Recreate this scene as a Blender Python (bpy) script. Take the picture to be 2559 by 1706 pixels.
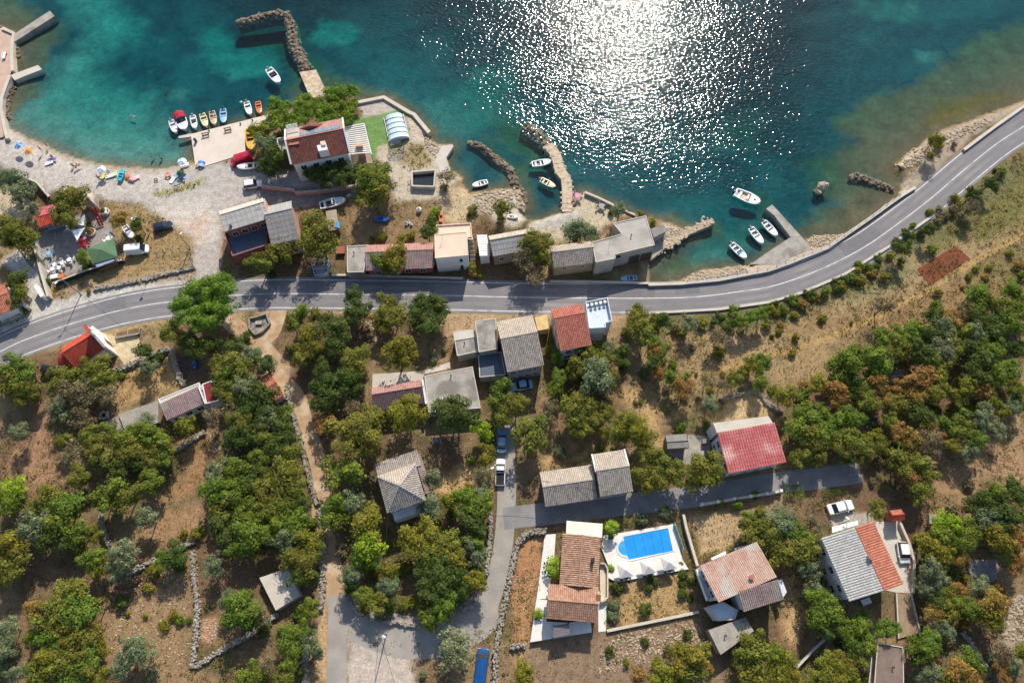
import bpy, math, random
import numpy as np
from mathutils import Vector, Matrix
random.seed(7); RNG = np.random.default_rng(11)
for o in list(bpy.data.objects): bpy.data.objects.remove(o, do_unlink=True)
scene = bpy.context.scene
COL = scene.collection

# ---------------------------------------------------------------- camera, sky, sun, exposure
FPX, CAM_H, TILT = 1800.0, 125.0, math.radians(22.0)     # focal length in photo pixels, height, tilt from straight down
cam_d = bpy.data.cameras.new('camera'); cam = bpy.data.objects.new('camera', cam_d); COL.objects.link(cam)
cam.location = (0, 0, CAM_H); cam.rotation_euler = (TILT, 0, 0)
cam_d.sensor_width = 36.0; cam_d.lens = FPX / 2559.0 * 36.0
cam_d.clip_start = 1.0; cam_d.clip_end = 3000.0
scene.camera = cam
SUN_EL, SUN_AZ = math.radians(40.5), math.radians(10.5)
world = bpy.data.worlds.new('World'); scene.world = world; world.use_nodes = True
wn = world.node_tree.nodes; wl = world.node_tree.links
sky = wn.new('ShaderNodeTexSky'); sky.sky_type = 'NISHITA'; sky.sun_disc = False
sky.sun_elevation = SUN_EL; sky.sun_rotation = SUN_AZ
bg = wn['Background']; bg.inputs['Strength'].default_value = 0.135
wl.new(sky.outputs['Color'], bg.inputs['Color'])
sd_ = bpy.data.lights.new('sun', 'SUN'); sd_.energy = 4.6; sd_.angle = math.radians(0.53); sd_.color = (1.0, 0.94, 0.83)
sun = bpy.data.objects.new('sun', sd_); COL.objects.link(sun)
sun.rotation_euler = Vector((-math.sin(SUN_AZ)*math.cos(SUN_EL), -math.cos(SUN_AZ)*math.cos(SUN_EL), -math.sin(SUN_EL))).to_track_quat('-Z', 'Y').to_euler()
sun.location = (20, 120, 90)
scene.view_settings.view_transform = 'Standard'; scene.view_settings.look = 'None'
scene.view_settings.exposure = 0.2; scene.view_settings.gamma = 1.0; scene.view_settings.use_curve_mapping = False
scene.render.engine = 'CYCLES'; scene.render.resolution_x = 1024; scene.render.resolution_y = 682
scene.cycles.max_bounces = 4; scene.cycles.diffuse_bounces = 2; scene.cycles.glossy_bounces = 2; scene.cycles.transparent_max_bounces = 8
scene.cycles.use_adaptive_sampling = True; scene.cycles.adaptive_threshold = 0.03
scene.cycles.caustics_reflective = False; scene.cycles.caustics_refractive = False

# ---------------------------------------------------------------- photo coordinates -> ground points
SEA = -0.9
TILES = {'A':(400,240),'B':(680,280),'C':(60,470),'D':(530,470),'E':(1120,770),'F':(1320,1290),'G':(1720,1320),'H':(0,340),
         'I':(200,380),'J':(100,790),'K':(1040,500),'L':(1480,520),'M':(1780,440),'N':(900,1100),'O':(1600,1020),'Q':(2150,1500)}
def px(tile, x, y):
    if tile == '': return (x, y)
    if tile == 'V': return (x*1.088, y*1.088)
    if tile in TILES: a, b = TILES[tile]; return (a + x/7.35, b + y/7.35)
    a = (0,640,1280,1919)[int(tile[1])]; b = (0,427,853,1279)[int(tile[0])]
    return (a + x/3.672, b + y/3.672)
def P(s):
    """'01:230,960 430,20 11:0,5' -> list of photo pixels"""
    out = []; t = ''
    for w in s.replace(':', ': ').split():
        if w.endswith(':'): t = w[:-1]
        else:
            x, y = w.split(','); out.append(px(t, float(x), float(y)))
    return out
ST, CT = math.sin(TILT), math.cos(TILT)
def G(p, z=0.0):
    u = (p[0]-1279.5)/FPX; v = (853.0-p[1])/FPX
    k = (CAM_H - z)/(CT - v*ST)
    return Vector((u*k, (ST + v*CT)*k, z))
def GL(s, z=0.0): return [G(p, z) for p in P(s)]
def ppm(p, z=0.0):
    v = (853.0-p[1])/FPX
    return FPX*(CT - v*ST)/(CAM_H - z)           # photo pixels per metre across the view
def proj(w):
    d = w[1]*ST + (CAM_H-w[2])*CT
    return (1279.5 + FPX*w[0]/d, 853.0 - FPX*(w[1]*CT - (CAM_H-w[2])*ST)/d)

# ---------------------------------------------------------------- materials
MATS = {}
def mat(name, c1, c2=None, scale=0.6, rough=0.85, bump=0.0, spec=0.25, island=0.0, fine=0.18, fscale=None, metal=0.0, objrand=0.0, c3=None, coords='Object', stretch=None):
    if name in MATS: return MATS[name]
    m = bpy.data.materials.new(name); m.use_nodes = True; MATS[name] = m
    nt = m.node_tree; N = nt.nodes; L = nt.links
    b = N['Principled BSDF']; b.inputs['Roughness'].default_value = rough; b.inputs['Metallic'].default_value = metal
    b.inputs['Specular IOR Level'].default_value = spec
    c2 = c2 or tuple(x*0.8 for x in c1)
    tc = N.new('ShaderNodeTexCoord'); vec = tc.outputs[coords]
    if stretch:
        mp = N.new('ShaderNodeMapping'); mp.inputs['Scale'].default_value = stretch; L.new(vec, mp.inputs['Vector']); vec = mp.outputs['Vector']
    n1 = N.new('ShaderNodeTexNoise'); n1.inputs['Scale'].default_value = scale; n1.inputs['Detail'].default_value = 5; L.new(vec, n1.inputs['Vector'])
    r1 = N.new('ShaderNodeMapRange'); r1.inputs[1].default_value = 0.35; r1.inputs[2].default_value = 0.65; L.new(n1.outputs['Fac'], r1.inputs[0])
    mx = N.new('ShaderNodeMix'); mx.data_type = 'RGBA'; mx.inputs[6].default_value = (*c1, 1); mx.inputs[7].default_value = (*c2, 1)
    fac = r1.outputs[0]
    if island > 0:
        ge = N.new('ShaderNodeNewGeometry')
        a = N.new('ShaderNodeMath'); a.operation = 'MULTIPLY_ADD'; L.new(ge.outputs['Random Per Island'], a.inputs[0]); a.inputs[1].default_value = island
        b2 = N.new('ShaderNodeMath'); b2.operation = 'MULTIPLY'; L.new(fac, b2.inputs[0]); b2.inputs[1].default_value = 1-island
        L.new(b2.outputs[0], a.inputs[2]); fac = a.outputs[0]
    L.new(fac, mx.inputs[0]); col = mx.outputs[2]
    if c3:
        n3 = N.new('ShaderNodeTexNoise'); n3.inputs['Scale'].default_value = scale*0.45; n3.inputs['Detail'].default_value = 4; L.new(vec, n3.inputs['Vector'])
        r3 = N.new('ShaderNodeMapRange'); r3.inputs[1].default_value = 0.52; r3.inputs[2].default_value = 0.64; L.new(n3.outputs['Fac'], r3.inputs[0])
        m3 = N.new('ShaderNodeMix'); m3.data_type = 'RGBA'; L.new(r3.outputs[0], m3.inputs[0]); L.new(col, m3.inputs[6]); m3.inputs[7].default_value = (*c3, 1); col = m3.outputs[2]
    n2 = N.new('ShaderNodeTexNoise'); n2.inputs['Scale'].default_value = fscale or scale*7; n2.inputs['Detail'].default_value = 4; L.new(vec, n2.inputs['Vector'])
    r2 = N.new('ShaderNodeMapRange'); r2.inputs[1].default_value = 0.3; r2.inputs[2].default_value = 0.7; r2.inputs[3].default_value = 1-fine; r2.inputs[4].default_value = 1+fine; L.new(n2.outputs['Fac'], r2.inputs[0])
    val = r2.outputs[0]
    if objrand > 0:
        oi = N.new('ShaderNodeObjectInfo'); r4 = N.new('ShaderNodeMapRange'); r4.inputs[3].default_value = 1-objrand; r4.inputs[4].default_value = 1+objrand
        L.new(oi.outputs['Random'], r4.inputs[0]); q = N.new('ShaderNodeMath'); q.operation = 'MULTIPLY'; L.new(val, q.inputs[0]); L.new(r4.outputs[0], q.inputs[1]); val = q.outputs[0]
    sc = N.new('ShaderNodeVectorMath'); sc.operation = 'SCALE'; L.new(col, sc.inputs[0]); L.new(val, sc.inputs['Scale'])
    L.new(sc.outputs[0], b.inputs['Base Color'])
    if bump > 0:
        bp = N.new('ShaderNodeBump'); bp.inputs['Strength'].default_value = min(1.0, bump); bp.inputs['Distance'].default_value = 0.06 if bump <= 1 else 0.06*bump
        L.new(n2.outputs['Fac'], bp.inputs['Height']); L.new(bp.outputs['Normal'], b.inputs['Normal'])
    return m
def S(r, g, b):                                   # sRGB 0-255 -> linear
    f = lambda c: (c/255/12.92) if c <= 10 else ((c/255+0.055)/1.055)**2.4
    return (f(r), f(g), f(b))

# ---------------------------------------------------------------- mesh helpers
ORIG = {}
class MB:
    def __init__(s): s.v = []; s.f = []
    def add(s, vs, fs):
        k = len(s.v); s.v += [tuple(v) for v in vs]; s.f += [tuple(i+k for i in f) for f in fs]; return s
    def poly(s, pts): return s.add(pts, [tuple(range(len(pts)))])
    def prism(s, pts, z0, z1):
        """pts: xy outline; solid between z0 and z1"""
        pts = [(p[0], p[1]) for p in pts]
        a = sum(pts[i-1][0]*pts[i][1]-pts[i][0]*pts[i-1][1] for i in range(len(pts)))
        if a < 0: pts = pts[::-1]
        n = len(pts)
        return s.add([(*p, z0) for p in pts]+[(*p, z1) for p in pts], [tuple(range(n))[::-1], tuple(range(n, 2*n))]+[(i, (i+1) % n, n+(i+1) % n, n+i) for i in range(n)])
    def box(s, c, sx, sy, sz, rz=0.0, M=None):
        """box centred at c in xy, c.z = bottom"""
        ca, sa = math.cos(rz), math.sin(rz); vs = []
        for z in (0, sz):
            for x, y in ((-sx/2,-sy/2),(sx/2,-sy/2),(sx/2,sy/2),(-sx/2,sy/2)):
                vs.append((c[0]+x*ca-y*sa, c[1]+x*sa+y*ca, c[2]+z))
        return s.add(vs, [(3,2,1,0),(4,5,6,7),(0,1,5,4),(1,2,6,5),(2,3,7,6),(3,0,4,7)])
    def bar(s, a, b, w, h=None, up=Vector((0,0,1))):
        a = Vector(a); b = Vector(b); h = h or w; d = (b-a).normalized()
        if abs(d.dot(up)) > 0.98: up = Vector((0,1,0))
        x = d.cross(up).normalized()*w/2; y = x.cross(d).normalized()*h/2
        vs = [a-x-y, a+x-y, a+x+y, a-x+y, b-x-y, b+x-y, b+x+y, b-x+y]
        return s.add(vs, [(0,1,2,3),(7,6,5,4),(0,4,5,1),(1,5,6,2),(2,6,7,3),(3,7,4,0)])
    def tube(s, pts, rs, n=8, cap=True):
        pts = [Vector(p) for p in pts]
        if not hasattr(rs, '__len__'): rs = [rs]*len(pts)
        vs = []; fs = []
        for i, p in enumerate(pts):
            d = (pts[min(i+1, len(pts)-1)]-pts[max(i-1, 0)]).normalized()
            up = Vector((0,0,1)) if abs(d.z) < 0.95 else Vector((1,0,0))
            x = d.cross(up).normalized(); y = x.cross(d).normalized()
            for k in range(n):
                a = 2*math.pi*k/n; vs.append(p + (x*math.cos(a)+y*math.sin(a))*rs[i])
        for i in range(len(pts)-1):
            for k in range(n):
                fs.append((i*n+k, i*n+(k+1) % n, (i+1)*n+(k+1) % n, (i+1)*n+k))
        if cap: fs.append(tuple(range(n))[::-1]); fs.append(tuple(range((len(pts)-1)*n, len(pts)*n)))
        return s.add(vs, fs)
    def lathe(s, c, prof, n=12, a0=0, a1=2*math.pi):
        """prof: list of (r, z)"""
        full = abs(a1-a0-2*math.pi) < 1e-6; m = n if full else n+1
        vs = [(c[0]+r*math.cos(a0+(a1-a0)*k/n), c[1]+r*math.sin(a0+(a1-a0)*k/n), c[2]+z) for r, z in prof for k in range(m)]
        fs = [(i*m+k, i*m+(k+1) % m, (i+1)*m+(k+1) % m, (i+1)*m+k) for i in range(len(prof)-1) for k in range(n)]
        return s.add(vs, fs)
    def loft(s, rings, cap=True, closed=True):
        n = len(rings[0]); vs = [p for r in rings for p in r]
        fs = [(i*n+k, i*n+(k+1) % n, (i+1)*n+(k+1) % n, (i+1)*n+k) for i in range(len(rings)-1) for k in range(n if closed else n-1)]
        if cap: fs.append(tuple(range(n))[::-1]); fs.append(tuple(range((len(rings)-1)*n, len(rings)*n)))
        return s.add(vs, fs)
    def mesh(s, name, o=(0,0,0)):
        me = bpy.data.meshes.new(name)
        me.from_pydata([(v[0]-o[0], v[1]-o[1], v[2]-o[2]) for v in s.v], [], s.f); me.update(); return me
    def build(s, name, m, parent=None, smooth=False, label=None):
        o = ORIG.get(parent.name, (0,0,0)) if parent else (0,0,0)
        me = s.mesh(name, o); me.materials.append(m)
        if smooth: me.polygons.foreach_set('use_smooth', [True]*len(me.polygons))
        ob = bpy.data.objects.new(name, me); COL.objects.link(ob)
        if parent: ob.parent = parent; ORIG[ob.name] = o
        if label: ob['label'] = label
        return ob
def thing(name, label, cat, loc=(0,0,0), group=None):
    o = bpy.data.objects.new(name, None); COL.objects.link(o); o.empty_display_size = 0.3
    o.location = loc; ORIG[o.name] = tuple(loc); o['label'] = label; o['category'] = cat
    if group: o['group'] = group
    return o
def tag(o, label, cat, group=None):
    o['label'] = label; o['category'] = cat
    if group: o['group'] = group
    return o
def struct(o): o['kind'] = 'structure'; return o
def stuff(o): o['kind'] = 'stuff'; return o
def copy_tree(o, parent=None):
    c = o.copy(); COL.objects.link(c); c.parent = parent
    for ch in o.children: copy_tree(ch, c)
    return c
def inst(name, me, parent, loc, rot=(0,0,0), scl=(1,1,1), m=None):
    ob = bpy.data.objects.new(name, me); COL.objects.link(ob); ob.parent = parent
    o = ORIG.get(parent.name, (0,0,0)) if parent else (0,0,0)
    ob.location = (loc[0]-o[0], loc[1]-o[1], loc[2]-o[2]); ob.rotation_euler = rot; ob.scale = scl
    if m: ob.material_slots[0].link = 'OBJECT'; ob.material_slots[0].material = m
    return ob
def ribbon_pts(path, w, closed=False):
    """left and right edge points of a strip of width w (number or list)"""
    n = len(path); L = []; R = []
    for i, p in enumerate(path):
        d = path[min(i+1, n-1)]-path[max(i-1, 0)]; d = Vector((d.x, d.y, 0)).normalized(); nrm = Vector((-d.y, d.x, 0))
        ww = w[i] if hasattr(w, '__len__') else w
        L.append(p+nrm*ww/2); R.append(p-nrm*ww/2)
    return L, R
def smooth_path(pts, step=1.5):
    """Catmull-Rom resample"""
    out = []; n = len(pts)
    for i in range(n-1):
        p0, p1, p2, p3 = pts[max(i-1,0)], pts[i], pts[i+1], pts[min(i+2,n-1)]
        k = max(1, int((p2-p1).length/step))
        for j in range(k):
            t = j/k
            out.append(0.5*((2*p1)+(p2-p0)*t+(2*p0-5*p1+4*p2-p3)*t*t+(3*p1-p0-3*p2+p3)*t**3))
    out.append(pts[-1]); return out
def lerp(a, b, t): return a+(b-a)*t
# ================================================================ TERRAIN, SEA
def vnoise(x, y, cell, seed):
    r = np.random.default_rng(seed); T = r.random((128, 128))
    fx = x/cell; fy = y/cell; ix = np.floor(fx).astype(int); iy = np.floor(fy).astype(int)
    tx = fx-ix; ty = fy-iy; tx = tx*tx*(3-2*tx); ty = ty*ty*(3-2*ty)
    g = lambda a, b: T[a % 128, b % 128]
    return (g(ix,iy)*(1-tx)*(1-ty)+g(ix+1,iy)*tx*(1-ty)+g(ix,iy+1)*(1-tx)*ty+g(ix+1,iy+1)*tx*ty)
def fbm(x, y, cell, seed):
    return (vnoise(x,y,cell,seed)*0.5+vnoise(x,y,cell/2,seed+1)*0.27+vnoise(x,y,cell/4,seed+2)*0.15+vnoise(x,y,cell/8,seed+3)*0.08)
def sdf(poly, x, y):
    """signed distance, positive inside"""
    d2 = np.full(x.shape, 1e12); ins = np.zeros(x.shape, bool); n = len(poly)
    for i in range(n):
        ax, ay = poly[i-1][0], poly[i-1][1]; bx, by = poly[i][0], poly[i][1]
        ex, ey = bx-ax, by-ay; L = ex*ex+ey*ey+1e-12
        t = np.clip(((x-ax)*ex+(y-ay)*ey)/L, 0, 1)
        d2 = np.minimum(d2, (x-ax-t*ex)**2+(y-ay-t*ey)**2)
        c = (ay > y) != (by > y)
        if by != ay: ins ^= c & (x < (bx-ax)*(y-ay)/(by-ay)+ax)
    d = np.sqrt(d2); return np.where(ins, d, -d)
COAST = GL('''00:-500,235 0,235 130,300 120,400 118,530 130,640 105,720 65,800 25,930 20,1050 55,1130 100,1170 230,1260 400,1330 600,1420 830,1490
 1100,1530 1400,1545 1600,1520 1772,1485 1738,1252 2350,1082 01:140,1045 300,985 500,915 660,885 870,900 925,935 1170,888 1400,1022 1450,1042 1590,1217
 1560,1260 1640,1345 1800,1325 1745,1450 1790,1568 11:1830,0 1895,70 1915,150 1955,205 2100,175 2340,165 12:0,160 100,230 140,340 90,400 130,440 200,470
 440,390 458,370 555,350 570,235 665,190 940,312 1130,400 1230,425 1290,440 1450,475 1600,540 1620,590 1390,722 1270,822 1240,870 1250,1040 1530,1012
 1720,922 2150,872 2350,762 13:0,742 210,612 310,640 400,610 700,582 940,425 1200,215 1235,95 1180,40 03:1150,1568 1200,1480 1350,1380 1450,1280 1600,1190
 1850,1110 2000,1040 2300,940 2450,860 3400,420''', SEA)
LANDPOLY = [(p.x, p.y) for p in COAST] + [(420, 120), (420, -120), (-420, -120), (-420, COAST[0].y)]
step = 0.62
xs = np.arange(-165, 165.1, step); ys = np.arange(-42, 190.1, step)
X, Y = np.meshgrid(xs, ys); NX, NY = len(xs), len(ys)
SDL = sdf(LANDPOLY, X, Y) + (fbm(X, Y, 4.0, 5)-0.5)*1.1
pxX = 1279.5 + FPX*X/(Y*ST+CAM_H*CT); pxY = 853.0 - FPX*(Y*CT-CAM_H*ST)/(Y*ST+CAM_H*CT)     # where each ground point shows in the photo
beach = np.clip((500-pxX)/60, 0, 1)*np.clip((pxY-240)/40, 0, 1)
shore_w = 1.6 + 7.0*beach
t = np.clip(SDL/shore_w, 0, 1); Zl = SEA + (-SEA)*(1-(1-t)**2)
D = np.maximum(0, -SDL); slope = 0.17-0.095*np.clip((650-pxX)/200, 0, 1)-0.12*np.clip((pxX-1950)/180, 0, 1)
Zs = SEA - np.minimum(6.5, 0.10 + slope*D) - 0.35*(fbm(X, Y, 3.0, 21)-0.5)*np.clip(D/4, 0, 1)
Z = np.where(SDL > 0, Zl, np.minimum(Zs, SEA-0.03))
def wpoly(s, z=0.0): return [(p.x, p.y) for p in GL(s, z)]
def soft(poly, feather, rough_amp=1.0, seed=3):
    q = np.array(poly); m = 6+feather
    x0, y0 = q.min(0)-m; x1, y1 = q.max(0)+m
    i0, i1 = np.searchsorted(xs, [x0, x1]); j0, j1 = np.searchsorted(ys, [y0, y1])
    w = np.zeros(X.shape)
    if i1 > i0 and j1 > j0:
        a = X[j0:j1, i0:i1]; b = Y[j0:j1, i0:i1]
        w[j0:j1, i0:i1] = np.clip(0.5+(sdf(poly, a, b)+(fbm(a, b, 2.6, seed)-0.5)*2*rough_amp)/feather, 0, 1)
    return w
C = np.zeros(X.shape+(3,)); GR = np.zeros(X.shape)           # colour and 'dry grass grows here' weight
def paint(s, col, feather=0.8, rough_amp=0.8, grass=0.0, z=0.0, seed=3, amount=1.0):
    w = soft(wpoly(s, z), feather, rough_amp, seed)*amount
    C[:] = C*(1-w[...,None])+np.array(col)*w[...,None]; GR[:] = GR*(1-w)+grass*w
# ---- land base: dry earth with straw and olive scrub
n1 = fbm(X, Y, 14, 31)[...,None]; n2 = fbm(X, Y, 5, 41)[...,None]; n3 = fbm(X, Y, 2.2, 77)[...,None]
soil = np.array(S(122,92,62)); straw = np.array(S(158,130,84)); scrub = np.array(S(98,92,46)); dark = np.array(S(84,66,44))
C[:] = soil; C[:] = C+(straw-C)*np.clip((n1-0.42)*5, 0, 1)*0.8; C[:] = C+(scrub-C)*np.clip((n2-0.49)*6, 0, 1)*0.8
C[:] = C+(dark-C)*np.clip((n3-0.55)*5, 0, 1)*0.55; GR[:] = 0.55
# meadow on the right, straw and red soil
paint('12:2350,1230 13:400,1080 1000,800 1700,300 2350,-100 2900,-200 2900,900 2350,1000 1700,1300 1200,1500 23:700,50 480,330 60,400 -60,300 22:1700,420 1500,600 1300,500 1350,100 1450,-60 12:1500,1450', S(160,130,82), 3, 3, 0.9)
paint('13:1250,560 2000,60 2500,-200 2700,300 2000,600 1500,720', S(120,112,52), 3, 3, 0.9)
paint('13:700,1050 1300,800 1350,1000 1000,1200 700,1230', S(142,130,80), 3, 2, 0.9)
paint('22:1500,100 1950,150 2350,60 2350,-150 1500,-80', S(176,142,92), 3, 3, 0.9)
paint('13:-100,1480 1000,1250 1900,900 2400,1000 2400,1200 1400,1350 800,1500', S(150,118,70), 3, 3, 0.9)
paint('22:900,420 1250,430 1350,700 1400,1000 1250,1000 1200,650', S(186,148,84), 2, 2, 0.9)
paint('12:1300,1310 1900,1275 2350,1215 13:400,1100 1000,790 1600,380 2100,40 2350,-120 2500,-60 2150,200 1650,560 1300,760 1000,960 500,1250 100,1400 12:1900,1480 1300,1450', S(112,108,62), 2.5, 2.5, 0.9)
paint('13:1900,900 2400,620 2500,900 2300,1000 1950,1050', S(128,112,62), 2.5, 2.5, 0.9)
# ploughed plot and tracks are laid as sheets later; yards and lots
paint('''00:-60,1130 60,1120 230,1255 600,1415 1100,1540 1600,1530 1790,1480 11:0,-40 900,60 930,160 350,330 0,330 10:2350,265 2010,385 2030,650 1790,690 1750,600 1500,430 1290,310
 960,275 850,205 560,170 440,210 150,15 0,-60 -60,-100''', S(178,167,156), 1.5, 1.0, 0)
paint('10:1350,330 1900,250 2030,500 2000,640 1790,690 1650,560', S(196,182,166), 3, 2, 0)
paint('10:1700,480 1900,420 1880,640 1780,640', S(196,158,128), 2.5, 2, 0, amount=0.7)
paint('10:1420,200 1620,150 1870,60 1850,120 1650,190 1450,230', S(158,150,100), 1.0, 1.0, 0.8)
paint('00:60,1130 230,1245 600,1405 1100,1530 1600,1510 1780,1470 1780,1500 1600,1545 1100,1560 600,1440 230,1280', S(168,148,122), 1.2, 0.6, 0)
paint('10:1790,690 2030,650 2010,1000 2100,1010 2350,1020 2350,1060 1600,1070 1700,1000', S(176,164,152), 0.8, 0.3, 0)
paint('10:950,285 1290,315 1500,440 1770,640 1760,870 1000,1050 430,1170 420,1040 1110,830 1045,420', S(158,128,76), 1.4, 1.0, 0.9)
paint('10:560,1120 1100,1000 1760,880 1790,990 1300,1060 900,1140 500,1180', S(168,140,110), 1.2, 1.0, 0.4)
paint('10:380,960 640,900 1110,810 1110,860 800,960 450,1060', S(140,120,70), 1.0, 0.6, 0.8)
paint('10:300,650 480,470 700,420 950,330 1040,560 1100,800 480,1010 390,960', S(150,140,132), 0.7, 0.3, 0)
paint('10:0,830 180,720 370,870 420,1150 470,1200 1100,1060 1700,1000 1650,1068 900,1182 0,1520 0,1400 290,1290 250,1000', S(188,180,168), 1.0, 0.5, 0)
paint('10:-200,200 130,140 300,270 330,330 250,440 0,700 -200,700', S(190,168,128), 1.4, 1.2, 0.4)
paint('11:0,170 340,150 930,130 960,230 350,330 60,290', S(132,126,120), 0.8, 0.3, 0)
paint('11:760,420 1000,290 1640,270 1950,300 1980,480 1640,660 860,680', S(142,112,72), 1.6, 1.4, 0.6)
paint('11:1640,170 1900,160 2000,330 1950,500 1720,470 1640,300', S(190,164,120), 1.6, 1.2, 0.3)
paint('01:1370,1060 1450,1050 1590,1215 1650,1350 1760,1568 11:1880,60 1700,200 1640,260 1290,280 1210,0 01:1100,1500 1110,1340 1400,1290', S(188,172,146), 1.2, 0.8, 0.1)
paint('01:1380,1330 1560,1290 1620,1500 1500,1568 1300,1500', S(160,138,90), 1.4, 1.0, 0.9)
paint('01:925,940 1170,890 1400,1025 1320,1010 1160,1050 985,1080', S(182,168,154), 0.5, 0.1, 0)
paint('01:880,1140 985,1040 985,1080 1160,1045 1330,1000 1430,1050 1360,1060 1210,1320 1110,1345 1100,1440 1055,1440 985,1140 900,1160', S(108,146,68), 0.5, 0.1, 0)
paint('11:2000,240 2200,180 2350,170 12:80,260 130,440 60,520 -100,470 11:1960,330', S(192,176,152), 1.2, 0.8, 0)
paint('12:150,480 460,370 560,350 570,240 670,190 940,315 1130,405 1000,430 750,600 420,640 100,640', S(188,170,138), 1.2, 0.8, 0.2)
paint('12:150,480 450,390 640,360 600,470 400,540 180,520', S(176,166,152), 1.0, 0.6, 0)
paint('12:1380,480 1600,540 1620,590 1390,722 1290,810 1290,600', S(188,168,146), 1.0, 0.5, 0)
paint('12:1520,1015 1720,925 2150,875 2350,800 13:600,600 940,430 1240,120 1330,130 950,480 400,760 12:2350,930 1800,1010', S(190,166,138), 1.0, 0.6, 0)
paint('13:1180,40 1400,0 03:1400,1568 1350,1380 1600,1190 1900,1100 2350,920 2400,960 1900,1230 13:1350,170 1240,120', S(164,144,118), 1.2, 0.8, 0.1)
# verge south of the road
paint('11:0,1262 2350,1282 12:900,1290 1300,1300 1000,1400 0,1340 11:1760,1560 1700,1420 600,1300 0,1340', S(176,142,98), 1.4, 1.0, 0.5)
paint('10:560,1575 1350,1362 1640,1340 2260,1272 2240,1420 1600,1400 20:600,30 240,130', S(168,140,86), 1.0, 0.8, 0.8)
paint('20:1040,630 1130,300 1340,160 1560,150 1690,400 1500,470', S(176,138,78), 1.4, 1.0, 0.8)
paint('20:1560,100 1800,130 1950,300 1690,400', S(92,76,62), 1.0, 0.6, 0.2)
paint('20:330,700 400,640 500,900 530,1200 350,1420 120,1300 60,1000 300,900', S(160,118,80), 2.0, 1.6, 0.7)
paint('20:1600,880 1950,830 1960,1100 1800,1400 1480,1480 1520,1300 1750,1250', S(158,116,68), 1.6, 1.4, 0.8)
paint('30:1480,-40 1840,-40 1850,250 1300,330 1200,150', S(158,120,76), 1.6, 1.2, 0.7)
paint('30:950,850 1400,700 1750,400 1760,1400 2000,1450 2000,1600 1100,1600 900,1150', S(150,118,76), 2, 1.6, 0.6)
paint('30:1850,980 1980,970 2010,1100 1940,1210 1840,1170', S(190,122,78), 1.0, 0.9, 0)
paint('21:0,0 140,0 330,260 270,330 160,260', S(178,146,112), 1.2, 0.8, 0)
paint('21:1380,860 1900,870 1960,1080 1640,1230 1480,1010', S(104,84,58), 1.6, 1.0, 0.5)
paint('21:1680,1300 1950,1110 1990,1250 1850,1500 1650,1400', S(190,150,88), 1.4, 1.2, 0.9)
paint('31:820,1180 1400,1240 1480,1568 1500,1700 800,1700', S(186,168,150), 1.6, 1.2, 0)
paint('31:570,640 670,620 680,1568 560,1568 560,1250', S(190,152,100), 1.2, 0.7, 0.4)
paint('32:40,250 290,205 230,700 160,1230 0,1225 0,600', S(172,120,68), 1.2, 0.9, 0.8)
paint('32:0,1290 140,1250 130,1568 0,1568', S(158,124,76), 1.2, 0.9, 0.7)
paint('32:150,1220 770,1130 1720,930 1780,1240 1950,1460 1950,1700 100,1700', S(140,112,82), 1.4, 1.0, 0.4)
paint('32:960,640 1620,530 1710,920 980,1050', S(172,136,76), 0.8, 0.5, 0.8)
paint('32:1640,40 1900,0 2200,50 2150,260 1720,400', S(178,146,100), 1.2, 1.0, 0.8)
paint('33:540,0 900,10 1000,90 600,180', S(172,160,142), 0.8, 0.4, 0)
paint('33:170,520 330,700 340,1000 270,1300 170,1180 150,900', S(186,148,90), 1.6, 1.4, 0.9)
paint('33:2150,750 2350,800 2350,1350 2100,1250', S(158,136,108), 1.6, 1.4, 0.4)
paint('23:1540,1400 1500,1100 2050,900 2350,850 2350,1290 1980,1260 1800,1450', S(160,124,80), 1.8, 1.6, 0.7)
paint('22:260,1040 380,1030 380,1150 290,1190', S(186,144,82), 1.0, 0.8, 0.9)
paint('22:1900,520 2100,490 2260,470 2350,560 2350,680 1960,730', S(186,156,104), 1.2, 0.8, 0.7)
for s_ in ('A:335,735 2070,315 2070,490 1570,650 1580,1060 815,1300 650,1400', 'M:700,1620 1010,1400 1440,1120 1640,1110 1830,1330 1400,1510 1250,1620', '21:1070,300 1530,270 1780,190 1780,250 1540,300 1530,350 1065,430', 'O:450,780 890,740 870,480 1285,520 1280,850 1100,880 900,1060 640,920',
    '33:985,90 1220,80 1330,330 1320,745 1170,735 1000,700', '32:300,205 400,200 385,420 330,790 225,800', '32:790,730 870,690 860,1090 790,1100', 'J:1130,290 1400,380 1790,320 1860,560 1950,720 1550,900 1430,720', '00:-300,270 125,310 115,650 15,900 45,1190 -300,1300', '32:835,215 960,195 1495,105 1560,430 1620,522 960,640 820,330', '12:940,880 1240,850 1250,1030 940,940', '32:222,800 335,805 312,1003 520,1012 720,985 730,1102 165,1192'):
    GR[:] = GR*(1-soft(wpoly(s_), 0.5, 0.0))
lum = C.mean(-1, keepdims=True); C[:] = lum+(C-lum)*0.78
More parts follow.
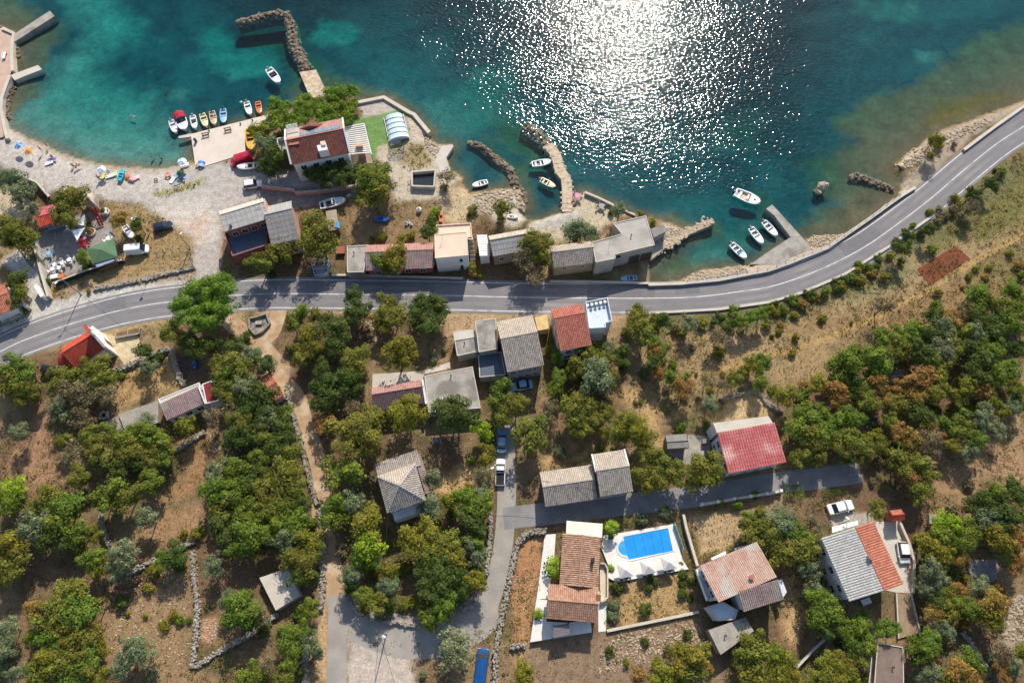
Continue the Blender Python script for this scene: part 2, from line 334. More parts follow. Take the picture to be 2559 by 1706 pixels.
# ---- sea bed: sand, sea grass with the water's scattered blue light put into its colour, brown stony shelf
sandc = np.array(S(196,184,150)); weed_scatter = np.array((0.024, 0.112, 0.132)); stonec = np.array(S(140,122,90))
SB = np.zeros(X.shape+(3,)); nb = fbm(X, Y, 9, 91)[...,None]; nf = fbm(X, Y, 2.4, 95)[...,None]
SB[:] = weed_scatter*(0.75+0.7*nf)
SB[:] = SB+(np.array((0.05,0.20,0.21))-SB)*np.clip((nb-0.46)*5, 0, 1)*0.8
def bed(s, col, feather=4, rough_amp=2.0, amount=1.0, seed=9):
    w = soft(wpoly(s, SEA), feather, rough_amp, seed)*amount; SB[:] = SB*(1-w[...,None])+(np.array(col)*(0.65+0.7*nf))*w[...,None]
sand_tinted = np.array((0.22, 0.42, 0.35))  # sand with the water's green tint put into the bed colour
bed('00:1250,150 1300,260 1050,420 850,560 950,700 1350,850 1390,1000 1500,1150 1640,1300 1780,1500 900,1560 40,1150 60,900 350,800 500,600 700,400 850,250 500,-150 900,-150', sand_tinted, 7, 2.5)
bed('00:1780,200 1950,100 2080,250 2120,420 2350,270 2500,300 2520,600 2250,640 2080,660 1960,580 1830,430', sand_tinted*0.9, 3, 2)
bed('01:540,60 700,40 900,110 940,170 800,310 520,320 470,250', sand_tinted*1.0, 2.5, 1.6)
bed('01:1950,560 2350,480 2350,1000 1700,1250 1450,1000 1700,900', sand_tinted*0.75, 5, 3, 0.8)
bed('03:850,-60 1430,-60 1400,150 1050,110 850,60', sand_tinted*0.7, 3, 2, 0.8)
bed('02:1800,900 2350,850 2350,1200 1900,1300', sand_tinted*0.55, 4, 3, 0.8)
bed('12:1500,900 1700,600 2300,400 2350,700 2100,850 1700,920', sand_tinted*0.6, 4, 2, 0.9)
for s in ('00:1540,780 1700,800 1680,900 1520,880', '00:1420,290 1460,300 1450,325 1420,320', '00:1470,770 1510,780 1500,800', '00:1320,590 1360,595 1340,612', '03:1380,430 1620,460 1560,540 1380,540'):
    bed(s, sand_tinted*0.8, 1.5, 0.6, 0.8)
for s in ('00:-200,-200 100,-60 260,60 480,180 600,280 430,480 330,650 320,860 200,980 60,1130 -200,1100', '01:-130,150 320,60 420,330 690,680 640,950 280,820 330,620 240,380 -150,260', '01:640,700 1000,750 1320,880 1660,1200 1560,1330 900,960',
          '02:-150,1000 180,1060 380,1230 500,1568 330,1568 -100,1250', '12:-250,-380 100,-50 170,150 200,430 60,480 -50,300', '12:1250,440 1450,330 1650,440 1900,430 1990,560 1700,600', '12:1250,1050 1230,850 1450,720 1600,760 1650,950 1500,1030',
          '''03:3000,200 2500,150 2100,250 1850,360 1700,520 1480,680 1150,830 880,920 800,1020 620,1060 640,1180 900,1300 700,1330 330,1420 450,1568 13:420,120 650,280 350,430 330,560 700,640 1300,200 1400,-50 03:2500,1000 3200,500''', '12:2300,150 13:40,300 330,640 200,560 20,380'):
    bed(s, stonec, 3.0, 2.2, 0.93)
bed('03:1600,900 2000,850 2350,850 2350,1000 1900,1120 1480,1200 1400,1100', S(150,122,56), 3, 2, 0.8)
near = np.clip(1-D/3.0, 0, 1)[...,None]*(0.75+0.25*(1-beach[...,None]))
SB[:] = SB+((stonec*(0.6+0.8*nf))*(1-beach[...,None])+np.array(S(176,156,122))*beach[...,None]-SB)*near
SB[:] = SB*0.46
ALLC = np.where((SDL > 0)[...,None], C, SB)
# ---- mesh objects: ground and seabed share the height field
verts = np.stack([X.ravel(), Y.ravel(), Z.ravel()], 1)
idx = np.arange(NX*NY).reshape(NY, NX)
quads = np.stack([idx[:-1,:-1], idx[:-1,1:], idx[1:,1:], idx[1:,:-1]], -1).reshape(-1, 4)
is_land = (SDL.ravel()[quads] > 0).sum(1) >= 2
def field_mesh(name, q):
    used, inv = np.unique(q.ravel(), return_inverse=True); q2 = inv.reshape(-1, 4)
    me = bpy.data.meshes.new(name); me.vertices.add(len(used)); me.vertices.foreach_set('co', verts[used].ravel())
    me.loops.add(q2.size); me.loops.foreach_set('vertex_index', q2.ravel()); me.polygons.add(len(q2))
    me.polygons.foreach_set('loop_start', np.arange(0, q2.size, 4)); me.polygons.foreach_set('loop_total', np.full(len(q2), 4))
    me.polygons.foreach_set('use_smooth', np.ones(len(q2), bool)); me.update(); me.validate()
    at = me.color_attributes.new('soil_colour', 'FLOAT_COLOR', 'POINT')
    at.data.foreach_set('color', np.concatenate([ALLC.reshape(-1, 3)[used], np.ones((len(used), 1))], 1).ravel())
    ob = bpy.data.objects.new(name, me); COL.objects.link(ob); return struct(ob)
def ground_mat(name, amp, bump, speck):
    m = bpy.data.materials.new(name); m.use_nodes = True; nt = m.node_tree; N = nt.nodes; L = nt.links; b = N['Principled BSDF']
    b.inputs['Roughness'].default_value = 0.95; b.inputs['Specular IOR Level'].default_value = 0.1
    at = N.new('ShaderNodeAttribute'); at.attribute_name = 'soil_colour'; tc = N.new('ShaderNodeTexCoord')
    prev = at.outputs['Color']; last = None
    for sc, lo, hi in ((0.9, 1-amp*0.7, 1+amp*0.7), (3.2, 1-amp, 1+amp), (9.0, 1-amp*0.8, 1+amp*0.8)):
        n = N.new('ShaderNodeTexNoise'); n.inputs['Scale'].default_value = sc; n.inputs['Detail'].default_value = 3; L.new(tc.outputs['Object'], n.inputs['Vector'])
        r = N.new('ShaderNodeMapRange'); r.inputs[1].default_value = 0.3; r.inputs[2].default_value = 0.7; r.inputs[3].default_value = lo; r.inputs[4].default_value = hi; L.new(n.outputs['Fac'], r.inputs[0])
        v = N.new('ShaderNodeVectorMath'); v.operation = 'SCALE'; L.new(prev, v.inputs[0]); L.new(r.outputs[0], v.inputs['Scale']); prev = v.outputs[0]; last = n
    # light stones in the soil
    vo = N.new('ShaderNodeTexVoronoi'); vo.inputs['Scale'].default_value = 1.6; vo.inputs['Randomness'].default_value = 1.0; L.new(tc.outputs['Object'], vo.inputs['Vector'])
    lt = N.new('ShaderNodeMath'); lt.operation = 'LESS_THAN'; lt.inputs[1].default_value = speck; L.new(vo.outputs['Distance'], lt.inputs[0])
    mx = N.new('ShaderNodeMix'); mx.data_type = 'RGBA'; L.new(lt.outputs[0], mx.inputs[0]); L.new(prev, mx.inputs[6]); mx.inputs[7].default_value = (0.42, 0.38, 0.31, 1)
    L.new(mx.outputs[2], b.inputs['Base Color'])
    bp = N.new('ShaderNodeBump'); bp.inputs['Strength'].default_value = bump; bp.inputs['Distance'].default_value = 0.08; L.new(last.outputs['Fac'], bp.inputs['Height']); L.new(bp.outputs['Normal'], b.inputs['Normal'])
    return m
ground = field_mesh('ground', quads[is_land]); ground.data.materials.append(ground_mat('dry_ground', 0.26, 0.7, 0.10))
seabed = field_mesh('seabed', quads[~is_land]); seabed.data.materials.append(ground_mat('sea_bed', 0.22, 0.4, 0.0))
# ---- sea: rippled surface over tinted water
def water_mat(name, absorb, density, wave, shelter=False):
    m = bpy.data.materials.new(name); m.use_nodes = True; nt = m.node_tree; N = nt.nodes; L = nt.links
    N.remove(N['Principled BSDF']); out = N['Material Output']
    tr = N.new('ShaderNodeBsdfTransparent'); gl = N.new('ShaderNodeBsdfGlossy'); gl.inputs['Roughness'].default_value = 0.085
    fr = N.new('ShaderNodeFresnel'); fr.inputs['IOR'].default_value = 1.333; mix = N.new('ShaderNodeMixShader')
    gb = N.new('ShaderNodeNewGeometry'); im = N.new('ShaderNodeMapRange'); im.inputs[3].default_value = 1.333; im.inputs[4].default_value = 1/1.333; L.new(gb.outputs['Backfacing'], im.inputs[0]); L.new(im.outputs[0], fr.inputs['IOR'])   # same reflectance from both sides: the surface does not bend rays
    tc = N.new('ShaderNodeTexCoord'); prevn = None
    for sc, stg, dist, st in wave:
        mp = N.new('ShaderNodeMapping'); mp.inputs['Scale'].default_value = st; mp.inputs['Rotation'].default_value = (0, 0, 0.25); L.new(tc.outputs['Object'], mp.inputs['Vector'])
        n = N.new('ShaderNodeTexNoise'); n.inputs['Scale'].default_value = sc; n.inputs['Detail'].default_value = 0.0; L.new(mp.outputs[0], n.inputs['Vector'])
        bp = N.new('ShaderNodeBump'); bp.inputs['Strength'].default_value = stg; bp.inputs['Distance'].default_value = dist; L.new(n.outputs['Fac'], bp.inputs['Height'])
        if shelter:                                   # waves are lower close to the shore, in the coves and behind the breakwater
            at = N.new('ShaderNodeAttribute'); at.attribute_name = 'exposure'; m3 = N.new('ShaderNodeMath'); m3.operation = 'MULTIPLY'; m3.inputs[1].default_value = stg; L.new(at.outputs['Fac'], m3.inputs[0]); L.new(m3.outputs[0], bp.inputs['Strength'])
        if prevn: L.new(prevn, bp.inputs['Normal'])
        prevn = bp.outputs['Normal']
    L.new(prevn, gl.inputs['Normal']); L.new(prevn, fr.inputs['Normal'])
    L.new(fr.outputs[0], mix.inputs[0]); L.new(tr.outputs[0], mix.inputs[1]); L.new(gl.outputs[0], mix.inputs[2]); L.new(mix.outputs[0], out.inputs['Surface'])
    va = N.new('ShaderNodeVolumeAbsorption'); va.inputs['Color'].default_value = (*absorb, 1); va.inputs['Density'].default_value = density; L.new(va.outputs[0], out.inputs['Volume'])
    return m
WV = [(0.10, 0.4, 0.5, (1, 1.6, 1)), (1.05, 0.9, 0.092, (1, 1.6, 1)), (2.5, 1.0, 0.056, (1, 1.4, 1))]
gx = np.concatenate([[-1800, -700, -300], np.arange(-164, 164.1, 2.0), [300, 700, 1800]]); gy = np.concatenate([np.arange(40, 189.1, 2.0), [320, 700, 2400]]); nx_, ny_ = len(gx), len(gy)
vs = [(x, y, SEA) for y in gy for x in gx]; fs = [(j*nx_+i, j*nx_+i+1, (j+1)*nx_+i+1, (j+1)*nx_+i) for j in range(ny_-1) for i in range(nx_-1)]
ring = [i for i in range(nx_)]+[j*nx_+nx_-1 for j in range(1, ny_)]+[(ny_-1)*nx_+i for i in range(nx_-2, -1, -1)]+[j*nx_ for j in range(ny_-2, 0, -1)]
k0 = len(vs); vs += [(vs[i][0], vs[i][1], -14) for i in ring]; m_ = len(ring)
fs += [(ring[(k+1) % m_], ring[k], k0+k, k0+(k+1) % m_) for k in range(m_)]+[tuple(k0+k for k in range(m_))[::-1]]
sea_mb = MB(); sea_mb.v = vs; sea_mb.f = fs
sea = struct(sea_mb.build('sea', water_mat('sea_water', (0.35, 0.915, 0.925), 0.72, WV, True)))
ex = sea.data.attributes.new('exposure', 'FLOAT', 'POINT'); VX = np.array(vs)
ii = np.clip(((VX[:,0]-xs[0])/step).astype(int), 0, NX-1); jj = np.clip(((VX[:,1]-ys[0])/step).astype(int), 0, NY-1)
E = 0.30+0.70*np.clip((D-1)/16, 0, 1); E = E*(1-0.62*np.clip((560-pxX)/260, 0, 1))*(1-0.45*np.clip((pxX-1950)/250, 0, 1))
for s_ in ('01:1900,1290 2200,1380 12:-200,-500 300,-250 460,0 470,380 100,450 11:1900,60', '12:1240,1050 1230,850 1450,700 1650,560 1900,560 2350,330 13:60,300 320,640 0,760 12:2100,880', '00:2050,180 01:250,120 330,350 480,650 480,900 140,1040 00:1700,1250'): E = E*(1-0.6*soft(wpoly(s_, SEA), 6, 1.0))
ex.data.foreach_set('value', E[jj, ii].astype(np.float32))

# ---- the place goes on outside the frame: coarse land to the south and sides, deep floor under the open sea
om = mat('outer_dry_land', S(128,110,78), S(96,94,56), 0.05, 0.95, fine=0.3, fscale=0.6)
struct(MB().prism([(-1800,-1500),(1800,-1500),(1800,120),(164.4,120),(164.4,-41.6),(-164.4,-41.6),(-164.4,62),(-1800,62)], -3, -0.05).build('outer_land', om))
struct(MB().poly([(-1800,38,-7.9),(1800,38,-7.9),(1800,2400,-7.9),(-1800,2400,-7.9)]).build('deep_sea_floor', mat('deep_floor', (0.012,0.05,0.062), (0.016,0.07,0.075), 0.04, 0.95)))  # floor colour carries the same scattered blue as the weed
# ================================================================ SHARED MATERIALS FOR BUILT THINGS
m_asphalt = mat('asphalt', S(136,132,132), S(124,120,121), 0.22, 0.9, 0.25, 0.2, fine=0.12, fscale=12, c3=S(144,139,136))
m_paint = mat('road_paint', S(226,224,218), S(206,204,198), 1.2, 0.7, fine=0.12, fscale=9, c3=S(168,166,162))
m_lane = mat('lane_asphalt', S(162,154,144), S(146,139,132), 0.4, 0.92, 0.3, fine=0.12, fscale=8)
m_lane_dark = mat('lane_asphalt_dark', S(142,138,135), S(126,123,122), 0.4, 0.92, 0.3, fine=0.12, fscale=8)
m_track = mat('dirt_track', S(182,152,120), S(166,136,104), 0.8, 0.95, 0.5, fine=0.2, fscale=6, c3=S(192,170,142))
m_path = mat('footpath_straw', S(176,146,96), S(160,130,84), 0.8, 0.95, 0.5, fine=0.25, fscale=6)
m_red_soil = mat('red_soil', S(140,82,58), S(126,72,52), 0.9, 0.95, 0.8, fine=0.25, fscale=5, stretch=(1,1,1))
m_conc = mat('concrete', S(170,162,152), S(144,137,128), 0.55, 0.88, 0.25, fine=0.14, fscale=5, c3=S(126,120,112))
m_conc_l = mat('concrete_light', S(200,190,176), S(188,178,164), 0.4, 0.85, 0.2, fine=0.08, fscale=6)
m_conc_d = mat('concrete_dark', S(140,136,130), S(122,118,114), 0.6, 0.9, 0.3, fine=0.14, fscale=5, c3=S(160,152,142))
m_stone = mat('limestone', S(170,161,147), S(128,120,108), 1.2, 0.9, 0.4, fine=0.2, island=0.6, objrand=0.12)
m_rock = mat('breakwater_rock', S(142,127,107), S(92,80,66), 1.1, 0.9, 0.5, fine=0.25, objrand=0.25)
m_rock_pale = mat('shore_rock', S(200,182,158), S(160,140,116), 1.1, 0.9, 0.5, fine=0.2, objrand=0.2, island=0.5)
m_white = mat('white_plaster', S(228,226,222), S(214,212,208), 0.5, 0.8, 0.1, fine=0.06)
m_cream = mat('cream_plaster', S(214,200,176), S(198,184,160), 0.5, 0.85, 0.1, fine=0.07)
m_grey_wall = mat('grey_render', S(176,170,162), S(156,150,143), 0.5, 0.88, 0.15, fine=0.1)
m_brown_wall = mat('brown_render', S(164,144,124), S(146,128,110), 0.5, 0.88, 0.15, fine=0.1)
m_pink_wall = mat('pink_plaster', S(206,166,150), S(192,150,134), 0.5, 0.85, 0.1, fine=0.08)
m_red_wall = mat('terracotta_plaster', S(168,98,84), S(150,86,74), 0.5, 0.85, 0.1, fine=0.08)
m_glass = mat('dark_glass', (0.015,0.02,0.03), (0.03,0.04,0.055), 0.8, 0.08, spec=0.6, fine=0.05)
m_frame = mat('window_frame', S(220,218,212), None, 1, 0.5, fine=0.04)
m_shutter = mat('blue_shutter', S(90,120,160), None, 1, 0.6, fine=0.06)
m_wood = mat('weathered_wood', S(128,98,72), S(104,78,56), 2, 0.85, 0.3, fine=0.2)
m_metal = mat('galvanised_metal', S(150,152,154), None, 2, 0.45, metal=0.6, fine=0.08)
m_dark = mat('dark_metal', S(56,56,60), None, 2, 0.5, fine=0.1)
m_black = mat('black_rubber', (0.018,0.018,0.02), None, 2, 0.7, fine=0.15)
def roofmat(n, a, b, c3=None, island=0.75): return mat(n, S(*a), S(*b), 0.7, 0.85, 0.15, fine=0.16, fscale=4, island=island, c3=S(*c3) if c3 else None)
r_maroon = roofmat('maroon_tiles', (136,86,74), (100,62,56))
r_red = roofmat('red_tiles', (188,120,102), (158,92,78))
r_bright = roofmat('orange_red_tiles', (196,88,66), (160,64,52))
r_brown = roofmat('brown_tiles', (194,156,130), (144,110,92))
r_brown2 = roofmat('terracotta_tiles', (190,148,124), (152,114,94))
r_grey = roofmat('grey_tiles', (178,166,154), (136,127,120))
r_beige_lit = roofmat('sunlit_beige_tiles', (196,182,164), (168,154,140))  # sunlit copy of the grey tiles for N slopes, light in the colour
r_pink = roofmat('faded_pink_tiles', (202,176,160), (182,136,118), (190,183,172), 0.5)
r_white = roofmat('pale_grey_tiles', (190,187,181), (166,163,159))
r_orange = roofmat('orange_tiles', (192,124,98), (162,98,78))
r_old = roofmat('lichen_tiles', (168,142,136), (134,112,112), (158,150,140), 0.6)
r_mauve = roofmat('dusty_pink_tiles', (190,146,134), (164,120,112))
r_kiosk_a = roofmat('pink_red_tiles', (196,112,116), (174,92,100))
r_sheet = mat('grey_sheeting', S(170,166,160), S(152,148,144), 0.5, 0.7, 0.1, fine=0.1, island=0.3)
r_sheet_w = mat('white_sheeting', S(222,222,220), S(204,206,206), 0.8, 0.6, fine=0.08, island=0.3)
r_faded_red = mat('faded_red_paint', S(178,86,86), S(194,122,118), 0.5, 0.8, 0.1, fine=0.2, fscale=5, island=0.35, c3=S(216,164,156))
# ================================================================ BUILDING KIT
def rect_fit(cp, z):
    """four photo corners NW, NE, SE, SW at height z -> true rectangle in the world"""
    w = [G(p, z) for p in cp]; c = sum(w, Vector())/4
    u = ((w[1]-w[0])+(w[2]-w[3])).normalized()
    v0 = (w[0]-w[3])+(w[1]-w[2]); v = Vector((-u.y, u.x, 0)); v = v if v.dot(v0) > 0 else -v
    k = math.atan2(u.cross(v0).z, u.dot(v0)) - math.pi/2      # share the skew between both directions
    a = math.atan2(u.y, u.x)+k/2; u = Vector((math.cos(a), math.sin(a), 0)); v = Vector((-u.y, u.x, 0))
    hu = (abs((w[1]-w[0]).dot(u))+abs((w[2]-w[3]).dot(u)))/4; hv = (abs((w[0]-w[3]).dot(v))+abs((w[1]-w[2]).dot(v)))/4
    return Vector((c.x, c.y, 0)), u, v, hu, hv
def tile_slope(name, a, b, c, d, m, parent, tw=0.32, tl=0.42, flat=False):
    """covering on a roof plane: a,b eave; c above b, d above a. Rows of overlapping curved tiles (or ribbed sheets)"""
    a, b, c, d = map(Vector, (a, b, c, d)); n = (b-a).cross(d-a)
    if n.length < 1e-6: n = (b-a).cross(c-a)
    n.normalize()
    if n.z < 0: n = -n
    run = ((d+c)/2-(a+b)/2).length; rows = max(1, round(run/tl)); mb = MB()
    ud = (b-a).normalized(); s0 = (a-a).dot(ud); base = a
    for r in range(rows):
        t0, t1 = r/rows, min(1.0, (r+1)/rows+0.12/max(run, .1))
        l0, r0, l1, r1 = lerp(a, d, t0), lerp(b, c, t0), lerp(a, d, t1), lerp(b, c, t1)
        x0 = max((l0-base).dot(ud), (l1-base).dot(ud)) if not flat else (l0-base).dot(ud); x1 = min((r0-base).dot(ud), (r1-base).dot(ud)) if not flat else (r0-base).dot(ud)
        x0 = min((l0-base).dot(ud), x0+tw); x1 = max((r0-base).dot(ud), x1-tw)
        ncol = max(1, round((x1-x0)/tw))
        if x1-x0 < tw*0.6: continue
        w = (x1-x0)/ncol; vdir = ((l1-l0)-ud*(l1-l0).dot(ud))
        for k in range(ncol):
            xa = x0+k*w
            p = base + ud*xa + (l0-base-ud*(l0-base).dot(ud))
            prof = ((0.04, 0.01), (0.3, 0.085), (0.7, 0.085), (0.96, 0.01)) if not flat else ((0, 0.02), (0.25, 0.06), (0.5, 0.02), (1.0, 0.02))
            vs = []
            for (q, hh) in prof: vs.append(p+ud*(w*q)+n*(hh+0.055))
            for (q, hh) in prof: vs.append(p+vdir+ud*(w*q)+n*(hh+0.02))
            mb.add(vs, [(i, i+1, i+5, i+4) for i in range(3)])
    ob = mb.build(name, m, parent); return stuff(ob)
def add_windows(root, wall, c, u, v, hu, hv, z0, spec, base=0.0, glass=None, frame=None):
    """spec: {'S': (n, [sill heights]), ...}; each window is a frame with its pane"""
    for side, val in spec.items():
        n, sills = val[0], val[1]; ww = val[2] if len(val) > 2 else 1.0; wh = val[3] if len(val) > 3 else 1.25
        along, nrm, half, dist = {'S': (u, -v, hu, hv), 'N': (u, v, hu, hv), 'W': (v, -u, hv, hu), 'E': (v, u, hv, hu)}[side]
        for z in sills:
            for i in range(n):
                t = (-1+(2*i+1)/n)*half*0.92; p = c+along*t+nrm*(dist)
                fm = MB()
                for (dx0, dx1, za, zb) in ((-ww/2-.08, ww/2+.08, z-.1, z), (-ww/2-.08, ww/2+.08, z+wh, z+wh+.08), (-ww/2-.08, -ww/2, z, z+wh), (ww/2, ww/2+.08, z, z+wh), (-.03, .03, z, z+wh)):
                    q = [p+along*dx0+nrm*-.02, p+along*dx1+nrm*-.02, p+along*dx1+nrm*.07, p+along*dx0+nrm*.07]
                    fm.prism(q, za, zb)
                f = fm.build('window', frame or m_frame, root)
                q = [p+along*(-ww/2)+nrm*-.02, p+along*(ww/2)+nrm*-.02, p+along*(ww/2)+nrm*.025, p+along*(-ww/2)+nrm*.025]
                MB().prism(q, z, z+wh).build('pane', glass or m_glass, f)
def gable(root, c, u, v, hu, hv, h, rise, ridge, wallm, ra, rb, oh=0.3, base=-0.3, tt=0.5, tw=0.32, tl=0.42, sheet=False, wname='walls'):
    """walls and a two-slope roof; ridge 'u' -> slopes face N and S; 'v' -> W and E. tt: ridge position from the N (or W) eave"""
    if ridge == 'v': U, V, HU, HV = -v, u, hv, hu       # U along ridge, +V towards E
    else: U, V, HU, HV = u, -v, hu, hv                  # +V towards S
    def pt(a, b, z): q = c+U*a+V*b; return Vector((q.x, q.y, z))
    wu, wv = HU-oh, HV-oh; rb_ = -HV+2*HV*tt
    zN = lambda b: h+rise*(b+HV)/(rb_+HV) if b <= rb_ else h+rise*(HV-b)/(HV-rb_)
    wm = MB(); ring = [(-wv, zN(-wv)-.12), (rb_, h+rise-.12), (wv, zN(wv)-.12)]
    for s in (-1, 1): pass
    A = [pt(-wu, -wv, base), pt(-wu, wv, base)]+[pt(-wu, b, z) for b, z in ring[::-1]]
    B = [pt(wu, -wv, base), pt(wu, wv, base)]+[pt(wu, b, z) for b, z in ring[::-1]]
    n = len(A); wm.add(A+B, [tuple(range(n)), tuple(range(n, 2*n))[::-1]]+[(i, n+i, n+(i+1) % n, (i+1) % n) for i in range(n)])
    walls = wm.build(wname, wallm, root)
    rm = MB(); th = 0.14
    prof = [(-HV, h), (rb_, h+rise), (HV, h), (HV, h-th), (rb_, h+rise-th), (-HV, h-th)]
    A = [pt(-HU, b, z) for b, z in prof]; B = [pt(HU, b, z) for b, z in prof]; n = 6
    rm.add(A+B, [(0,5,4,1), (1,4,3,2), (6,7,10,11), (7,8,9,10)]+[(i, (i+1) % n, n+(i+1) % n, n+i) for i in range(n)])
    roof = rm.build('roof', ra, root)
    tile_slope('roof_sheets' if sheet else 'roof_tiles', pt(HU, -HV, h), pt(-HU, -HV, h), pt(-HU, rb_-.02, h+rise), pt(HU, rb_-.02, h+rise), ra, roof, tw, tl, sheet)
    tile_slope('roof_sheets' if sheet else 'roof_tiles', pt(-HU, HV, h), pt(HU, HV, h), pt(HU, rb_+.02, h+rise), pt(-HU, rb_+.02, h+rise), rb, roof, tw, tl, sheet)
    MB().tube([pt(-HU-.02, rb_, h+rise+.07), pt(HU+.02, rb_, h+rise+.07)], 0.13, 6).build('ridge_tiles', rb if not sheet else ra, roof)
    return walls, roof, pt
def mono(root, c, u, v, hu, hv, h0, h1, wallm, rm_, oh=0.25, base=-0.3, down='S', tw=0.32, tl=0.42, sheet=False):
    """single slope; h0 eave height on the low side, h1 on the high side; 'down' = side the water runs to"""
    U, V, HU, HV = {'S': (u, v, hu, hv), 'N': (-u, -v, hu, hv), 'E': (v, -u, hv, hu), 'W': (-v, u, hv, hu)}[down]
    def pt(a, b, z): q = c+U*a+V*b; return Vector((q.x, q.y, z))
    wu, wv = HU-oh, HV-oh; zz = lambda b: h0+(h1-h0)*(b+HV)/(2*HV)
    wm = MB(); A = [pt(-wu, -wv, base), pt(wu, -wv, base), pt(wu, wv, base), pt(-wu, wv, base)]; B = [pt(-wu, -wv, zz(-wv)-.12), pt(wu, -wv, zz(-wv)-.12), pt(wu, wv, zz(wv)-.12), pt(-wu, wv, zz(wv)-.12)]
    wm.add(A+B, [(3,2,1,0),(4,5,6,7),(0,1,5,4),(1,2,6,5),(2,3,7,6),(3,0,4,7)]); walls = wm.build('walls', wallm, root)
    rm2 = MB(); A = [pt(-HU, -HV, h0-.13), pt(HU, -HV, h0-.13), pt(HU, HV, h1-.13), pt(-HU, HV, h1-.13)]; B = [p+Vector((0,0,.13)) for p in A]
    rm2.add(A+B, [(3,2,1,0),(4,5,6,7),(0,1,5,4),(1,2,6,5),(2,3,7,6),(3,0,4,7)]); roof = rm2.build('roof', rm_, root)
    tile_slope('roof_sheets' if sheet else 'roof_tiles', pt(-HU, -HV, h0), pt(HU, -HV, h0), pt(HU, HV, h1), pt(-HU, HV, h1), rm_, roof, tw, tl, sheet)
    return walls, roof, pt
def flat_block(root, cp, h, wallm, roofm, base=-0.3, oh=0.12, kerb=0.12, kerbm=None, wname='walls'):
    """flat-roofed block from photo corners at roof height (any polygon)"""
    w = [G(p, h) for p in cp]; c = sum(w, Vector())/len(w)
    inn = [c+(p-c)*(1-oh/max(.3, (p-c).length)) for p in w]
    walls = MB().prism(inn, base, h-.18).build(wname, wallm, root)
    roof = MB().prism(w, h-.18, h).build('flat_roof', roofm, root)
    if kerb > 0:
        k = MB(); n = len(w)
        for i in range(n):
            a, b = w[i], w[(i+1) % n]; d = (b-a).normalized(); nn = Vector((-d.y, d.x, 0)); nn = nn if nn.dot(c-a) > 0 else -nn
            k.prism([a+d*(.004*i), b-d*.15, b-d*.15+nn*.16, a+nn*.16+d*.004*i], h-.02, h+kerb+.002*i)
        k.build('roof_kerb', kerbm or m_conc_l, roof)
    return walls, roof
def chimney(root, p, h, z0, s=0.6, m=None, cap=True):
    ch = MB().box((p.x, p.y, z0), s, s, h, 0.3).build('chimney', m or m_white, root)
    if cap: MB().box((p.x, p.y, z0+h), s*1.3, s*1.3, .1, 0.3).build('chimney_cap', r_red, ch)
    return ch
def door(root, p, d, n, w=0.95, hh=2.05, m=None):
    q = [p-d*w/2-n*.02, p+d*w/2-n*.02, p+d*w/2+n*.06, p-d*w/2+n*.06]; o = MB().prism(q, 0.0, hh).build('door', m or m_wood, root)
    hpt = p+d*w*.35+n*.09; MB().box((hpt.x, hpt.y, 1.0), .06, .06, .14).build('handle', m_metal, o); return o
def house(name, label, cat, corners, h, rise, ridge, wallm, ra, rb=None, win=None, group=None, **kw):
    cp = P(corners); c, u, v, hu, hv = rect_fit(cp, h)
    root = thing(name, label, cat, (c.x, c.y, 0), group)
    walls, roof, pt = gable(root, c, u, v, hu, hv, h, rise, ridge, wallm, ra, rb or ra, **kw)
    oh = kw.get('oh', 0.3)
    if win: add_windows(root, walls, c, u, v, hu-oh, hv-oh, 0, win)
    return root, c, u, v, hu, hv, roof
# ================================================================ ROADS
def sheet(name, path, w, z, m, parent=None):
    L, R = ribbon_pts(path, w); mb = MB(); n = len(path)
    mb.add([(p.x, p.y, z) for p in L]+[(p.x, p.y, z) for p in R], [(i, n+i, n+i+1, i+1) for i in range(n-1)])
    return mb.build(name, m, parent)
def poly_sheet(name, s, z, m, thick=0.0, zp=0.0):
    w = GL(s, zp); mb = MB()
    if thick > 0: mb.prism(w, z-thick, z)
    else:
        a = sum(w[i-1].x*w[i].y-w[i].x*w[i-1].y for i in range(len(w))); w = w if a > 0 else w[::-1]
        mb.poly([(p.x, p.y, z) for p in w])
    return mb.build(name, m)
road_c = smooth_path(GL('20:-260,215 0,95 10:185,1568 600,1420 1000,1305 1300,1240 1620,1195 11:0,1131 820,1131 1700,1143 12:0,1158 900,1168 1500,1165 1800,1145 2100,1105 13:0,1068 300,975 600,850 900,690 1200,480 1500,250 1790,0 03:2100,1320 2350,1160 2700,930'))
road = struct(sheet('road', road_c, 7.1, 0.03, m_asphalt))
for off in (0.0, 2.98, -2.98):
    L, R = ribbon_pts(road_c, abs(off)*2 if off else 0.001); struct(sheet('road_marking', L if off >= 0 else R, 0.16, 0.036, m_paint, road))
m_wear = mat('tyre_worn_asphalt', S(129,125,125), S(119,116,117), 0.3, 0.85, 0.2, 0.25, fine=0.12, fscale=12)
for off in (0.85, 2.25, -0.85, -2.25):
    L, R = ribbon_pts(road_c, abs(off)*2); struct(sheet('tyre_wear', L if off >= 0 else R, 0.6, 0.0315+0.0004*(off > 1), m_wear, road))
lane_w = smooth_path(GL('11:215,1262 150,1480 30,1600 21:130,240 300,420 400,560 430,700 500,900 560,1060 600,1300 590,1568 31:680,400 720,640 760,900'))
struct(sheet('dirt_lane', lane_w, 3.0, 0.012, m_track))
struct(sheet('dirt_lane', smooth_path(GL('10:2060,1330 2200,1460 2330,1568 21:90,90 250,280')), 3.2, 0.008, m_track))
struct(sheet('lane', smooth_path(GL('31:730,760 750,900 745,1200 735,1568 735,1800')), 3.1, 0.020, m_lane))
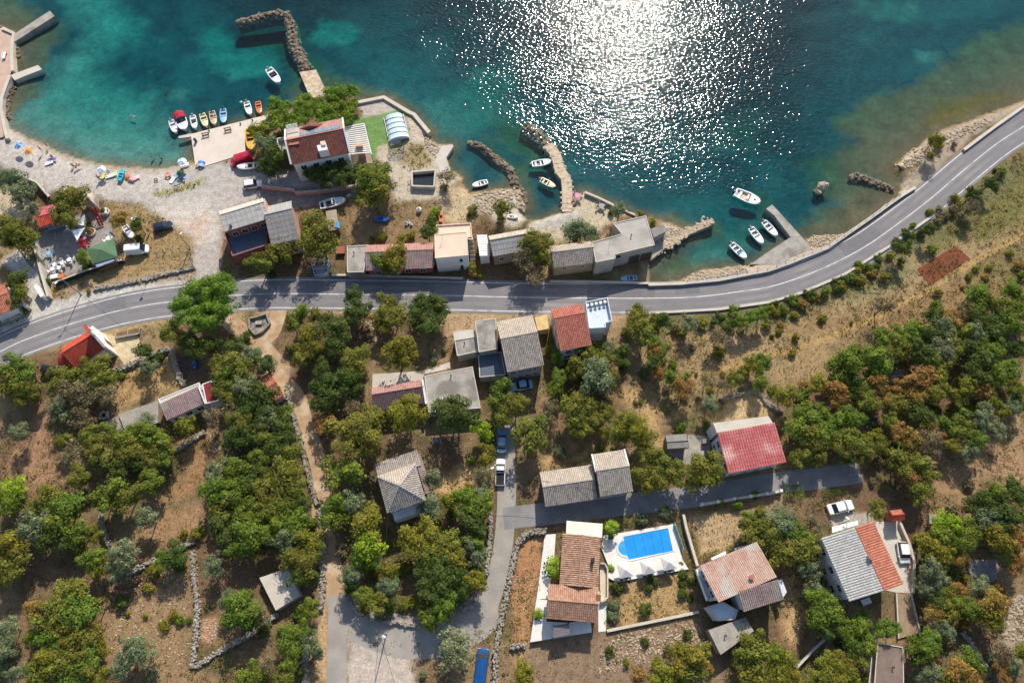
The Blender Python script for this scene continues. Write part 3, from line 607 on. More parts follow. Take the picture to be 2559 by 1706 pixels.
struct(sheet('lane', smooth_path(GL('21:2290,420 2290,700 2290,1000 31:2300,-250 2290,80 2260,350 2200,650 2140,830 2110,1000')), 3.2, 0.024, m_lane))
struct(sheet('lane', smooth_path(GL('31:2150,850 2000,1000 1750,1120 1400,1150 1150,1080 960,1000 800,820')), 6.4, 0.016, m_lane))
struct(sheet('lane', smooth_path(GL('31:2270,60 22:120,1600 400,1570 700,1530 1100,1490 1500,1440 1900,1390 23:0,1310 400,1260 850,1200')), 3.7, 0.028, m_lane_dark))
struct(sheet('footpath', smooth_path(GL('22:1650,330 13:450,1568 720,1450 980,1350 1300,1190 1600,1010 1900,830 2350,580 2800,300'), 3), [1.0]*0 or 1.1, 0.008, m_path))
plot = struct(poly_sheet('ploughed_plot', '13:1365,905 1715,688 1855,805 1490,1055', 0.012, m_red_soil))
fur = MB(); w = GL('13:1365,905 1715,688 1855,805 1490,1055')
for i in range(26):
    a = lerp(w[0], w[3], (i+.5)/26); b = lerp(w[1], w[2], (i+.5)/26); fur.bar((a.x, a.y, .03), (b.x, b.y, .03), .12, .05)
stuff(fur.build('furrow', m_red_soil, plot))

for x_, y_, l_, w_ in (('11',430,9.0,2.6),('12',700,14.0,2.7),('12',1500,6.0,1.5),('10',900,7.0,2.7),('13',700,11.0,2.6),('11',1500,5.0,2.4)):
    i_ = min(range(len(road_c)), key=lambda k: (proj(road_c[k])[0]-px(x_, y_, 0)[0])**2); seg = road_c[i_:i_+max(3, int(l_/1.5))]; L_, R_ = ribbon_pts(seg, 3.1)
    mid = [lerp(q, (L_ if y_ % 200 else R_)[k], .95) for k, q in enumerate(seg)]; struct(sheet('road_patch', mid, w_, .033, mat('patched_asphalt', S(122,119,120), S(112,109,111), .8, .9, .2, fine=.1, fscale=9), road))
# ================================================================ HOUSES
# --- seaside house with maroon roof
R, c, u, v, hu, hv, roof = house('seaside_house', 'two-storey seaside house with maroon tile roof beside the green lawn', 'house', 'B:250,355 1275,105 1430,790 365,925', 6.2, 2.0, 'u', m_white, r_mauve, r_maroon,  # S slope maroon has its shade put into the tile colour
    win={'S': (4, (3.7, .9)), 'E': (2, (3.7,)), 'W': (2, (3.7, .9))}, oh=.25)
pt = lambda a, b, z: Vector((c.x+u.x*a+v.x*b, c.y+u.y*a+v.y*b, z))
for s in (-1, 1):
    mb = MB(); a = [pt(s*(hu+.12), -hv, 6.35), pt(s*(hu+.12), 0, 8.35), pt(s*(hu+.12), hv, 6.35)]
    mb.bar(a[0], a[1], .3, .35); mb.bar(a[1], a[2], .3, .35); mb.build('gable_coping', m_white, R)
t_ = MB(); w = GL('B:262,365 490,302 505,520 300,605', 7.9); t_.prism(w, 5.9, 7.9); tr_ = t_.build('roof_terrace', m_cream, R)
w = GL('B:300,505 480,465 495,585 305,612', 8.0); MB().prism(w, 7.85, 8.02).build('terrace_tiles', r_orange, tr_)
for i in range(7): MB().bar(pt(-hu+.4, hv-.5-i*.32, 8.05), pt(-hu+2.7, hv-.5-i*.32, 8.05), .1, .1).build('pergola_slat', m_white, tr_)
# dormer
w = GL('B:470,250 660,130 910,150 920,210 690,325 560,320', 7.6); dz = MB(); apex = G(px('B',690,255), 8.3)
dz.add([(p.x, p.y, 6.6) for p in w]+[tuple(apex)], [(i, (i+1) % 6, 6) for i in range(6)]); dz.build('dormer_roof', r_maroon, R)
m_solar = mat('solar_panel', S(96,118,136), S(120,140,156), 1.5, 0.2, spec=0.5, fine=0.05)
for i in range(8):
    a0 = -hu*0.52+i*1.02; zz = lambda b: 6.2+2.0*(hv-b)/hv+.2
    MB().add([pt(a0, .55, zz(.55)), pt(a0+.94, .55, zz(.55)), pt(a0+.94, 1.9, zz(1.9)), pt(a0, 1.9, zz(1.9)), pt(a0, .55, zz(.55)-.06), pt(a0+.94, .55, zz(.55)-.06), pt(a0+.94, 1.9, zz(1.9)-.06), pt(a0, 1.9, zz(1.9)-.06)],
             [(0,1,2,3),(7,6,5,4),(0,4,5,1),(1,5,6,2),(2,6,7,3),(3,7,4,0)]).build('solar_panel', m_solar, R)
w = GL('B:820,615 885,600 885,540 970,530 1020,690 850,720', 8.4); ch = MB().prism(w, 6.3, 8.4).build('chimney_stack', m_white, R)
MB().prism(GL('B:890,545 960,538 980,600 905,610', 8.75), 8.41, 8.75).build('chimney_cap', m_cream, ch)
mb = MB().prism(GL('B:90,490 270,455 290,690 125,715', 3.3), 3.0, 3.2); bal = mb.build('balcony', m_conc, R)
w = GL('B:90,490 270,455 290,690 125,715', 4.1)
for a, b in ((0,1), (3,2), (0,3)): MB().bar(w[a]-Vector((0,0,.4)), w[b]-Vector((0,0,.4)), .16, .9).build('parapet', m_white, bal)
# pergola
w = GL('B:1340,275 1685,210 1825,775 1440,800', 3.2); T = thing('pergola', 'white slatted pergola on the right side of the maroon-roofed seaside house', 'pergola', tuple(sum(w, Vector())/4-Vector((0,0,3.2))))
for a in w: MB().box((a.x, a.y, 0), .22, .22, 3.05).build('post', m_white, T)
for a, b in ((0,3), (1,2)): MB().bar(w[a]-Vector((0,0,.08)), w[b]-Vector((0,0,.08)), .2, .2).build('beam', m_white, T)
for i in range(15):
    t = (i+.3)/15; MB().bar(lerp(w[0], w[3], t)+Vector((0,0,.1)), lerp(w[1], w[2], t)+Vector((0,0,.1)), .24, .12).build('slat', m_white, T)
MB().prism(GL('B:1530,575 1640,570 1660,620 1530,635', 4.2), 0, 4.2).build('chimney', m_pink_wall, T)
MB().prism([lerp(a, sum(w, Vector())/4, .02) for a in w], 0.0, .1).build('terrace_floor', m_brown_wall, T)
# --- pool enclosure on the lawn
cp = P('01:1168,1062 1342,1035 1405,1250 1217,1290'); c, u, v, hu, hv = rect_fit(cp, 0.9)
T = thing('pool_enclosure', 'arched translucent swimming pool enclosure on the green lawn by the sea', 'pool cover', tuple(c))
m_poly = mat('polycarbonate', S(206,224,232), S(190,214,226), .6, 0.18, spec=0.5, fine=0.05)
for k in range(5):
    y0 = -hv+k*2*hv/5; y1 = y0+2*hv/5-.05; rr = 1-.03*k; A = []; B = []; 
    for i in range(9):
        a = math.pi*i/8; x = -math.cos(a)*hu*rr; z = .35+math.sin(a)*1.05*rr
        A.append(c+u*x+v*y0+Vector((0,0,z))); B.append(c+u*x+v*y1+Vector((0,0,z)))
    MB().loft([A, B], cap=True, closed=True).build('panel', m_poly, T)
    MB().tube([c+u*(-math.cos(math.pi*i/8)*hu*(rr+.02))+v*y0+Vector((0,0,.38+math.sin(math.pi*i/8)*1.05*(rr+.02))) for i in range(9)], .07, 5).build('rib', m_dark if k else m_white, T)
for s in (-1, 1): MB().bar(c+u*s*hu-v*hv+Vector((0,0,.2)), c+u*s*hu+v*hv+Vector((0,0,.2)), .14, .4).build('base_rail', m_white, T)
MB().prism(GL('01:1222,1292 1320,1278 1332,1312 1232,1335', .5), 0, .5).build('end_step', m_conc_l, T)
# --- beach bar kiosk
R, c, u, v, hu, hv, roof = house('beach_bar_kiosk', 'small kiosk with pink and orange tiled roof under pines behind the beach', 'kiosk', 'C:295,400 640,240 620,590 235,770', 2.7, .55, 'u', m_shutter, r_kiosk_a, r_bright, win={'S': (4, (.9,), .9, 1.1)}, tt=.55)
# --- grey-roofed house with terrace
R, c, u, v, hu, hv, roof = house('terrace_house', 'grey sheet-roofed house with terracotta walls and dark lower terrace by the beach road', 'house', 'D:118,425 942,188 1038,565 235,800', 6.2, .55, 'u', m_red_wall, m_conc_l, r_sheet, win={'S': (4, (3.6,)), 'W': (2, (3.6,))}, tt=.27, sheet=True, tw=1.0, tl=1.2)  # sun on the N slope put in as a paler material
flat_block(R, P('D:245,845 1048,640 1000,1075 385,1275'), 3.1, m_red_wall, mat('shaded_paving', S(92,104,120), S(84,94,110), .6, .7, fine=.1), kerb=.5, kerbm=m_red_wall, wname='terrace_walls')  # terrace floor: dark blue-grey is shade put into the colour
chimney(R, G(px('D',345,690), 6.5), .9, 6.3, .45, m_conc_d, False)
R, c, u, v, hu, hv, roof = house('sheet_roof_house', 'house with pale sheet roof half hidden by a big tree, right of dark terrace', 'house', 'D:1060,352 1478,215 1560,900 1000,1110', 5.4, 1.5, 'u', m_pink_wall, r_sheet, mat('shaded_grey_sheets', S(140,135,131), S(122,118,116), .6, .8, .1, fine=.12, island=.4), win={'S': (2, (3.0, .8)), 'W': (1, (3.2,))}, tt=.32, sheet=True, tw=.9, tl=1.1)  # S slope: darker copy of the sheeting, its shade in the colour
mb = MB(); a = G(px('D',955,200), 6.6); b = G(px('D',1048,600), 6.6); mb.bar(a-Vector((0,0,1.2)), b-Vector((0,0,1.2)), .3, 2.6); mb.build('fire_wall', m_pink_wall, R)
# --- shed
cp = P('D:2040,430 2285,418 2335,755 2185,770'); c, u, v, hu, hv = rect_fit(cp, 2.3)
T = thing('garden_shed', 'small shed with weathered tan board roof and a blue tarp on it', 'shed', tuple(c)); mono(T, c, u, v, hu, hv, 2.2, 2.5, m_wood, mat('tan_boards', S(176,160,140), S(156,140,122), .8, .9, .2, fine=.15, island=.4), .15, sheet=True, tw=.35, tl=1.5)
mb = MB(); q = GL('D:2275,600 2340,620 2345,740 2280,720', 2.6); mb.prism(q, 2.52, 2.62); mb.build('tarp', mat('blue_tarp', S(70,160,210), S(50,130,190), 2, .5, fine=.15), T)
# --- concrete flat block + long dusty pink roof
T = thing('concrete_garage', 'low grey concrete block with stained flat roof beside the road', 'garage', tuple(G(px('11',920,810)))); flat_block(T, P('11:835,692 1030,680 990,930 835,934'), 3.0, m_conc, m_conc)
R, c, u, v, hu, hv, roof = house('long_low_house', 'long low house with dusty pink and mauve roof behind bushes on the road', 'house', '11:1012,692 1635,655 1622,880 1005,925', 3.0, 1.0, 'u', m_red_wall, r_mauve, r_old, win={'S': (4, (.9,))}, tt=.38)
# --- pink flat-roofed house with outside stair
T = thing('pink_flat_roof_house', 'cube-shaped house with pale pink flat roof and outside stair next to the road', 'house', tuple(G(px('K',640,850))))
m_pinkroof = mat('pink_roof_screed', S(226,198,174), S(218,188,164), .4, .8, fine=.05)
flat_block(T, P('K:335,632 930,582 962,1015 345,1070'), 5.8, m_white, m_pinkroof, kerb=.08, kerbm=m_pinkroof)
flat_block(T, P('K:370,470 1005,430 1040,740 372,640'), 3.4, m_cream, m_pinkroof, kerb=.3, kerbm=m_pinkroof, wname='annex_walls')
c, u, v, hu, hv = rect_fit(P('K:335,632 930,582 962,1015 345,1070'), 5.8); add_windows(T, None, c, u, v, hu-.12, hv-.12, 0, {'S': (2, (3.4, .8))})
w = GL('K:950,750 1045,742 1092,1090 990,1100', 2.0)
for i in range(13):
    t = i/13; a = lerp(w[0], w[3], t); b = lerp(w[1], w[2], t); d = (w[3]-w[0])/13
    MB().prism([a, b, b+d*.97, a+d*.97], 0.0, 3.4-i*.25).build('stair_step', m_brown_wall if i % 2 else m_cream, T)
# --- white hut and grey house
cp = P('K:1120,652 1300,627 1352,1012 1160,1042'); c, u, v, hu, hv = rect_fit(cp, 3.3)
T = thing('white_roof_hut', 'narrow hut with white corrugated roof left of the grey-roofed house on the road', 'hut', tuple(c)); mono(T, c, u, v, hu, hv, 3.1, 3.5, m_white, r_sheet_w, .12, down='E', sheet=True, tw=.5, tl=1.2)
R, c, u, v, hu, hv, roof = house('grey_roof_house', 'grey-roofed house behind the leaning olive-coloured tree at the road', 'house', 'K:1335,645 2075,548 2185,880 1400,1050', 4.2, 1.2, 'u', m_brown_wall, r_beige_lit, r_sheet, win={'S': (3, (1.6,), .8, 1.0)}, tt=.36, sheet=True, tw=.6, tl=1.2)
# --- long stone boathouse complex
R, c, u, v, hu, hv, roof = house('stone_house', 'long stone house with grey tiled roof above the road beside the boathouse', 'house', '12:345,702 728,642 757,832 375,895', 4.2, 1.15, 'u', m_brown_wall, r_beige_lit, r_grey, win={'S': (2, (2.2,), .7, .8)}, tt=.42)
T = thing('boathouse', 'large concrete boathouse with stepped flat grey roof and arched boat openings at the cove', 'boathouse', tuple(G(px('12',1080,700))))
flat_block(T, P('12:930,480 1225,412 1308,682 1085,735 935,772 945,806 765,841 730,657 1010,577'), 5.2, m_grey_wall, mat('boathouse_screed', S(178,170,160), S(162,154,145), .5, .88, .2, fine=.12, fscale=5, c3=S(150,143,134)), kerb=.12)
w = GL('12:950,845 1270,790', 1.2); d = (w[1]-w[0]).normalized(); n_ = Vector((d.y, -d.x, 0))
a, b = G(px('12',1085,738), 5.2), G(px('12',1303,686), 5.2); d = (b-a); d.z = 0; L_ = d.length; d.normalize(); n_ = Vector((d.y, -d.x, 0))
for k in range(2):
    p0 = a+d*(.35+k*L_*.5)+n_*.0; p1 = p0+d*(L_*.42); MB().prism([p0-n_*.3, p1-n_*.3, p1+n_*.06, p0+n_*.06], -.2, 2.6).build('boat_door', m_glass if 0 else mat('boathouse_door', S(84,78,76), S(70,64,64), .8, .8, fine=.15), T)
add_p = a+d*1.0
mb = MB(); p0 = G(px('12',960,772), 5.2); mb.prism([p0-n_*.2, p0+d*.9-n_*.2, p0+d*.9+n_*.05, p0+n_*.05], 3.9, 4.3); mb.build('vent', m_dark, T)
flat_block(T, P('12:1270,532 1385,492 1420,550 1302,612'), 2.6, m_grey_wall, m_conc_d, kerb=0, wname='annex_walls')
MB().prism(GL('12:1290,620 1390,600 1390,722 1275,822', 0), -1.6, .25).build('apron', m_conc_d, T)
T = tag(MB().prism(GL('12:940,880 1240,850 1250,1030 1130,1040 940,940', -.4), -1.8, -.4).build('slipway', m_conc_d), 'sunken concrete slipway in the shade below the boathouse', 'slipway')
# --- red-roofed house with white roof terrace
R, c, u, v, hu, hv, roof = house('red_roof_house', 'white house with salmon red tile roof just below the main road', 'house', '12:352,1277 655,1213 705,1590 441,1660', 6.0, 1.5, 'u', m_white, r_red, r_red, win={'S': (2, (3.3, .8)), 'W': (3, (3.3, .8))}, tt=.30)
m_bluewhite = mat('white_terrace_paint', S(206,212,218), S(194,202,210), .5, .7, fine=.06)
flat_block(R, P('12:668,1218 870,1178 915,1395 850,1412 856,1452 700,1462'), 5.6, m_white, m_bluewhite, kerb=.9, kerbm=m_bluewhite, wname='terrace_walls')
for i in range(5):
    p = G(px('12', 690+i*40, 1235-i*8), 6.2); MB().lathe((p.x, p.y, 5.6), [(0,.0), (.35,.02), (.35,.1), (.12,.14), (.12,.7), (.3,.75), (.3,.8), (0,.82)], 10).build('terrace_table', m_white, R)
# --- grey tiled house group
R, c, u, v, hu, hv, roof = house('checkered_roof_house', 'two-storey house with checkered grey-beige tile roof above the blue car', 'house', 'E:888,262 1548,120 1757,1040 1068,1175', 6.0, 1.7, 'u', m_grey_wall, r_beige_lit, r_grey, win={'S': (4, (3.6, .8), .9, 1.0), 'W': (2, (3.6,))}, tt=.42)
flat_block(R, P('E:490,237 880,185 906,746 560,810'), 4.9, m_grey_wall, m_conc, kerb=.06, wname='middle_walls')
flat_block(R, P('E:90,432 482,386 548,800 163,882'), 3.5, m_grey_wall, m_conc_d, kerb=.15, wname='west_walls')
MB().prism(GL('E:95,440 482,395 520,530 110,595', 3.6), 3.4, 3.62).build('cream_screed', m_conc_l, R)
flat_block(R, P('E:548,862 975,795 1060,1225 575,1272'), 2.9, m_grey_wall, mat('shaded_annex_roof', S(96,104,116), S(88,94,106), .6, .8, fine=.1), kerb=.1, wname='south_walls')  # south annex roof coloured blue-dark for the shadow lying on it
T = tag(MB().prism(GL('E:1590,165 1820,110 1850,375 1640,410', 2.4), -.2, 2.4).build('stone_cistern', mat('yellow_stone', S(214,186,132), S(196,166,116), .8, .9, .4, fine=.15)), 'square cistern with rough yellow stone top right of the checkered grey roof', 'cistern')
# --- pinkish low roof with terrace
R, c, u, v, hu, hv, roof = house('pink_ridge_house', 'low house with salmon and dark purple roof and big concrete terrace', 'house', '21:1065,432 1527,352 1562,560 1078,640', 3.2, .8, 'u', m_red_wall, r_mauve, mat('purple_roof', S(104,84,88), S(90,72,76), .6, .8, .1, fine=.14, island=.5), win={'S': (3, (1.0,))}, tt=.36)
flat_block(R, P('21:1545,315 1987,228 2062,610 1580,650'), 3.0, m_grey_wall, m_conc, kerb=.05, wname='terrace_walls')
MB().bar(G(px('21',1527,352), 3.9), G(px('21',1562,575), 3.4), .35, .8).build('gable_parapet', m_white, R)
struct(poly_sheet('patio', '21:1070,300 1530,270 1780,190 1780,250 1540,300 1530,350 1065,430', .06, m_conc_l, .3))
# --- small red hut in the trees
house('red_tile_hut', 'small hut with orange-red tiled roof beside the dirt lane', 'hut', '21:15,345 132,285 265,490 150,552', 2.7, .6, 'u', m_white, r_orange, r_red)
# --- hip-roofed house
cpx = P('N:325,660 1002,430 1208,1095 495,1330'); c, u, v, hu, hv = rect_fit(cpx, 5.6)
R = thing('hip_roof_house', 'white house with grey four-sided hip roof among trees', 'house', tuple(c)); 
pt = lambda a, b, z: Vector((c.x+u.x*a+v.x*b, c.y+u.y*a+v.y*b, z))
MB().prism([pt(-hu+.3,-hv+.3,0), pt(hu-.3,-hv+.3,0), pt(hu-.3,hv-.3,0), pt(-hu+.3,hv-.3,0)], -.3, 5.5).build('walls', m_white, R)
cr = [pt(-hu,-hv,5.6), pt(hu,-hv,5.6), pt(hu,hv,5.6), pt(-hu,hv,5.6)]; ap = pt(0,0,7.9)
rf = MB().add([*cr, ap]+[p-Vector((0,0,.15)) for p in cr], [(0,1,4),(1,2,4),(2,3,4),(3,0,4),(8,7,6,5),(0,5,6,1),(1,6,7,2),(2,7,8,3),(3,8,5,0)]).build('roof', r_grey, R)
for i in range(4):
    tile_slope('roof_tiles', cr[i], cr[(i+1)%4], ap, ap, (r_grey, r_grey, r_beige_lit, r_grey)[i], rf, .36, .45)
    MB().tube([cr[i]+Vector((0,0,.08)), ap+Vector((0,0,.1))], .11, 6).build('hip_ridge', r_white, rf)
add_windows(R, None, c, u, v, hu-.3, hv-.3, 0, {'S': (2, (3.4, .8)), 'E': (2, (3.4, .8)), 'W': (2, (3.4,))})
cl, ul, vl, hul, hvl = rect_fit(P('N:275,470 1045,208 1115,440 330,680'), 3.3)
mono(R, cl, ul, vl, hul, hvl+.35, 3.2, 3.7, m_white, r_grey, .2, down='N')
cl, ul, vl, hul, hvl = rect_fit(P('N:1030,260 1090,240 1290,960 1200,1000'), 3.3); mono(R, cl, ul, vl, hul+.2, hvl, 3.2, 3.5, m_white, r_old, .15, down='E')
MB().prism([pt(-hu+.5,-hv+.3,0), pt(hu-.6,-hv+.3,0), pt(hu-.6,-hv-1.1,0), pt(-hu+.5,-hv-1.1,0)], -.2, 3.0).build('porch', m_white, R)
# --- two-part grey house on the lane
R, c, u, v, hu, hv, roof = house('lane_cottage', 'lower half of a grey-beige double cottage standing on the lane', 'house', '22:258,1197 705,1140 805,1450 290,1500', 3.6, 1.3, 'u', m_grey_wall, r_beige_lit, r_grey, win={'S': (3, (1.0,))}, tt=.48)  # lit N slope paler, shaded S slope greyer, both through tile colour
R, c, u, v, hu, hv, roof = house('lane_cottage_tall', 'taller half of the grey-beige double cottage, plant growing on its roof', 'house', '22:735,1042 1025,990 1108,1370 800,1422', 5.2, 1.35, 'u', m_grey_wall, r_beige_lit, r_grey, win={'S': (2, (3.0, .8))}, tt=.44)  # same lit and shaded tile colours as the lower half
for s in (-1, 1): MB().bar(c+u*s*(hu)+v*hv+Vector((0,0,5.5)), c+u*s*hu+v*hv*.1+Vector((0,0,6.25)), .25, .35).build('gable_coping', m_white, R)
# --- faded red roof house
cp = P('22:1875,838 23:48,757 190,1107 22:1988,1197'); c, u, v, hu, hv = rect_fit(cp, 5.6)
R = thing('faded_red_roof_house', 'pale house with large faded crimson single-slope roof', 'house', tuple(c)); mono(R, c, u, v, hu, hv, 5.2, 5.9, mat('pale_blue_plaster', S(214,220,226), S(200,206,214), .5, .8, fine=.06), r_faded_red, .3, tw=.45, tl=.6)
add_windows(R, None, c, u, v, hu-.3, hv-.3, 0, {'S': (4, (3.0, .7)), 'W': (3, (3.2, .8))})
flat_block(R, P('22:1842,748 2350,682 23:50,752 22:1878,836'), 5.4, m_white, m_conc_l, kerb=0, wname='terrace_walls')
# --- hut with concrete yard
cp = P('O:470,502 850,460 880,705 500,750'); c, u, v, hu, hv = rect_fit(cp, 2.6)
R = thing('concrete_hut', 'small grey concrete hut with a cracked shallow roof left of the crimson roof', 'hut', tuple(c)); gable(R, c, u, v, hu, hv, 2.5, .2, 'u', m_conc_d, m_conc_d, m_conc_d, .15, sheet=True, tw=3.0, tl=2.0)
struct(poly_sheet('concrete_yard', 'O:450,780 890,740 870,480 1285,520 1280,850 1100,880 900,1060 640,920', .05, m_conc, .3))
T = thing('yard_shelter', 'small box-like wellhead on the concrete yard', 'wellhead', tuple(G(px('O',1180,620)))); w = GL('O:1145,570 1220,560 1225,630 1150,640', .9)
MB().prism(w, 0, .9).build('block', m_conc, T); MB().prism([lerp(sum(w, Vector())/4, q, 1.15) for q in w], .9, 1.0).build('lid', m_conc_d, T)
# --- villa with pool
R, c, u, v, hu, hv, roof = house('pool_villa', 'villa with brown T-shaped tile roof left of the swimming pool', 'house', 'F:640,322 1330,372 1270,1330 572,1260', 3.7, 1.1, 'v', m_cream, r_brown, r_brown, win={'W': (3, (.9,)), 'E': (3, (.6,), 1.2, 1.8)})
c2, u2, v2, hu2, hv2 = rect_fit(P('32:335,657 805,702 768,980 310,1002'), 3.9); gable(R, c2, u2, v2, hu2, hv2, 3.9, 1.15, 'u', m_cream, r_brown2, r_brown2, .3, tt=.47, wname='wing_walls')
add_windows(R, None, c2, u2, v2, hu2-.3, hv2-.3, 0, {'S': (3, (1.0,)), 'W': (1, (1.0,))})
p = G(px('F',1190,800), 5.2); ch = MB().box((p.x, p.y, 4.0), .5, .7, 1.5, -.1).build('chimney', m_dark, R)
p = G(px('32',790,785), 4.6); MB().box((p.x, p.y, 3.0), .7, .9, 2.0, -.1).build('chimney', m_wood, R)
T = thing('terrace_awning', 'flat cream awning over the terrace at the top end of the villa', 'awning', tuple(G(px('F',1030,230)))); w = GL('F:705,78 1368,132 1355,385 695,312', 2.8)
MB().prism(w, 2.72, 2.85).build('canopy', mat('cream_canvas', S(238,226,206), S(230,218,198), .5, .8, fine=.03), T)
for q in w: MB().box((q.x+(0.25 if q.x < G(px('F',1030,230)).x else -.25), q.y, 0), .12, .12, 2.72).build('post', m_white, T)
m_deck = mat('pool_deck_stone', S(226,222,214), S(216,211,202), .6, .8, fine=.06, fscale=4)
# --- villa terraces
T = tag(MB().prism(GL('32:222,800 335,805 312,1003 520,1012 720,985 730,1102 165,1192', .9), -.4, .9).build('villa_terrace', m_deck), 'raised pale terrace behind the white wall at the lower end of the villa', 'terrace')
T = thing('grey_pergola', 'grey roofed pergola on the pale terrace below the villa', 'pergola', tuple(G(px('32',450,1080)))); w = GL('32:385,1040 520,1018 532,1122 372,1150', 3.0)
for q in w: MB().box((q.x, q.y, .9), .14, .14, 2.0).build('post', m_dark, T)
for i in range(4): MB().prism([lerp(w[0], w[3], i/4+.01), lerp(w[1], w[2], i/4+.01), lerp(w[1], w[2], (i+1)/4-.02), lerp(w[0], w[3], (i+1)/4-.02)], 2.9+.01*i, 2.97+.01*i).build('roof_panel', mat('mauve_panel', S(120,110,112), None, 1, .6, fine=.06), T)
struct(poly_sheet('villa_path', '32:300,205 400,200 385,420 330,790 225,800', .05, m_deck, .3)); struct(poly_sheet('villa_path', '32:790,730 870,690 860,1090 790,1100', .04, m_deck, .3))
T = thing('curved_terrace', 'rounded sand-coloured terrace with low rim beside the villa roof', 'terrace', tuple(G(px('F',1390,1200)))); w = GL('F:1320,860 1400,870 1450,960 1450,1480 1400,1540 1320,1560', .4)
MB().prism(w, -.1, .3).build('floor', m_cream, T)
rim = MB()
for i in range(5): rim.bar(w[i]+Vector((0,0,.3)), w[i+1]+Vector((0,0,.3)), .25, .7)
rim.build('rim', m_conc_l, T)
# --- patchy tile house
cp = P('G:205,667 1275,257 1620,902 540,1345'); c, u, v, hu, hv = rect_fit(cp, 5.8)
R = thing('patchy_roof_house', 'house with patchy pink and grey tile roof and blue-shaded terrace', 'house', tuple(c)); mono(R, c, u, v, hu, hv, 5.3, 6.3, m_white, r_pink, .3, down='N')
add_windows(R, None, c, u, v, hu-.3, hv-.3, 0, {'W': (3, (3.2, .8)), 'S': (2, (3.2,))})
c, u, v, hu, hv = rect_fit(P('G:915,1187 1620,905 1755,1272 1020,1550'), 5.8); mono(R, c, u, v, hu, hv, 5.4, 6.35, m_white, r_old, .3, down='S'); add_windows(R, None, c, u, v, hu-.3, hv-.3, 0, {'S': (3, (3.2, .8)), 'E': (1, (3.2,))})
p = G(px('G',1165,890), 6.6); chimney(R, p, .9, 5.8, .5, m_white)
MB().prism(GL('G:1625,960 1720,920 1810,1160 1740,1270', 3.0), 2.8, 3.0).build('east_balcony', m_bluewhite, R)
flat_block(R, P('32:1790,870 1930,820 2070,900 2040,985 1880,1000'), 3.0, m_white, m_bluewhite, kerb=.3, wname='terrace_walls')
mb = MB(); w = GL('G:120,760 215,735 395,1290 330,1330', 3.0); MB().prism(w, 2.8, 3.0).build('side_balcony', m_bluewhite, R)
MB().bar(w[0]+Vector((0,0,.5)), w[3]+Vector((0,0,.5)), .1, .9).build('balustrade', m_white, R)
T = thing('garage_block', 'low flat concrete garage roof below the patchy pink roof', 'garage', tuple(G(px('32',2010,1130)))); flat_block(T, P('32:1800,1082 2140,962 2218,1090 1912,1308'), 3.0, m_brown_wall, m_conc, kerb=0)
# --- half grey, half orange gable
R, c, u, v, hu, hv, roof = house('two_tone_roof_house', 'tall house whose roof is half pale grey and half orange tiles', 'house', '33:490,240 960,87 1245,665 745,815', 6.2, 1.0, 'v', m_white, r_white, r_orange, win={'W': (3, (3.5, .8)), 'S': (3, (3.4, .8))}, tt=.60, tw=.38, tl=.5)
chimney(R, G(px('33',930,410), 7.4), 1.1, 6.8, .55, m_conc_l)
MB().prism(GL('33:590,135 822,78 832,112 592,190', 3.0), 2.8, 3.0).build('entrance_canopy', m_white, R)
struct(poly_sheet('driveway', '33:985,90 1220,80 1330,330 1320,745 1170,735 1000,700', .05, m_conc_l, .3))
house('orange_hut', 'tiny hut with bright orange tile roof above the white van driveway', 'hut', '33:1105,-25 1232,-10 1245,58 1150,92', 2.4, .45, 'u', m_red_wall, r_orange, r_bright, oh=.15)
T = tag(MB().prism(GL('31:30,602 290,512 402,762 180,902', 1.8), -.2, 1.8).build('white_cistern_roof', m_conc_l), 'white flat cistern roof dappled with shade in the left wood', 'cistern')
T = thing('brick_ramp', 'tan brick ramp with kerbs leading down from the driveway', 'ramp', tuple(G(px('33',1280,950)))); w = GL('33:1172,742 1310,752 1392,1112 1192,1160', .3)
MB().prism(w, -.2, .3).build('surface', mat('tan_brick', S(160,136,112), S(140,118,96), 1.2, .9, .3, fine=.18), T); MB().bar(w[0]+Vector((0,0,.1)), w[3]+Vector((0,0,.1)), .2, .5).build('kerb', m_conc_l, T); MB().bar(w[1]+Vector((0,0,.1)), w[2]+Vector((0,0,.1)), .2, .5).build('kerb', m_conc_l, T)
T = thing('brick_store', 'flat-roofed store with brown roof at the bottom edge of the photo', 'store', tuple(G(px('33',1110,1400)))); flat_block(T, P('33:1000,1195 1240,1235 1246,1640 965,1640'), 2.6, m_brown_wall, mat('brown_roof_felt', S(134,116,104), S(116,100,90), .6, .9, fine=.14), kerb=.15)
T = tag(MB().prism(GL('33:1480,18 1622,22 1612,122 1482,102', 1.0), -.2, 1.0).build('concrete_slab', m_conc), 'small raised concrete slab among trees right of the orange hut', 'slab')
T = tag(MB().prism(GL('33:1845,432 2112,442 2106,640 1985,640 1850,560', .25), -.2, .25).build('shaded_slab', m_conc_d), 'dark shaded concrete slab in the wood at the right edge', 'slab')
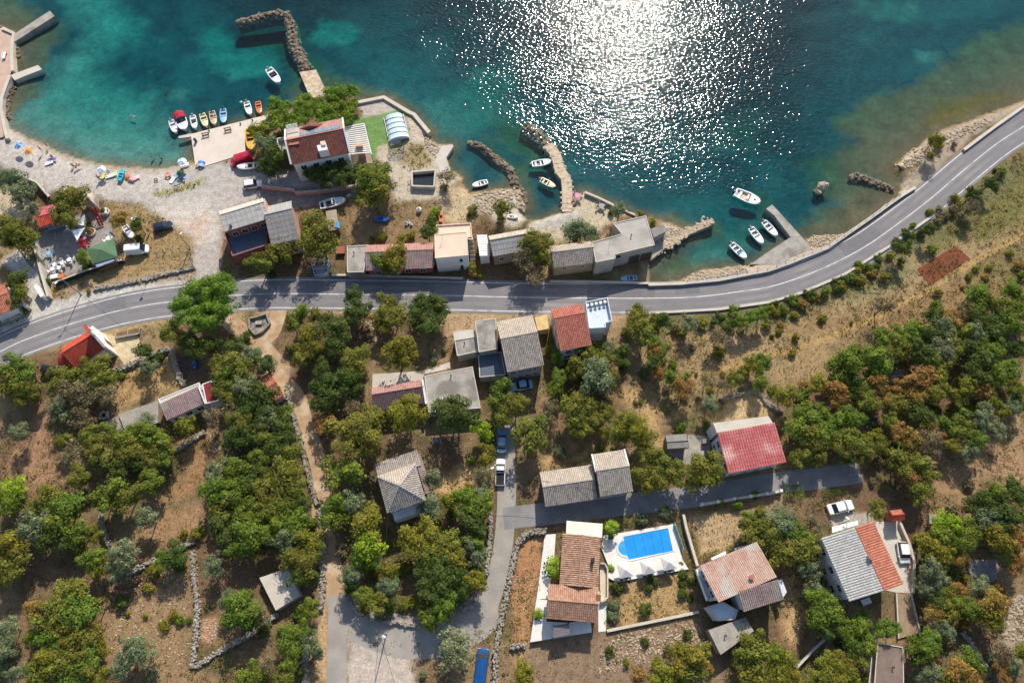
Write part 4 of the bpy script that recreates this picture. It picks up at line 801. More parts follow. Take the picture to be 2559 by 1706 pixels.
# --- chapel
cp = P('J:415,562 935,258 1240,590 612,930'); c, u, v, hu, hv = rect_fit(cp, 4.0)
R = thing('chapel', 'small chapel with bright red tile roof and white bell gable beside the road', 'chapel', tuple(c)); walls, roof, ptt = gable(R, c, u, v, hu, hv, 4.0, 2.0, 'u', m_white, r_bright, r_bright, .25)
pt = lambda a, b, z: Vector((c.x+u.x*a+v.x*b, c.y+u.y*a+v.y*b, z))
MB().add([pt(hu, -hv-.1, -.2), pt(hu, hv+.1, -.2), pt(hu, hv+.1, 4.6), pt(hu, 0, 6.9), pt(hu, -hv-.1, 4.6), pt(hu+.4, -hv-.1, -.2), pt(hu+.4, hv+.1, -.2), pt(hu+.4, hv+.1, 4.6), pt(hu+.4, 0, 6.9), pt(hu+.4, -hv-.1, 4.6)],
    [(0,4,3,2,1),(5,6,7,8,9),(0,1,6,5),(1,2,7,6),(2,3,8,7),(3,4,9,8),(4,0,5,9)]).build('gable_wall', m_white, R)
bc = MB(); 
for s in (-1, 1): bc.box(tuple(pt(hu+.2, s*.55, 6.4)), .4, .35, 1.6, math.atan2(u.y, u.x))
bc.box(tuple(pt(hu+.2, 0, 8.0)), .45, 1.6, .25, math.atan2(u.y, u.x)); bt = bc.build('bell_cote', m_white, R); MB().lathe(tuple(pt(hu+.2, 0, 7.2)), [(.28,0), (.2,.15), (.14,.4), (0,.5)], 10).build('bell', mat('bronze', S(120,96,60), None, 2, .4, metal=.8), bt)
MB().box(tuple(pt(hu+.2, 0, 8.25)), .6, 1.8, .12, math.atan2(u.y, u.x)).build('bell_cote_roof', r_bright, bt)
ra = hv*.86; ring = [pt(-hu+.1-math.sin(a)*ra, math.cos(a)*ra, 3.7) for a in [math.pi*i/6 for i in range(7)]]; apx = pt(-hu+.2, 0, 5.5)
MB().prism([lerp(pt(-hu, 0, 0), q, .9) for q in ring], -.2, 3.62).build('apse_wall', m_white, R)
ar = MB().add(ring+[apx]+[q-Vector((0,0,.12)) for q in ring], [(i, i+1, 7) for i in range(6)]+[(i, 8+i, 9+i, i+1) for i in range(6)]).build('apse_roof', r_bright, R)
for i in range(6): tile_slope('roof_tiles', ring[i], ring[i+1], apx, apx, r_bright, ar, .3, .4)
door(R, pt(hu+.4, 0, 0), v, u, 1.2, 2.4)
struct(poly_sheet('chapel_yard', 'J:1130,290 1400,380 1790,320 1860,560 1950,720 1550,900 1430,720', .05, mat('crazy_paving', S(206,188,152), S(180,162,130), 1.1, .9, .4, fine=.16), .3))
T = thing('stone_bench_row', 'stone benches with dark wooden seats along the chapel yard', 'bench')
T.location = tuple(G(px('J',1600,300))); ORIG[T.name] = tuple(T.location); w = GL('J:1380,330 1830,215', .5); w2 = GL('J:1400,400 1810,320', .5)
for k in range(3):
    p = lerp(w[0], w[1], k/2); q = lerp(w2[0], w2[1], k/2); MB().bar((p.x, p.y, .25), (q.x, q.y, .25), .3, .5).build('support', m_stone, T)
for k in range(2): MB().bar(lerp(w[0], w2[0], .35+.0*k)+(w[1]-w[0])*(.04+k*.5), lerp(w[0], w2[0], .35)+(w[1]-w[0])*(.46+k*.5), .8, .08).build('seat', m_wood, T)
MB().bar(w2[0], w2[1], .35, .4).build('front_kerb', m_stone, T)
# --- white cottage with mauve roof, terraces to the left
cp = P('20:1462,575 1835,428 1885,570 1527,705'); c, u, v, hu, hv = rect_fit(cp, 3.5)
R = thing('mauve_roof_cottage', 'white cottage with mauve-grey tile roof and small dark red annex', 'house', tuple(c)); mono(R, c, u, v, hu, hv, 3.2, 4.0, m_white, r_old, .2); add_windows(R, None, c, u, v, hu-.2, hv-.2, 0, {'S': (3, (1.0,))})
flat_block(R, P('20:1452,530 1830,376 1842,425 1472,572'), 3.3, m_white, m_conc_l, kerb=.1, kerbm=m_white, wname='terrace_walls')
flat_block(R, P('20:1855,392 1945,358 2016,542 1893,572'), 3.1, m_white, mat('dark_red_roof', S(134,44,52), S(118,38,46), .8, .7, fine=.08), kerb=.1, kerbm=m_white, wname='annex_walls')
MB().bar(G(px('20',1828,425), 4.0), G(px('20',1888,572), 3.5), .22, .5).build('gable_coping', m_white, R)
T = tag(MB().prism(GL('20:1085,665 1452,542 1452,742 1155,850', .7), -.2, .7).build('cottage_terrace', m_conc), 'stained concrete terrace left of the mauve-roofed cottage', 'terrace')
T = tag(MB().prism(GL('20:800,800 1080,685 1145,845 830,860', .3), -.2, .3).build('stone_platform', m_conc_d), 'rough grey stone platform at the far left of the cottage terrace', 'platform')
T = thing('stone_well', 'small square stone well beside the cottage terrace', 'well', tuple(G(px('20',965,685)))); p = G(px('20',965,685))
for k in range(4):
    a = math.pi/2*k+.3; MB().box((p.x+.55*math.cos(a), p.y+.55*math.sin(a), 0), .3, 1.35, .7, a).build('side', m_conc_l, T)
MB().box((p.x, p.y, .3), .8, .8, .02, .3).build('water_surface', m_glass, T)
house('corner_red_house', 'red and orange tiled house cut off by the left edge near the gate', 'house', '10:-170,1100 40,1060 165,1250 -80,1350', 3.5, 1.0, 'u', m_white, r_red, r_orange)
# --- dry fountain enclosure at the lane mouth
T = thing('stone_trough', 'octagonal stone-walled trough enclosure between road and dirt lane', 'trough', tuple(G(px('11',40,1410)))); w = GL('10:2285,1350 2330,1345 11:95,1310 125,1400 60,1470 10:2340,1500 2290,1440', .5)
for i in range(7): MB().bar(w[i]-Vector((0,0,.2)), w[(i+1)%7]-Vector((0,0,.2)), .28, .7).build('wall_side', m_stone, T)
MB().prism([lerp(sum(w, Vector())/7, q, .9) for q in w], -.1, .05).build('floor', m_conc_d, T); MB().box(tuple(G(px('11',30,1400))), 1.2, .7, .5).build('basin', m_conc, T)
# --- open concrete tank
T = thing('concrete_tank', 'open rectangular concrete tank with dark water near the cove', 'tank', tuple(G(px('11',1535,70)))); w = GL('11:1430,10 1645,-8 1632,145 1430,138', 1.0)
for i in range(4): MB().bar(w[i]-Vector((0,0,.45)), w[(i+1)%4]-Vector((0,0,.45)), .3, 1.1+.004*i).build('side', m_conc_l, T)
MB().prism([lerp(sum(w, Vector())/4, q, .95) for q in w], -.2, .15).build('water_surface', mat('dark_water', (0.02,0.03,0.035), None, 1, .1, spec=.5), T)

# --- small fittings on the flat roofs
def fitting(root_name, p, z, kind):
    R_ = bpy.data.objects[root_name]; q = G(p, z)
    if kind == 'tank': o_ = MB().lathe((q.x,q.y,z), [(.38,0),(.42,.1),(.42,.7),(.25,.85),(0,.9)], 12).build('water_tank', m_white, R_)
    elif kind == 'vent': o_ = MB().tube([(q.x,q.y,z-.05),(q.x,q.y,z+.6)], .09, 8).build('vent_pipe', m_metal, R_); MB().lathe((q.x,q.y,z+.6), [(.16,0),(0,.1)], 8).build('vent_cap', m_dark, o_)
    else: o_ = MB().tube([(q.x,q.y,z-.05),(q.x,q.y,z+1.8)], .03, 5).build('aerial', m_metal, R_); MB().bar((q.x-.5,q.y,z+1.6),(q.x+.5,q.y,z+1.6),.03).build('aerial_bar', m_metal, o_); MB().bar((q.x-.3,q.y,z+1.3),(q.x+.3,q.y,z+1.3),.03).build('aerial_bar', m_metal, o_)
for a_ in (('boathouse', px('12',1090,600), 5.2, 'vent'),('boathouse', px('12',890,690), 5.2, 'aerial'),('concrete_garage', px('11',900,760), 3.0, 'vent'),('pink_ridge_house', px('21',1790,320), 3.0, 'vent'),('pink_ridge_house', px('21',1700,540), 3.0, 'tank'),('checkered_roof_house', px('E',700,480), 4.9, 'aerial'),('checkered_roof_house', px('E',300,650), 3.5, 'vent'),
           ('garage_block', px('32',1950,1130), 3.0, 'vent'),('pink_flat_roof_house', px('K',480,720), 5.8, 'aerial'),('brick_store', px('33',1140,1420), 2.6, 'vent'),('red_roof_house', px('12',640,1215), 6.6, 'aerial'),('terrace_house', px('D',900,250), 6.6, 'aerial'),('two_tone_roof_house', px('33',650,1100), 0, 'vent')): fitting(*a_)
p = G(px('33',900,820), .6); T = thing('garden_table', 'white table under the lower eave of the grey and orange roof', 'table', (p.x,p.y,0)); MB().box((p.x,p.y,.68), 1.6, .9, .06, .3).build('top', m_white, T)
for s in (-1,1): MB().box((p.x+s*.6,p.y+s*.15,0), .08, .7, .68, .3).build('leg', m_metal, T)
# ================================================================ PLANTS
def leaf_mat(name, col, hi=1.22, lo=0.74, tint=None):
    if name in MATS: return MATS[name]
    m = bpy.data.materials.new(name); m.use_nodes = True; MATS[name] = m; nt = m.node_tree; N = nt.nodes; L = nt.links; b = N['Principled BSDF']
    b.inputs['Roughness'].default_value = 0.75; b.inputs['Specular IOR Level'].default_value = 0.15
    ge = N.new('ShaderNodeNewGeometry'); oi = N.new('ShaderNodeObjectInfo'); rp = N.new('ShaderNodeValToRGB'); e = rp.color_ramp.elements
    t = tint or (col[0]*1.25, col[1]*1.02, col[2]*0.7)
    e[0].color = (*[c*lo for c in col], 1); e[1].color = (*[c*hi for c in t], 1); k = rp.color_ramp.elements.new(0.55); k.color = (*col, 1)
    L.new(ge.outputs['Random Per Island'], rp.inputs[0])
    tc = N.new('ShaderNodeTexCoord'); n = N.new('ShaderNodeTexNoise'); n.inputs['Scale'].default_value = 0.7; n.inputs['Detail'].default_value = 2; L.new(tc.outputs['Object'], n.inputs['Vector'])
    r = N.new('ShaderNodeMapRange'); r.inputs[1].default_value = 0.3; r.inputs[2].default_value = 0.7; r.inputs[3].default_value = 0.66; r.inputs[4].default_value = 1.36; L.new(n.outputs['Fac'], r.inputs[0])
    h = N.new('ShaderNodeHueSaturation'); h.inputs['Saturation'].default_value = 1.0; L.new(rp.outputs[0], h.inputs['Color']); L.new(r.outputs[0], h.inputs['Value'])
    r2 = N.new('ShaderNodeMapRange'); r2.inputs[3].default_value = 0.482; r2.inputs[4].default_value = 0.518; L.new(oi.outputs['Random'], r2.inputs[0]); L.new(r2.outputs[0], h.inputs['Hue'])
    L.new(h.outputs[0], b.inputs['Base Color'])
    tl = N.new('ShaderNodeBsdfTranslucent'); L.new(h.outputs[0], tl.inputs['Color']); mx = N.new('ShaderNodeMixShader'); mx.inputs[0].default_value = 0.18
    L.new(b.outputs[0], mx.inputs[1]); L.new(tl.outputs[0], mx.inputs[2]); L.new(mx.outputs[0], N['Material Output'].inputs['Surface'])
    return m
LEAF = {'o': leaf_mat('oak_leaves', S(110,114,48)), 'd': leaf_mat('dark_leaves', S(76,92,42)), 'g': leaf_mat('green_leaves', S(100,118,44)), 'G': leaf_mat('lime_leaves', S(120,148,40)),
        'v': leaf_mat('olive_leaves', S(106,116,80), tint=S(134,142,104)), 'b': leaf_mat('russet_leaves', S(134,108,56), tint=S(162,118,62)), 'y': leaf_mat('yellow_green_leaves', S(120,120,44)),
        'k': leaf_mat('dry_leaves', S(112,102,72), tint=S(142,126,92)), 'p': leaf_mat('pine_needles', S(100,126,42), tint=S(124,146,44))}
m_bark = mat('bark', S(112,96,80), S(84,70,58), 3, 0.95, 0.5, fine=0.25)
def quads_mesh(name, cen, nrm, size, rng, aspect=1.0):
    n = len(cen); nrm = nrm/np.linalg.norm(nrm, axis=1)[:,None]
    ref = rng.normal(size=(n,3)); a = np.cross(nrm, ref); a /= np.linalg.norm(a, axis=1)[:,None]; b = np.cross(nrm, a)
    sa = (size*aspect)[:,None]*0.5; sb = size[:,None]*0.5
    v = np.stack([cen-a*sa, cen-b*sb*0.8, cen+a*sa, cen+b*sb*0.8], 1).reshape(-1, 3)
    me = bpy.data.meshes.new(name); me.vertices.add(n*4); me.vertices.foreach_set('co', v.ravel().astype(np.float32))
    me.loops.add(n*4); me.loops.foreach_set('vertex_index', np.arange(n*4)); me.polygons.add(n)
    me.polygons.foreach_set('loop_start', np.arange(0, n*4, 4)); me.polygons.foreach_set('loop_total', np.full(n, 4)); me.update()
    return me
def unit(rng, n):
    d = rng.normal(size=(n,3)); return d/np.linalg.norm(d, axis=1)[:,None]
def crown_mesh(name, R, seed, nl=18, lobe=(0.30,0.48), leaf=0.27, dens=1.25, zs=0.8, style='round'):
    rng = np.random.default_rng(seed); C = []; Nn = []; Sz = []
    for i in range(nl):
        lr = R*rng.uniform(*lobe); d = unit(rng, 1)[0]; d[2] = d[2]*0.75+0.18
        if style == 'pine': d[2] = rng.uniform(-.15, .55)
        if style == 'tall': d[0] *= .6; d[1] *= .6; d[2] = rng.uniform(-1.1, 1.1)
        rad = (R-lr)*(rng.uniform(.3, 1.22) if style != 'pine' else rng.uniform(0, 1)**.5); c = d/np.linalg.norm(d)*rad*np.array([1,1,zs]) if style != 'tall' else d*rad
        k = int(4*math.pi*lr*lr/(leaf*leaf)*dens*0.8)
        q = unit(rng, k); q[:,2] = np.where(q[:,2] < -.35, -q[:,2], q[:,2])
        rr = lr*rng.uniform(.55, 1.08, k)**.7; sq = np.array([1,1,.75 if style != 'pine' else .5])
        C.append(c+q*rr[:,None]*sq); Nn.append(q*0.8+np.array([0,0,.35])+rng.normal(size=(k,3))*.26); Sz.append(leaf*rng.uniform(.45, 1.0, k)*rng.choice([.8, 1.0, 1.7], k, p=[.4,.4,.2])*1.25)
    # loose twigs round the outline
    k = int(40*R); q = unit(rng, k); q[:,2] = np.abs(q[:,2])*.8; C.append(q*R*rng.uniform(.85, 1.12, k)[:,None]*np.array([1,1,zs])); Nn.append(q+rng.normal(size=(k,3))*.5); Sz.append(leaf*rng.uniform(.6, 1.1, k))
    C = np.concatenate(C); Nn = np.concatenate(Nn); Sz = np.concatenate(Sz)
    me = quads_mesh(name, C, Nn, Sz, rng, 0.72 if style != 'pine' else 0.5); me.materials.append(LEAF['o']); return me
CROWN = {'S': [crown_mesh('shrub_foliage', 1.0, 100+i, 9, (.34,.55), .20, 1.5, .8) for i in range(4)],
         'M': [crown_mesh('crown_foliage', 2.2, 200+i, 19, (.26,.42), .25, 1.35, .8) for i in range(5)],
         'L': [crown_mesh('crown_foliage', 3.6, 300+i, 34, (.20,.34), .28, 1.3, .72) for i in range(4)],
         'k': [crown_mesh('thin_foliage', 2.2, 400+i, 22, (.22,.40), .20, .62, .8) for i in range(3)],
         'p': [crown_mesh('pine_foliage', 2.4, 500+i, 34, (.18,.32), .24, 2.0, .7, 'pine') for i in range(3)],
         'P': [crown_mesh('pine_foliage', 6.4, 550, 120, (.12,.20), .30, 2.2, .55, 'pine')],
         'v': [crown_mesh('olive_foliage', 1.8, 600+i, 20, (.24,.40), .17, 1.2, .85) for i in range(3)],
         'T': [crown_mesh('tall_foliage', 2.2, 650+i, 26, (.28,.42), .25, 1.35, 1, 'tall') for i in range(1)]}
def trunk_mesh(seed):
    rng = random.Random(seed); mb = MB(); b = (rng.uniform(-.12,.12), rng.uniform(-.12,.12))
    mb.tube([(0,0,-.1), (b[0]*.5,b[1]*.5,.3), (b[0],b[1],.62)], [.10,.075,.06], 7)
    for i in range(5):
        a = 2*math.pi*i/5+rng.uniform(-.4,.4); mb.tube([(b[0],b[1],.45+.04*i), (math.cos(a)*.45,math.sin(a)*.45,.85), (math.cos(a)*.95,math.sin(a)*.95,1.12)], [.05,.035,.015], 5)
    me = mb.mesh('trunk'); me.materials.append(m_bark); return me
TRUNKS = [trunk_mesh(i) for i in range(4)]
